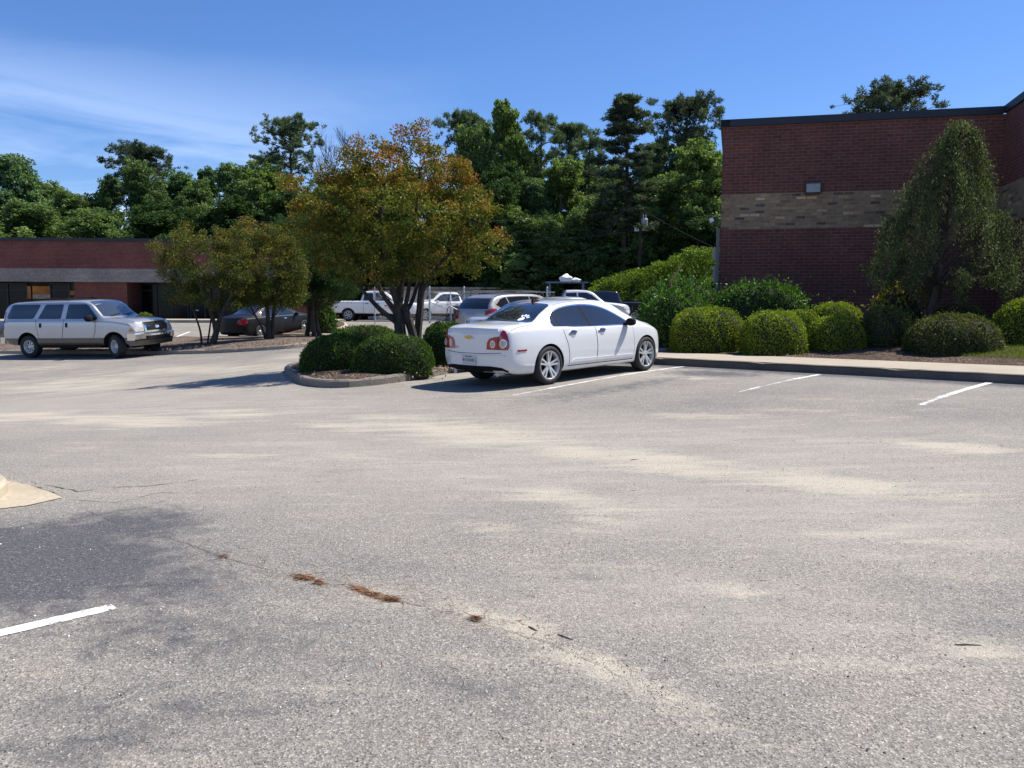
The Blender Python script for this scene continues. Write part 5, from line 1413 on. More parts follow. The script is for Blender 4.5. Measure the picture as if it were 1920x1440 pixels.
# ============================================================ VEGETATION
def rdir(n):
    d = rng.normal(size=(n, 3)); return d / np.linalg.norm(d, axis=1, keepdims=True)
def leaf_quads(C, L, W, axis=None, nbias=None, spread=1.0, fold=.0):
    """one rhombic leaf per centre; axis = preferred direction, nbias = preferred facing"""
    n = len(C); d = rdir(n)
    if axis is not None: d = axis + d * spread
    d /= np.linalg.norm(d, axis=1, keepdims=True)
    r = rdir(n)
    if nbias is not None: r = nbias + r * .9
    s = np.cross(d, r); s /= np.maximum(np.linalg.norm(s, axis=1, keepdims=True), 1e-6)
    L = (L * rng.uniform(.65, 1.3, n))[:, None]; W = (W * rng.uniform(.7, 1.25, n))[:, None]
    V = np.empty((n, 4, 3)); V[:, 0] = C - d * L * .5; V[:, 1] = C + s * W * .5 - d * L * .05; V[:, 2] = C + d * L * .5; V[:, 3] = C - s * W * .5 - d * L * .05
    return V.reshape(-1, 3), np.arange(4 * n).reshape(n, 4)
def branch_mesh(name, segs, mat, parent, n=7):
    mb = MB()
    for pts, rad in segs: mb.tube(pts, rad, n if max(rad) > .03 else 5, 0, max(rad) > .05)
    return mb.build(name, mat, parent, True)
def curve_to(a, b, bend, k=6, up=0.0, rr=random):
    a, b = Vector(a), Vector(b); L = (b - a).length
    o = Vector((rr.uniform(-1, 1), rr.uniform(-1, 1), rr.uniform(-.3, .3))) * L * bend + Vector((0, 0, up * L))
    return [a.lerp(b, t) + o * 4 * t * (1 - t) + Vector((rr.uniform(-1, 1), rr.uniform(-1, 1), rr.uniform(-1, 1))) * L * .012 * (0 < t < 1) for t in [i / (k - 1) for i in range(k)]]

def bush(name, label, cat, c, a, b, h, mat, leafL=.045, leafW=.026, dens=1.0, shape=2.5, lump=.05, seed=0, group=None, huef=None, tuft=0.0, core=.93, rot=0.0, under=.16):
    """clipped or natural shrub: a solid twiggy core covered in thousands of separate leaves"""
    r = np.random.default_rng(seed + 100)
    nu, nv = 40, 22
    ph = r.uniform(0, 6.28, 8)
    def rad(th, el):
        w = 1 + lump * (np.sin(3 * th + ph[0]) * np.cos(2 * el + ph[1]) + .7 * np.sin(5 * th + ph[2] + 3 * el) + .6 * np.sin(8 * th + ph[3]) * np.sin(6 * el + ph[4]) + .4 * np.sin(13 * th + 9 * el + ph[5]))
        return w
    def surf(th, el, s=1.0):
        x, y, z = np.cos(th) * np.cos(el), np.sin(th) * np.cos(el), np.sin(el)
        q = (np.abs(x) ** shape + np.abs(y) ** shape + np.abs(z) ** shape) ** (-1 / shape)
        w = rad(th, el) * s
        return np.stack([x * q * w * a, y * q * w * b, z * q * w * h * (1 - under) + h * under], -1)
    th = np.linspace(0, 2 * np.pi, nu, endpoint=False); el = np.linspace(-np.pi / 2 * .98, np.pi / 2 * .999, nv)
    T, E_ = np.meshgrid(th, el); V0 = surf(T, E_, core).reshape(-1, 3); V0[:, 2] = np.maximum(V0[:, 2], -.05)
    i, j = np.meshgrid(np.arange(nu), np.arange(nv - 1)); i = i.ravel(); j = j.ravel()
    Q0 = np.stack([j * nu + i, j * nu + (i + 1) % nu, (j + 1) * nu + (i + 1) % nu, (j + 1) * nu + i], 1)
    area = 2 * np.pi * ((a * b) ** .8 + (a * h) ** .8 + (b * h) ** .8) / 3 * 1.35
    n = int(area / (leafL * leafW * .5) * 1.9 * dens)
    th = r.uniform(0, 2 * np.pi, n); el = np.arcsin(r.uniform(-.55, 1, n))
    s = 1 + r.normal(0, .018, n) + tuft * np.maximum(0, r.normal(0, 1, n)) ** 2 * .04 - .04 * r.uniform(0, 1, n) ** 2
    P = surf(th, el, 1.0) ; N = surf(th, el, 1.03) - P; N /= np.linalg.norm(N, axis=1, keepdims=True)
    P = P * 1.0; c0 = np.array((0, 0, h * .3)); P = c0 + (P - c0) * s[:, None]
    keep = P[:, 2] > .0; P, N, th, el = P[keep], N[keep], th[keep], el[keep]; n = len(P)
    V1, Q1 = leaf_quads(P, leafL, leafW, N * .8 + np.array((0, 0, .35)), N, .9)
    V = np.vstack([V0, V1]); Q = np.vstack([Q0, Q1 + len(V0)])
    hue = np.clip(.5 + .22 * np.sin(4 * th + ph[6] + 3 * el) + r.normal(0, .22, n) + .12 * (P[:, 2] / h - .5), 0, 1)
    if huef is not None: hue = np.clip(huef(P, hue), 0, 1)
    o = quads(name, V, Q, [M['core'], mat], None, False, np.r_[np.zeros(len(Q0)), np.ones(len(Q1))], np.r_[np.zeros(len(Q0)), hue])
    o.location = c; o.rotation_euler = (0, 0, rot)
    return tag(o, label, cat, group)

def crown_from(clusters, per, leafL, leafW, rr, hue_fn, flat=.8, droop=0.0):
    """clusters: (x,y,z,r) -> leaf arrays"""
    P, H, A = [], [], []
    for (x, y, z, r_) in clusters:
        n = int(per * (r_ / .35) ** 2)
        d = rdir(n) * (rr.uniform(0, 1, n) ** .45)[:, None] * r_ * np.array((1, 1, flat))
        p = np.array((x, y, z)) + d
        P.append(p); H.append(hue_fn(p, (x, y, z, r_), n)); A.append(d / r_ + np.array((0, 0, -droop)))
    P = np.vstack(P); H = np.concatenate(H); A = np.vstack(A)
    V, Q = leaf_quads(P, leafL, leafW, A * .8, None, 1.0)
    return V, Q, H
def outline_clusters(base, Y, ell, n, rmin, rmax, rr, depth=.8, shell=.45, dy=0.0):
    """fill ellipses measured on the photograph (px) with foliage clusters round the trunk; depth gives the crown its thickness"""
    ppm = F_PX / (base[1] * math.cos(PITCH) + .1)
    out = []
    tot = sum(e[2] * e[3] for e in ell)
    for (cx, cy, rx, ry) in ell:
        k = max(3, int(n * rx * ry / tot))
        c = atY(cx, cy, base[1])
        for _ in range(k):
            d = rr.normal(size=3); d /= np.linalg.norm(d); d *= rr.uniform(shell, 1) ** .6 * (1 if rr.uniform() < .8 else rr.uniform(1.0, 1.16))
            out.append((c.x + d[0] * rx / ppm * .95 - base[0], d[1] * rx / ppm * depth + dy, c.z + d[2] * ry / ppm * .95 - base[2], rr.uniform(rmin, rmax)))
    return out
def limbs(base_pts, clusters, r0, rr_, frac=.5, forks=(), nmax=90):
    """branches from stem tips up to the foliage clusters"""
    segs = []
    cl = [Vector(c[:3]) for c in clusters]
    rr_.shuffle(cl)
    for c in cl[:nmax]:
        s = min(base_pts, key=lambda q: (Vector(q[0]) - c).length * (1.0 if q[0][2] < c.z else 2.2))
        a, ra = Vector(s[0]), s[1]
        pts = curve_to(a, c, .10, 6, .05, rr_)
        segs.append((pts, [max(.006, ra * .55 * (1 - t * .85)) for t in [i / 5 for i in range(6)]]))
        base_pts.append((tuple(pts[3]), ra * .5))
    return segs

def crape(name, label, base, stems, ell, n, seed, leafmat, rcl=(.20, .36), per=120, warm=.5, group=None, ls=1.0, dy=0.0):
    t = thing(name, label, 'tree', base, 0, group)
    rr = np.random.default_rng(seed); rp = random.Random(seed)
    cl = outline_clusters(base, base[1], ell, n, rcl[0], rcl[1], rr, dy=dy)
    segs, tips = [], []
    for pts, r0, r1 in stems:
        P = smooth_poly([Vector(p) for p in pts], 2, False); k = len(P)
        segs.append((P, [r0 + (r1 - r0) * (i / (k - 1)) ** .8 for i in range(k)]))
        for q in (.45, .7, 1.0): tips.append((tuple(P[int((k - 1) * q)]), r0 + (r1 - r0) * q))
    segs += limbs(tips, cl, .03, rp, nmax=130)
    branch_mesh('trunk', segs, M['bark_crape'], t)
    zs = np.array([c[2] for c in cl]); zl, zh = zs.min(), zs.max()
    # new growth at the shoot tips (upper and outer clusters) is orange-red; each cluster has a tint of its own
    ctr = np.array([[c[0], c[1], c[2]] for c in cl]).mean(0)
    def hue(p, c, n_):
        out_ = np.linalg.norm((np.array(c[:3]) - ctr) / np.array((2.0, 2.0, 1.4)))
        hgt = (c[2] - zl) / (zh - zl)
        h0 = warm * (.20 + .42 * hgt + .28 * min(1, out_)) + rr.normal(0, .13)
        tip = (p[:, 2] - c[2]) / c[3]
        return np.clip(h0 + .14 * tip + rr.normal(0, .13, n_), 0, 1)
    V, Q, H = crown_from(cl, per, .062 * ls, .036 * ls, rr, hue, .75)
    quads('crown', V, Q, M[leafmat], t, False, None, H)
    return t

# --- the big island tree: two trunks, spreading orange-green crown
b0 = at(765, 676, .12)
mb_ = lambda px, py, dy=0.0: (atY(px, py, b0.y).x - b0.x, dy, atY(px, py, b0.y).z - b0.z)
stems = [([(-.10, 0, -.15), mb_(750, 615), mb_(745, 575, .05), mb_(752, 520, .1), mb_(765, 440, .2)], .17, .06),
         ([mb_(744, 604), mb_(720, 586, -.1), mb_(705, 570, -.2), mb_(690, 552, -.3), mb_(655, 505, -.5)], .075, .03),
         ([mb_(746, 590), mb_(728, 568, .1), mb_(712, 548, .2), mb_(690, 500, .6), mb_(650, 420, .8)], .08, .03),
         ([(.18, .05, -.15), mb_(775, 630, .05), mb_(765, 600, .05), mb_(758, 580, .05)], .09, .10),
         ([mb_(752, 585, .1), mb_(742, 555, -.2), mb_(730, 510, -.4), mb_(720, 440, -.7), mb_(730, 350, -.8)], .10, .03),
         ([mb_(757, 582, 0), mb_(765, 560, -.1), mb_(772, 520, -.3), mb_(780, 430, -.3), mb_(790, 320, -.2)], .065, .025),
         ([mb_(760, 586, 0), mb_(772, 565, .2), mb_(780, 520, .5), mb_(800, 420, 1.1)], .06, .03),
         ([(.24, .25, -.15), mb_(780, 640, .2), mb_(785, 590, .2), mb_(788, 545, .2), mb_(795, 500, .3)], .105, .07),
         ([mb_(788, 548, .2), mb_(806, 520, 0), mb_(840, 480, -.3), mb_(890, 430, -.6)], .065, .025),
         ([mb_(788, 548, .2), mb_(800, 500, .5), mb_(830, 420, 1.0), mb_(850, 350, 1.1)], .06, .025)]
crape('island_tree', 'large orange and green crape myrtle with dark forked trunks beside the white sedan', tuple(b0), stems,
      [(760, 395, 165, 95), (630, 372, 88, 52), (872, 400, 62, 62), (905, 465, 55, 42), (782, 262, 36, 24), (700, 300, 60, 30), (845, 330, 45, 30), (600, 420, 55, 50), (710, 470, 130, 62), (820, 490, 90, 45), (650, 470, 70, 55), (575, 350, 40, 18), (770, 330, 110, 60)],
      760, 5, 'crape_leaf', (.11, .24), 300, .84, dy=-.65)
bA = at(398, 643, .26)
mb_ = lambda px, py, dy=0.0: (atY(px, py, bA.y).x - bA.x, dy, atY(px, py, bA.y).z - bA.z)
stemsA = [([(0, 0, -.1), mb_(407, 620), mb_(412, 595), mb_(425, 560, .2), mb_(445, 520, .4)], .15, .04), ([mb_(405, 622), mb_(400, 590, -.1), mb_(385, 550, -.3), mb_(370, 490, -.5)], .10, .03), ([mb_(411, 600), mb_(412, 560, .3), mb_(408, 500, .5), mb_(400, 450, .5)], .08, .03),
          ([(-.35, -.1, -.1), mb_(380, 618, -.2), mb_(367, 580, -.3), mb_(352, 545, -.3), mb_(330, 500, -.3)], .045, .02), ([(-.22, .1, -.1), mb_(390, 615, .2), mb_(392, 570, .4), mb_(380, 520, .7)], .04, .02), ([mb_(410, 605), mb_(428, 575, -.3), mb_(445, 550, -.6)], .07, .03)]
crape('small_tree', 'left one of two olive crape myrtles on the long island, next to the silver SUV', tuple(bA), stemsA,
      [(385, 490, 80, 48), (330, 500, 38, 38), (345, 450, 22, 28), (395, 450, 34, 26), (440, 500, 42, 52), (290, 463, 14, 8), (400, 548, 78, 30), (450, 440, 16, 22), (345, 545, 42, 26), (440, 560, 40, 18)], 330, 21, 'crape_leaf_olive', (.18, .34), 210, .55, 'olive crape myrtles on the long island')
bB = at(504, 636, .24)
mb_ = lambda px, py, dy=0.0: (atY(px, py, bB.y).x - bB.x, dy, atY(px, py, bB.y).z - bB.z)
stemsB = [([(0, 0, -.1), mb_(503, 610), mb_(500, 580, .1), mb_(495, 530, .2)], .14, .04), ([(.1, .1, -.1), mb_(509, 605, .1), mb_(512, 575, .2), mb_(520, 530, .3)], .10, .04), ([(-.1, 0, -.1), mb_(495, 618, -.1), mb_(486, 600, -.2), mb_(470, 560, -.5)], .06, .025), ([mb_(500, 580), mb_(515, 545, -.3), mb_(545, 510, -.5)], .06, .025)]
crape('small_tree', 'right one of two olive crape myrtles on the long island, before the black sedan', tuple(bB), stemsB,
      [(500, 500, 62, 55), (505, 440, 28, 22), (465, 420, 14, 16), (545, 500, 30, 55), (480, 455, 36, 26), (515, 548, 55, 30), (530, 455, 22, 20), (475, 562, 34, 18), (545, 560, 26, 24)], 300, 33, 'crape_leaf_olive', (.20, .36), 210, .60, 'olive crape myrtles on the long island')
bC = at(587, 625, .26)
mb_ = lambda px, py, dy=0.0: (atY(px, py, bC.y).x - bC.x, dy, atY(px, py, bC.y).z - bC.z)
stemsC = [([(x, y, -.1), mb_(585 + dx * .4, 590, y), mb_(584 + dx, 550, y * 1.5), mb_(584 + dx * 2.5, 490, y * 3)], .11, .05) for x, y, dx in ((-.25, 0, -9), (0, .2, 2), (.25, .1, 10), (.1, -.2, 6))]
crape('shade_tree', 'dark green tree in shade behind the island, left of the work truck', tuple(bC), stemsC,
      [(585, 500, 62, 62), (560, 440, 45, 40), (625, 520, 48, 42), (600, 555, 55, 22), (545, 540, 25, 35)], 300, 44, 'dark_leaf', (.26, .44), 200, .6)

# --- shrubs on the island
def bush_at(name, label, cat, pxc, D, wpx, toppx, mat, depth=.85, **k):
    """a shrub standing in the bed at distance D"""
    c = Vector((ray(pxc, 620)[0] / ray(pxc, 620)[1] * D, D, 0)); z0 = bedz(c.x, c.y) + .11
    a = wpx / 2 / F_PX * D
    return bush(name, label, cat, (c.x, c.y, z0), a, a * depth, atY(pxc, toppx, D).z - z0, M[mat], **k)
def bush_px(name, label, cat, pxc, pyb, wpx, toppx, mat, dz=.12, depth=.85, **k):
    """a shrub whose foot line is at pyb; wpx wide on the photo, its top at toppx"""
    f = at(pxc, pyb, dz); ppm = F_PX / f.y; a = wpx / 2 / ppm * (1 + .5 * wpx / 2 / ppm / f.y)
    c = Vector((f.x, f.y, 0)); c = c * ((f.y + a * depth * .75) / f.y)
    top = atY(pxc, toppx, c.y).z
    z0 = f.z - .02
    a = wpx / 2 / F_PX * c.y
    return bush(name, label, cat, (c.x, c.y, z0), a, a * depth, top - z0, M[mat], **k)
ISG = 'clipped shrubs on the tree island'
bush_px('clipped_shrub', 'broad dark clipped shrub at the left end of the tree island', 'shrub', 640, 697, 150, 628, 'dark_bush_leaf', seed=1, group=ISG, shape=2.3, lump=.035, dens=.8, depth=.8)
bush_px('clipped_shrub', 'round clipped shrub in front of the big island tree trunks', 'shrub', 737, 702, 152, 629, 'dark_bush_leaf', seed=2, group=ISG, shape=2.6, lump=.03, dens=.8, depth=.55)
bush_px('clipped_shrub', 'low clipped shrub behind the two front shrubs of the tree island', 'shrub', 688, 672, 155, 611, 'dark_bush_leaf', seed=3, group=ISG, shape=2.3, lump=.03, dens=.8, depth=.5)
bush_px('clipped_shrub', 'clipped shrub on the tree island touching the white sedan tail in view', 'shrub', 838, 688, 96, 605, 'dark_bush_leaf', seed=4, group=ISG, shape=2.5, lump=.03, dens=.8, depth=.9)
bush_px('leafy_shrub', 'loose leafy shrub under the dark shade tree', 'shrub', 608, 622, 46, 572, 'dark_bush_leaf', dz=.2, seed=5, shape=2.0, lump=.10, tuft=2.0, leafL=.11, leafW=.06, dens=.9)
bush_px('leafy_shrub', 'small loose shrub between the black sedan and the dark shade tree', 'shrub', 536, 618, 60, 585, 'dark_bush_leaf', dz=.2, seed=6, shape=2.0, lump=.10, tuft=2.0, leafL=.11, leafW=.06, dens=.9)
bush_px('clipped_shrub', 'small bright shrub behind the silver SUV bonnet, against the dark shop glass', 'shrub', 272, 611, 30, 587, 'hedge_leaf', dz=.14, seed=7, leafL=.09, leafW=.05)

# --- shrubs in front of the brick building
BG = 'clipped yellow green shrubs along the pavement'
bush_px('clipped_shrub', 'largest yellow green clipped mound, nearest to the white sedan', 'shrub', 1326, 660, 133, 579, 'box_leaf', dz=.17, seed=11, group=BG, shape=2.9, lump=.035, tuft=.35, dens=.85)
bush_px('clipped_shrub', 'second yellow green clipped mound from the white sedan, at the pavement edge', 'shrub', 1450, 665, 116, 585, 'box_leaf', dz=.17, seed=12, group=BG, shape=2.7, lump=.035, tuft=.35, dens=.85)
bush_at('clipped_shrub', 'small yellow green mound tucked behind two front mounds', 'shrub', 1500, 22.0, 70, 583, 'box_leaf', seed=13, group=BG, shape=2.6, lump=.035, tuft=.35, dens=.85)
bush_at('clipped_shrub', 'yellow green mound at the back against the brick wall', 'shrub', 1564, 22.5, 100, 569, 'box_leaf', seed=14, group=BG, shape=2.7, lump=.035, tuft=.35, dens=.85)
bush_at('clipped_shrub', 'yellow green mound with bare patches, right of the middle', 'shrub', 1568, 19.9, 98, 594, 'box_leaf', seed=15, group=BG, shape=2.6, lump=.035, tuft=.6, dens=.75)
bush_at('clipped_shrub', 'thin twiggy grey green mound left of the weeping tree trunk', 'shrub', 1662, 19.9, 96, 579, 'box_dull', seed=16, group=BG, shape=2.3, lump=.06, dens=.6, tuft=1.5)
bush_px('clipped_shrub', 'dark shaded mound under the weeping tree, at the pavement edge', 'shrub', 1784, 673, 158, 591, 'box_dull', dz=.17, seed=17, group=BG, shape=2.7, lump=.03, dens=.8, tuft=.5)
bush_px('clipped_shrub', 'yellow green mound cut by the right picture edge', 'shrub', 1918, 668, 112, 563, 'box_leaf', dz=.20, seed=18, group=BG, shape=2.5, lump=.035, tuft=.35, dens=.85)
bush_at('dark_shrub', 'dark mound behind the weeping tree trunk in the building shade', 'shrub', 1800, 20.9, 120, 575, 'box_dull', seed=19, shape=2.4, lump=.05, dens=.6)
bush_at('broadleaf_shrub', 'tall glossy dark shrub right beside the parked cars', 'shrub', 1268, 22.6, 122, 547, 'holly_leaf', seed=20, shape=2.5, lump=.05, tuft=1.2, leafL=.075, leafW=.042, dens=1.0, depth=.85)
bush_at('broadleaf_shrub', 'tallest glossy shrub behind, overlapping the building corner', 'shrub', 1275, 23.6, 150, 522, 'holly_leaf', seed=23, shape=2.3, lump=.05, tuft=1.2, leafL=.075, leafW=.042, dens=.8, depth=.6)
bush_at('broadleaf_hedge', 'wide glossy green hedge against the brick wall', 'hedge', 1427, 22.9, 176, 533, 'holly_leaf', seed=21, shape=2.9, lump=.03, tuft=1.0, leafL=.075, leafW=.042, dens=1.0, depth=.42)
bush_at('leafy_shrub', 'yellowing leafy shrub between the wall and the weeping tree', 'shrub', 1682, 21.6, 116, 530, 'gold_leaf', seed=22, shape=2.0, lump=.10, tuft=3.0, leafL=.12, leafW=.065, dens=.45, depth=.5, core=.75)

# --- arching hedge by the building corner, rising towards the wall
def arching_hedge():
    rr = np.random.default_rng(77); cl = []
    Yh = 53.6; b = Vector((atY(1215, 600, Yh).x, Yh, gz(8, Yh)))
    t = thing('arching_hedge', 'fresh green arching hedge that climbs towards the brick building corner', 'hedge', b)
    prof = [(1090, 560), (1120, 527), (1160, 512), (1200, 500), (1240, 487), (1275, 470), (1310, 458), (1338, 462)]
    for i in range(len(prof) - 1):
        for k in range(34):
            q = rr.uniform(); px = prof[i][0] + (prof[i + 1][0] - prof[i][0]) * q; ptop = prof[i][1] + (prof[i + 1][1] - prof[i][1]) * q
            dd = rr.uniform() ** 1.8 * (575 - ptop) * .95; Yq = Yh + rr.uniform(-1.3, 1.3)
            c = atY(px, ptop + dd + 8, Yq); cl.append((c.x - b.x, Yq - b.y, c.z - b.z, rr.uniform(.34, .62)))
    hue = lambda p, c, n: np.clip(.50 + rr.normal(0, .12) + .18 * (p[:, 2] - c[2]) / c[3] + rr.normal(0, .15, n), 0, 1)
    V, Q, H = crown_from(cl, 42, .13, .08, rr, hue, .6, .2)
    quads('foliage', V, Q, M['hedge_leaf'], t, False, None, H)
    rp = random.Random(3); segs = []
    for k in range(9):
        x = -3.6 + k * .9; cs = [c for c in cl if abs(c[0] - x) < 1.2]
        for c in rp.sample(cs, min(5, len(cs))): segs.append((curve_to((x, 0, -.1), c[:3], .1, 5, .08, rp), [.035, .03, .022, .015, .008]))
    branch_mesh('stem', segs, M['bark_grey'], t, 6)
arching_hedge()

# --- weeping tree before the brick wall
def weeping():
    b = Vector((ray(1738, 600)[0] / ray(1738, 600)[1] * 20.6, 20.6, 0)); b.z = bedz(b.x, b.y) + .12; ppm = F_PX / b.y
    t = thing('weeping_tree', 'weeping olive green tree with a pale slanting trunk before the brick wall', 'tree', b)
    rr = np.random.default_rng(55); rp = random.Random(55)
    L = lambda px, py, dy=0: Vector((atY(px, py, b.y).x - b.x, dy, atY(px, py, b.y).z - b.z))
    segs = []
    tr = smooth_poly([Vector((0, 0, -.2)), L(1742, 585), L(1755, 550), L(1768, 470), L(1780, 380), L(1795, 300), L(1800, 245)], 2, False); k = len(tr)
    segs.append((tr, [.10 * (1 - .85 * i / (k - 1)) for i in range(k)]))
    outl = lambda py: np.interp(py, [225, 262, 300, 330, 400, 480, 540, 570], [2, 20, 38, 64, 98, 132, 144, 132])
    cen = lambda py: np.interp(py, [240, 300, 400, 500, 570], [1797, 1792, 1780, 1774, 1772])
    P, A, H = [], [], []
    for s in range(150):
        py0 = 226 + 317 * rr.uniform() ** .9
        ang = rr.uniform(0, 2 * math.pi); q = rr.uniform(.30, 1) ** .6
        R_ = outl(min(py0 + 40, 560)) / ppm * q
        ctr = L(cen(py0), py0)
        i0 = int((k - 1) * np.clip((620 - py0 - 25) / 380, .40, 1)); a = tr[i0]
        tip0 = ctr + Vector((math.cos(ang) * R_, math.sin(ang) * R_ * .85, .0))
        pts = curve_to(a, tip0, .04, 5, .12, rp)
        segs.append((pts, [.016, .013, .010, .007, .004]))
        drop = rr.uniform(.5, 1.35)
        end = tip0 + Vector((math.cos(ang) * .16, math.sin(ang) * .16, -drop))
        low = L(1770, 572 if ctr.x + math.cos(ang) * R_ > L(1730, 500).x - .3 else 545).z
        if end.z < low: end.z = low + rr.uniform(0, .7)
        st = curve_to(tip0, end, .06, 6, .05, rp); segs.append((st, [.007, .006, .005, .004, .003, .002]))
        hs = rr.normal(0, .14)
        for seg_, wd, nn in ((pts[2:], .10, 80), (st, .12, int(225 * drop))):
            S = np.array([tuple(p) for p in seg_]); u = rr.uniform(0, len(S) - 1.001, nn); f0 = u.astype(int); fr_ = (u - f0)[:, None]
            p = S[f0] * (1 - fr_) + S[f0 + 1] * fr_ + rr.normal(0, wd * .6, (nn, 3))
            P.append(p); A.append(np.tile(np.array((0, 0, -1.0)), (nn, 1)) + rr.normal(0, .3, (nn, 3))); H.append(np.clip(.48 + hs + rr.normal(0, .2, nn), 0, 1))
    P = np.vstack(P); A = np.vstack(A); H = np.concatenate(H)
    V, Q = leaf_quads(P, .066, .026, A, None, .7)
    quads('crown', V, Q, M['weep_leaf'], t, False, None, H)
    branch_mesh('trunk', segs, M['bark_crape'], t, 7)
weeping()

# ============================================================ THE WOODS
def broad_proto(seed, leafmat, H=15.0, Wd=7.0, base=.10, nl=26, per=95, leaf_=(.26, .16), lobes=9):
    """crown and trunk meshes of a broadleaved tree, H tall and Wd wide: lobed outline, gaps, separate leaf sprays"""
    rr = np.random.default_rng(seed); rp = random.Random(seed)
    lob = []
    for k in range(lobes):
        a = rr.uniform(0, 2 * math.pi); h = base + .12 + (.86 - base) * (k + .5) / lobes
        env = math.sin(math.pi * min(1, .16 + .84 * (h - base) / (1 - base)) ** .8) ** .7
        q = rr.uniform(.35, .85) * env if k < lobes - 1 else .1
        lob.append((math.cos(a) * Wd / 2 * q, math.sin(a) * Wd / 2 * q, h * H, Wd * rr.uniform(.16, .27) * (.6 + .5 * env)))
    lob.append((0, 0, H * .93, Wd * .13)); lob.append((0, 0, H * .55, Wd * .28)); lob.append((Wd * .1, 0, H * .3, Wd * .26))
    cl = []
    for (x, y, z, r_) in lob:
        for _ in range(nl):
            d = rr.normal(size=3); d /= np.linalg.norm(d); d *= rr.uniform(.45, 1.22)
            cl.append((x + d[0] * r_, y + d[1] * r_, max(H * base * .6, z + d[2] * r_ * 1.05), rr.uniform(.24, .62) * Wd / 7))
    hue = lambda p, c, n: np.clip(.42 + rr.normal(0, .16) + .16 * (p[:, 2] - c[2]) / c[3] + rr.normal(0, .15, n), 0, 1)
    per_ = per * (.35 ** 2) / (.6 ** 2) * (7 / Wd) ** 2
    V, Q, Hh = crown_from(cl, per_, leaf_[0], leaf_[1], rr, hue, .75, .1)
    crown = quads('crown', V, Q, M[leafmat], None, False, None, Hh)
    segs = []; tr = smooth_poly([Vector((0, 0, -.4)), Vector((rr.normal() * .2, 0, H * .25)), Vector((rr.normal() * .4, rr.normal() * .3, H * .55)), Vector((0, 0, H * .92))], 2, False); k = len(tr)
    segs.append((tr, [.26 * (1 - .93 * i / (k - 1)) for i in range(k)]))
    for (x, y, z, r_) in lob:
        i = int((k - 1) * np.clip(z / H - .22, .08, .85)); segs.append((curve_to(tr[i], (x, y, z), .08, 6, .08, rp), [.11, .09, .07, .05, .035, .02]))
    for c in rp.sample(cl, 40):
        l = min(lob, key=lambda q: (Vector(q[:3]) - Vector(c[:3])).length); segs.append((curve_to(l[:3], c[:3], .1, 4, 0, rp), [.03, .025, .015, .008]))
    trunk = branch_mesh('trunk', segs, M['bark_grey'], None, 7)
    return crown, trunk
def pine_proto(seed, leafmat, H=20.0, Wd=7.0, first=.5, kind='round', dens=1.0, lean=.0):
    """southern pine: bare trunk, limbs ending in separate tufts of long needles"""
    rr = np.random.default_rng(seed); rp = random.Random(seed)
    tr = smooth_poly([Vector((0, 0, -.5)), Vector((lean * .2, 0, H * .3)), Vector((lean * .7 + rr.normal() * .15, 0, H * .6)), Vector((lean, 0, H * .98))], 2, False); k = len(tr)
    segs = [(tr, [.30 * (1 - .86 * (i / (k - 1)) ** 1.2) for i in range(k)])]
    tufts = []
    nb = int(30 * dens)
    for b in range(nb):
        f = (b + .5) / nb; h = first + (1.0 - first) * f ** .85
        env = {'round': math.sin(math.pi * (.10 + .86 * f)) ** .8, 'layer': (1.0 - .80 * f) * (.6 + .4 * rr.uniform()), 'flat': .45 + .55 * math.sin(math.pi * (.2 + .75 * f))}[kind]
        a = b * 2.4 + rr.normal(0, .35); q = Wd / 2 * env * rr.uniform(.7, 1.08)
        u_ = (k - 1) * min(.985, h); i = int(u_); p0 = tr[i].lerp(tr[min(k - 1, i + 1)], u_ - i)
        rise = {'round': .28, 'layer': -.02, 'flat': .2}[kind] * q + rr.normal(0, .15)
        end = p0 + Vector((math.cos(a) * q, math.sin(a) * q, rise)); L = curve_to(p0, end, .06, 7, -.05 if kind == 'layer' else .04, rp)
        segs.append((L, [max(.012, .075 * (1 - j / 7)) * (1.1 - f * .6) for j in range(7)]))
        for j in range(2, 7):
            for _ in range(2 if j < 6 else 3):
                sd = L[j] + Vector((rr.normal() * .20 * q, rr.normal() * .20 * q, rr.normal(.4, .8) * .13 * q * (.6 if kind == 'layer' else 1)))
                tufts.append((tuple(sd), .30 + rr.uniform(0, .30)))
                if rr.uniform() < .5: segs.append((curve_to(L[j], sd, .05, 3, 0, rp), [.02, .014, .008]))
    for _ in range(5): tufts.append((tuple(tr[-1] + Vector((rr.normal() * .35, rr.normal() * .35, rr.normal() * .35))), .5))
    P, A, Hh = [], [], []
    for c, r_ in tufts:
        n = int(70 * (r_ / .5) ** 2); d = rdir(n); d[:, 2] = d[:, 2] * .75 + .22
        P.append(np.array(c) + d * r_ * rr.uniform(.35, .85, (n, 1))); A.append(d); Hh.append(np.clip(.45 + rr.normal(0, .2) + .25 * d[:, 2] + rr.normal(0, .15, n), 0, 1))
    V, Q = leaf_quads(np.vstack(P), .36, .085, np.vstack(A), None, .55)
    return quads('crown', V, Q, M[leafmat], None, False, None, np.concatenate(Hh)), branch_mesh('trunk', segs, M['bark_pine'], None, 7)
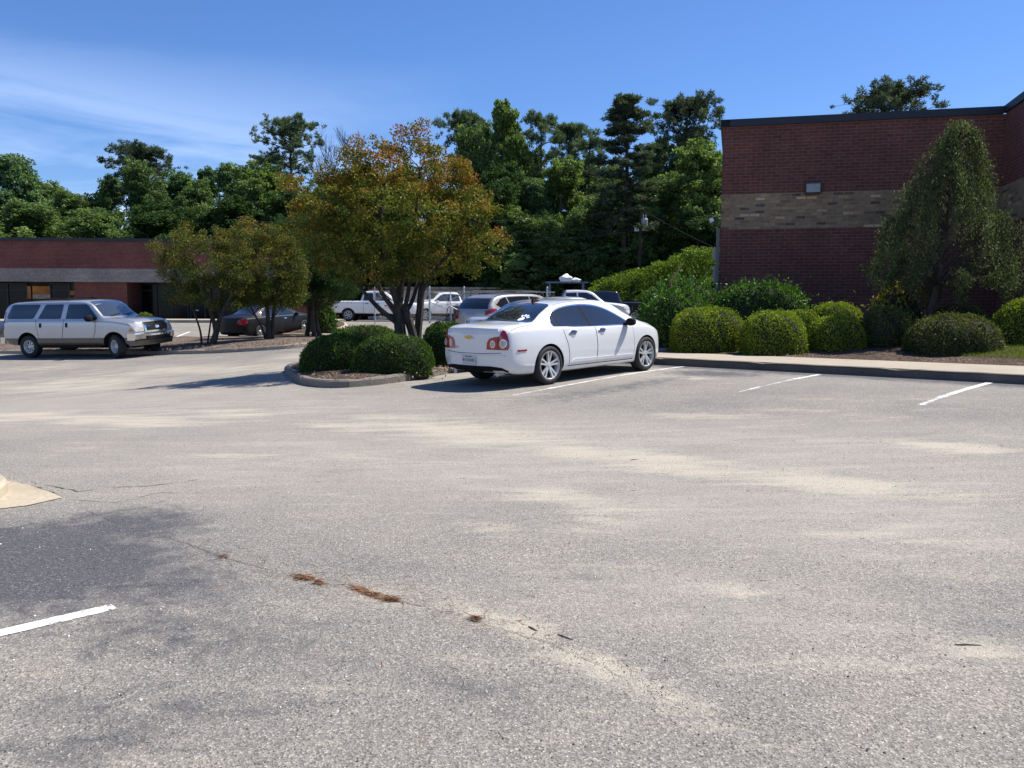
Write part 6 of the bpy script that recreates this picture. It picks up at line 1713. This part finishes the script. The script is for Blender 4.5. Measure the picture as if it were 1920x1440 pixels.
def bare_proto(seed, H=18.0, Wd=9.0):
    rp = random.Random(seed); segs = []
    def grow(p, d, L, r, lev):
        q = p + d * L; segs.append((curve_to(p, q, .05, 4, 0, rp), [r, r * .9, r * .8, r * .7]))
        if lev == 0: return
        for k in range(3 if lev > 1 else 4):
            nd = (d + Vector((rp.uniform(-1, 1), rp.uniform(-1, 1), rp.uniform(-.15, .6))) * .62).normalized()
            grow(p.lerp(q, rp.uniform(.55, 1.0)), nd, L * rp.uniform(.62, .85), r * .62, lev - 1)
    for k in range(7):
        a = k * .9; grow(Vector((0, 0, H * (.45 + .03 * k))), Vector((math.cos(a) * .7, math.sin(a) * .7, .8)).normalized(), H * .15, .10, 4)
    segs.append(([Vector((0, 0, -.5)), Vector((.1, 0, H * .35)), Vector((0, 0, H * .68))], [.24, .19, .11]))
    return branch_mesh('crown', segs, M['twig'], None, 4), None

PR = {}
for k_, (sd_, mt_, Wd_, ba_) in {'broad_a': (1, 'decid_leaf', 8.5, .06), 'broad_b': (2, 'decid_bright', 8.0, .08), 'broad_c': (3, 'decid_grey', 8.0, .06), 'broad_d': (4, 'decid_leaf', 9.0, .03), 'broad_e': (5, 'dark_leaf', 9.0, .02), 'tall_a': (6, 'decid_bright', 6.0, .22), 'tall_b': (7, 'decid_grey', 5.6, .18)}.items():
    PR[k_] = (broad_proto(sd_, mt_, 15.0, Wd_, ba_, 58, 125), 15.0, Wd_)
PR['pine_round'] = (pine_proto(11, 'pine_leaf', 20, 7.0, .66, 'round', .9), 20.0, 7.0)
PR['pine_flat'] = (pine_proto(12, 'pine_leaf', 20, 7.5, .70, 'flat', .8, .8), 20.0, 7.5)
PR['pine_layer'] = (pine_proto(13, 'pine_dark', 22, 7.0, .42, 'layer', 1.7), 22.0, 7.0)
PR['pine_dense'] = (pine_proto(14, 'pine_dark', 20, 7.5, .60, 'round', 1.5), 20.0, 7.5)
PR['pine_thin'] = (pine_proto(15, 'pine_leaf', 20, 6.0, .62, 'flat', .55), 20.0, 6.0)
PR['bare'] = (bare_proto(16), 18.0, 9.0)
used_pr = set()
def wood(kind, px, ytop, wpx, D, label, name='broadleaf_tree', rz=0.0):
    (cr, tk), H, Wd = PR[kind]
    x = ray(px, 560)[0] / ray(px, 560)[1] * D; z0 = gz(x, D)
    h = atY(px, ytop, D).z - z0; w = wpx / F_PX * D * (1.22 if 'broad' in kind else 1.12 if 'tall' in kind else 1.0)
    t = thing(name, label, 'tree', (x, D, z0), rz, 'trees of the wood behind the lot')
    t.scale = (w / Wd, w / Wd, h / H / .985)
    for m in (cr, tk):
        if m is None: continue
        o = m
        if kind in used_pr: o = m.copy(); COL.objects.link(o)
        o.parent = t
    used_pr.add(kind)
    return t
W_ = [
 # behind the shops, left to right
 ('broad_c', 22, 303, 150, 72, 'pale loose tree at the left picture edge above the shop roof', 'broadleaf_tree', .3),
 ('broad_a', 85, 352, 120, 76, 'second tree from the left picture edge, lower than its neighbour', 'broadleaf_tree', 1.2),
 ('broad_d', 135, 372, 120, 70, 'low rounded tree in the dip of the tree line above the shop roof', 'broadleaf_tree', 2.2),
 ('broad_b', 188, 378, 100, 74, 'lightest green tree in the dip left of the tall dark pine', 'broadleaf_tree', .8),
 ('broad_c', 222, 342, 90, 78, 'small pale tree leaning out left of the tall dark pine', 'broadleaf_tree', 4.0),
 ('pine_dense', 274, 285, 118, 75, 'dark pine standing above the middle of the shop roof', 'pine_tree', .5),
 ('broad_a', 268, 318, 118, 71, 'dark broadleaf crown filling in below the dark pine over the shops', 'broadleaf_tree', 5.0),
 ('broad_c', 348, 333, 100, 74, 'greyish tree right of the dark pine over the shops', 'broadleaf_tree', 2.9),
 ('tall_b', 392, 322, 78, 77, 'slim greyish tree behind the left small crape myrtle', 'broadleaf_tree', .2),
 ('broad_c', 430, 318, 90, 73, 'pale topped tree above the right end of the shop roof', 'broadleaf_tree', 1.0),
 ('broad_b', 490, 326, 150, 68, 'bright green rounded tree left of the big crape myrtle', 'broadleaf_tree', 3.0),
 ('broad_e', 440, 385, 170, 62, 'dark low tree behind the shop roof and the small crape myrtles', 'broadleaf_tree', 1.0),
 ('broad_e', 300, 392, 190, 66, 'dark low tree just over the shop roof below the dark pine', 'broadleaf_tree', 3.3),
 ('broad_d', 60, 392, 190, 64, 'low green tree just over the shop roof at the left picture edge', 'broadleaf_tree', 2.0),
 ('broad_d', 180, 402, 170, 63, 'low green tree just over the shop roof, second from the left', 'broadleaf_tree', 5.2),
 ('pine_flat', 560, 238, 112, 70, 'flat topped pine with a leaning trunk left of the big crape myrtle', 'pine_tree', 3.2),
 ('pine_thin', 512, 298, 95, 74, 'smaller pine branch crown left below the flat topped pine', 'pine_tree', 1.0),
 ('bare', 640, 238, 115, 72, 'bare reddish tree rising behind the big crape myrtle', 'bare_tree', .0),
 ('broad_e', 560, 372, 180, 60, 'dark tree mass behind the shade tree', 'broadleaf_tree', 0),
 ('broad_a', 640, 338, 130, 66, 'green tree behind the left half of the big crape myrtle', 'broadleaf_tree', 1.7),
 ('broad_e', 720, 352, 170, 62, 'dark tree directly behind the big crape myrtle', 'broadleaf_tree', 2.5),
 ('broad_d', 800, 352, 130, 66, 'green tree behind the right half of the big crape myrtle', 'broadleaf_tree', 3.5),
 # the tall wood between the crape myrtle and the brick building
 ('pine_round', 872, 224, 90, 70, 'grey green pine left of the tall bright broadleaf', 'pine_tree', 1.0),
 ('tall_a', 942, 203, 100, 66, 'tallest bright broadleaf right of the big crape myrtle', 'broadleaf_tree', .4),
 ('broad_a', 885, 255, 120, 67, 'dark broadleaf between the big crape myrtle and the tall bright tree', 'broadleaf_tree', 4.2),
 ('broad_e', 935, 330, 150, 62, 'dark tree under the tall bright broadleaf', 'broadleaf_tree', 3.0),
 ('pine_thin', 1012, 222, 78, 67, 'thin pine just right of the tall bright broadleaf', 'pine_tree', 2.0),
 ('pine_round', 1064, 244, 88, 72, 'round topped pine midway to the layered pine', 'pine_tree', 4.0),
 ('pine_thin', 1102, 268, 84, 68, 'sparse pine with dead twigs left of the layered pine', 'pine_tree', 5.0),
 ('pine_layer', 1168, 184, 182, 58.6, 'tallest layered pine with level branches and a straight trunk', 'pine_tree', .6),
 ('pine_dense', 1280, 198, 132, 68, 'dense dark pine left of the brick building', 'pine_tree', 2.4),
 ('tall_b', 1232, 268, 90, 74, 'pale loose tree between the layered pine and the dense pine', 'broadleaf_tree', 1.5),
 ('broad_b', 1305, 287, 150, 60, 'bright green tree against the left edge of the brick building', 'broadleaf_tree', 2.0),
 ('broad_d', 1252, 340, 150, 62, 'mid green tree below the dense dark pine', 'broadleaf_tree', 4.4),
 ('broad_b', 1052, 315, 130, 64, 'green tree filling in below the round topped pine', 'broadleaf_tree', 5.0),
 ('broad_d', 1122, 385, 140, 61, 'low green tree behind the trunk of the layered pine', 'broadleaf_tree', .9),
 ('broad_c', 1000, 345, 110, 63, 'greyish tree below the thin pine', 'broadleaf_tree', 2.1),
 ('broad_a', 1020, 420, 150, 59.5, 'low tree whose leaves hang to the ground right of the metal shed', 'broadleaf_tree', 3.9),
 ('broad_e', 1180, 420, 190, 62, 'dark low tree behind the utility pole', 'broadleaf_tree', 5.5),
 ('broad_a', 1210, 400, 120, 59, 'leafy low tree beside the utility pole', 'broadleaf_tree', 1.1),
 ('broad_e', 1310, 400, 170, 58, 'dark low tree at the foot of the brick building edge', 'broadleaf_tree', 2.7),
 ('broad_d', 935, 428, 120, 65.5, 'low green tree behind the metal shed, middle', 'broadleaf_tree', 3.1),
 ('broad_e', 850, 430, 170, 66, 'dark low tree behind the metal shed, left', 'broadleaf_tree', 1.3),
 ('pine_dense', 1652, 176, 150, 62, 'pine top showing above the brick building roof', 'pine_tree', 1.2),
 ('broad_d', 375, 352, 110, 71, 'mid green tree behind the gap of the two small crape myrtles', 'broadleaf_tree', 4.1),
 ('broad_a', 470, 350, 120, 66, 'green tree in front of the bright rounded tree', 'broadleaf_tree', .4),
 ('broad_c', 530, 345, 100, 71, 'greyish tree below the leaning flat topped pine', 'broadleaf_tree', 3.8),
 ('broad_c', 110, 362, 110, 79, 'pale tree far back in the dip of the tree line', 'broadleaf_tree', 5.1),
 ('broad_c', 680, 330, 120, 72, 'pale tree far back behind the middle of the big crape myrtle', 'broadleaf_tree', 1.6),
 ('broad_a', 760, 330, 130, 70, 'green tree far back behind the top tuft of the big crape myrtle', 'broadleaf_tree', .6),
 ('broad_c', 905, 238, 90, 71, 'loose pale crown just left of the tall bright broadleaf', 'broadleaf_tree', 2.6),
 ('broad_a', 985, 290, 110, 69, 'green crown right of the tall bright broadleaf', 'broadleaf_tree', 5.6),
 ('broad_c', 1090, 312, 110, 75, 'pale crown seen between the sparse pine and the layered pine', 'broadleaf_tree', 1.2),
 ('broad_a', 1140, 322, 120, 72, 'green crown behind the middle of the layered pine', 'broadleaf_tree', 3.4),
 ('broad_c', 1205, 300, 100, 76, 'pale crown right behind the layered pine', 'broadleaf_tree', .7),
 ('broad_b', 1195, 352, 110, 66, 'bright crown behind the top of the utility pole', 'broadleaf_tree', 2.3),
 ('broad_a', 1290, 262, 110, 73, 'green crown behind the dense dark pine', 'broadleaf_tree', 4.9),
 ('broad_b', 1150, 440, 110, 60, 'low bright tree left of the utility pole foot', 'broadleaf_tree', 6.0),
 ('broad_b', 960, 400, 110, 61, 'bright low tree right of the big crape myrtle crown', 'broadleaf_tree', 1.9),
 ('broad_a', 1085, 405, 120, 60.5, 'leafy low tree midway between shed and utility pole', 'broadleaf_tree', .3),
]
for a_ in W_: wood(a_[0], a_[1], a_[2], a_[3], a_[4], a_[5], a_[6], a_[7])
# what stands deeper in the wood reads as one dark mass of trunks and undergrowth
def deep_wood():
    rr = np.random.default_rng(9); P = []; H = []
    for x0, x1, y0, y1, top, n in ((-62, 38, 78, 95, 9.5, 1500), (-20, 22, 61, 70, 3.4, 700)):
        for _ in range(n):
            x, y = rr.uniform(x0, x1), rr.uniform(y0, y1); z = .6 + rr.uniform() ** 1.1 * top * (.75 + .3 * math.sin(x * .35) * math.sin(x * .13 + 1)); m = 46
            d = rdir(m) * (rr.uniform(0, 1, m) ** .5)[:, None] * rr.uniform(.6, 1.3); P.append(np.array((x, y, z)) + d); H.append(np.clip(.4 + rr.normal(0, .2) + rr.normal(0, .15, m), 0, 1))
    V, Q = leaf_quads(np.vstack(P), .42, .28)
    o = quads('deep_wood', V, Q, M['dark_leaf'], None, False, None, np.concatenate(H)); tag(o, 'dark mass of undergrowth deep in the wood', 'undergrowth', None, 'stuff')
deep_wood()

# ============================================================ SMALL THINGS ON THE GROUND
def stuff_quads(name, P, L, W, mat, label, flat=.5, up=None):
    P = np.asarray(P); V, Q = leaf_quads(P, L, W, None, None if up is None else np.tile(np.array(up), (len(P), 1)), 1.0)
    o = quads(name, V, Q, M[mat] if isinstance(mat, str) else mat, None, False, None, rng.uniform(0, 1, len(P)))
    return tag(o, label, kind='stuff')
def in_poly(x, y, poly):
    c = False; n = len(poly)
    for i in range(n):
        a, b = poly[i], poly[i - 1]
        if (a[1] > y) != (b[1] > y) and x < (b[0] - a[0]) * (y - a[1]) / (b[1] - a[1]) + a[0]: c = not c
    return c
# lawn corner at the right edge
lawn = [xy(at(1795, 677, .14)), xy(at(1920, 683, .14)), xy(at(2150, 694, .14)), xy(at(2150, 672, .14)), xy(at(1990, 664, .14)), xy(at(1875, 667, .14))]
sheet('lawn', lawn, M['soil'], .152, 'small lawn corner at the right', .4, zf=bedz)
G = []
x0, x1 = min(p.x for p in lawn), max(p.x for p in lawn); y0, y1 = min(p.y for p in lawn), max(p.y for p in lawn)
while len(G) < 26000:
    x, y = rng.uniform(x0, x1), rng.uniform(y0, y1)
    if in_poly(x, y, lawn): G.append((x, y, bedz(x, y) + .165 + rng.uniform(0, .03)))
V, Q = leaf_quads(np.array(G), .075, .008, np.tile(np.array((0, 0, 1.0)), (len(G), 1)), None, .55)
tag(quads('grass', V, Q, M['grass'], None, False, None, rng.uniform(0, 1, len(G))), 'short green grass at the right picture edge', 'grass', None, 'stuff')
# dry leaves along the front of the bed and on the islands
LT = []
def litter(px, py, spx, spy, n, dz):
    for _ in range(n):
        p = at(px + rng.normal() * spx, py + rng.normal() * spy, dz); LT.append((p.x, p.y, p.z + .012 + rng.uniform(0, .03)))
for a_ in ((1372, 655, 28, 2.2, 700), (1478, 660, 40, 2.4, 900), (1560, 664, 40, 2.5, 1100), (1660, 655, 32, 4, 900), (1850, 662, 25, 3, 400), (1300, 656, 40, 2, 250)): litter(*a_, .16)
for a_ in ((815, 693, 24, 3, 260), (700, 708, 60, 4, 90), (600, 706, 30, 4, 50)): litter(*a_, .15)
for a_ in ((530, 645, 40, 4, 500), (450, 648, 40, 4, 400), (610, 640, 14, 3, 200), (330, 652, 40, 4, 250)): litter(*a_, .2)
stuff_quads('leaf_litter', LT, .055, .024, 'dry_leaf', 'dry leaves scattered over the mulch', up=(0, 0, 1))
# grit and specks lying loose on the paving
GR, GW = [], []
for _ in range(900):
    p = at(rng.uniform(-20, 1940), 740 + 720 * rng.uniform() ** 1.5); GR.append((p.x, p.y, p.z + .004))
for _ in range(260):
    p = at(rng.uniform(-20, 1940), 730 + 600 * rng.uniform() ** 1.8); GW.append((p.x, p.y, p.z + .005))
def chips(name, P, s, mat, label):
    V, Q = [], []
    for (x, y, z) in P:
        a = rng.uniform(.5, 1.4) * s; b = a * rng.uniform(.5, .9); h = a * rng.uniform(.3, .6); t = rng.uniform(0, 6.28); c, q = math.cos(t), math.sin(t); n = len(V)
        for k, (u, v, w) in enumerate(((-1, -1, 0), (1, -1, 0), (1, 1, 0), (-1, 1, 0), (-.6, -.6, 1), (.6, -.6, 1), (.6, .6, 1), (-.6, .6, 1))):
            V.append((x + (u * a * c - v * b * q) * .5, y + (u * a * q + v * b * c) * .5, z - .004 + w * h))
        Q += [(n + 4, n + 5, n + 6, n + 7), (n, n + 1, n + 5, n + 4), (n + 1, n + 2, n + 6, n + 5), (n + 2, n + 3, n + 7, n + 6), (n + 3, n, n + 4, n + 7)]
    return tag(quads(name, V, Q, M[mat]), label, kind='stuff')
chips('grit', GR, .008, 'pebble', 'dark grit lying loose on the asphalt'); chips('pale_grit', GW, .008, 'grit_pale', 'pale bright grit specks on the asphalt')
# clumps of brown pine straw caught in the seam
def straw(px, py, wpx, hpx, n, label, tilt=0.0):
    c = at(px, py); P, A = [], []
    for _ in range(n):
        u = rng.normal() * .42; q = at(px + u * wpx, py + u * tilt + rng.normal() * .32 * hpx); P.append((q.x - c.x, q.y - c.y, .004 + q.z - c.z + abs(rng.normal()) * .008)); a = rng.normal(.0, .7); A.append((math.cos(a), -.25 + math.sin(a) * .8, rng.normal() * .12))
    V, Q = leaf_quads(np.array(P), .085, .0035, np.array(A), None, .25)
    o = quads('pine_straw', V, Q, M['straw']); o.location = c
    tag(o, label, 'pine straw', 'pine straw clumps in the paving seam')
straw(569, 1085, 20, 7, 150, 'small left clump of pine straw in the paving seam', 2); straw(600, 1094, 11, 5, 60, 'tiny clump of pine straw between two larger ones', 2)
straw(688, 1113, 38, 6, 230, 'largest long clump of rust brown pine straw in the seam', 14); straw(733, 1126, 20, 5, 130, 'right end clump of rust brown pine straw touching the long one', 4)
straw(893, 1163, 10, 6, 45, 'single small pine straw tuft on the sand streak'); straw(420, 1046, 9, 4, 25, 'few pine needles left of the straw clumps')
def twig(px, py, ln, ang, label):
    c = at(px, py); mb = MB(); d = Vector((math.cos(ang), math.sin(ang), 0)); P = [d * (ln * (t - .5)) + Vector((0, random.uniform(-.006, .006), .0035 + .001 * math.sin(t * 5))) for t in (0, .25, .5, .75, 1)]
    mb.tube(P, [.0025, .0035, .003, .0025, .0015], 6); o = mb.build('dry_twig', M['twig_brown']); o.location = c; tag(o, label, 'twig')
twig(1000, 1180, .07, -.9, 'thin dry twig right of the small straw tuft'); twig(1060, 1196, .09, -.7, 'second thin dry twig on the sand streak'); twig(1815, 1210, .12, -.1, 'dark dry twig at the right picture edge'); twig(1190, 862, .10, .5, 'thin twig on the far sand streak')
# dead stem leaning by the hedge
mb = MB(); q0, q1 = atY(1258, 528, 22.6), atY(1283, 490, 22.8); mb.tube([Vector((q0.x, q0.y, bedz(q0.x, q0.y) + .1)), q0, q1], [.02, .035, .015], 6)
tag(mb.build('dead_stem', bark('dead_stem_bark', (.12, .075, .035), (.26, .17, .08))), 'brown dead stem leaning over the tallest glossy shrub', 'stem')

# the joint between two paving passes: an irregular open crack with dirt in it
def crack(path, w, label):
    P = [xy(at(*p)) for p in path]; Q = [P[0]]
    for a, b in zip(P[:-1], P[1:]):
        n = max(2, int((b - a).length / .035))
        for t in range(1, n + 1): Q.append(a.lerp(b, t / n) + Vector((rng.normal() * .006, rng.normal() * .006)))
    v, f = [], []; ww = w
    for i in range(len(Q)):
        d = (Q[min(i + 1, len(Q) - 1)] - Q[max(i - 1, 0)]).normalized(); nr = Vector((-d.y, d.x)); ww = min(w * 1.8, max(.0012, ww + rng.normal() * w * .45)); k = ww if rng.uniform() > .1 else .0008
        for q in (-1, 1): p = Q[i] + nr * q * k * .5; v.append((p.x, p.y, gz(p.x, p.y) + .0045))
        if i: f.append((2 * i - 2, 2 * i - 1, 2 * i + 1, 2 * i))
    tag(pydata('paving_crack', v, f, M['crack']), label, kind='structure')
M['crack'] = simple('dirt_filled_crack', (.10, .088, .072), .95, vary=.5, scale=12)
crack([(150, 952), (230, 985), (330, 1012), (420, 1046), (500, 1068), (560, 1084), (640, 1102), (760, 1130), (830, 1148), (905, 1168)], .0032, 'dirt filled paving joint through the straw clumps')
crack([(905, 1168), (1050, 1215), (1130, 1250), (1220, 1300), (1330, 1345), (1420, 1372), (1540, 1412), (1640, 1450)], .0022, 'fine paving joint along the sand streak')
crack([(60, 905), (150, 922), (200, 915), (270, 912), (340, 905), (372, 899)], .009, 'dark crack running from the gutter apron')
crack([(130, 938), (220, 942), (300, 924), (380, 926)], .005, 'fine crack beside the gutter apron')
crack([(50, 949), (95, 938), (119, 932), (95, 922), (40, 907)], .014, 'dirt line round the gutter apron')
DK = []
for a, b, n, sp__ in (((905, 1160), (1130, 1235), 220, 16), ((1010, 1195), (1250, 1300), 260, 22), ((1190, 1270), (1600, 1420), 160, 26), ((1100, 855), (1420, 900), 220, 18), ((1440, 895), (1740, 925), 240, 16), ((880, 960), (1160, 975), 160, 20), ((1200, 1000), (1900, 1180), 260, 60)):
    for _ in range(n):
        t = rng.uniform(); p = at(a[0] + (b[0] - a[0]) * t + rng.normal() * 14, a[1] + (b[1] - a[1]) * t + rng.normal() * sp__ * .5); DK.append((p.x, p.y, p.z + .004))
chips('sand_crumbs', DK, .0042, 'pebble', 'dark crumbs lying on the sand streaks')
ND = []
for _ in range(240):
    t = rng.uniform(); p = at(380 + 640 * t + rng.normal() * 40, 1035 + 150 * t + rng.normal() * 14); ND.append((p.x, p.y, p.z + .006))
for _ in range(160):
    p = at(rng.uniform(0, 1920), 760 + 640 * rng.uniform() ** 1.4); ND.append((p.x, p.y, p.z + .006))
V, Q = leaf_quads(np.array(ND), .075, .003, np.array([(math.cos(a), math.sin(a), 0) for a in rng.uniform(0, 6.28, len(ND))]), None, .12)
tag(quads('loose_needles', V, Q, M['straw']), 'single dry pine needles lying about the paving', kind='stuff')
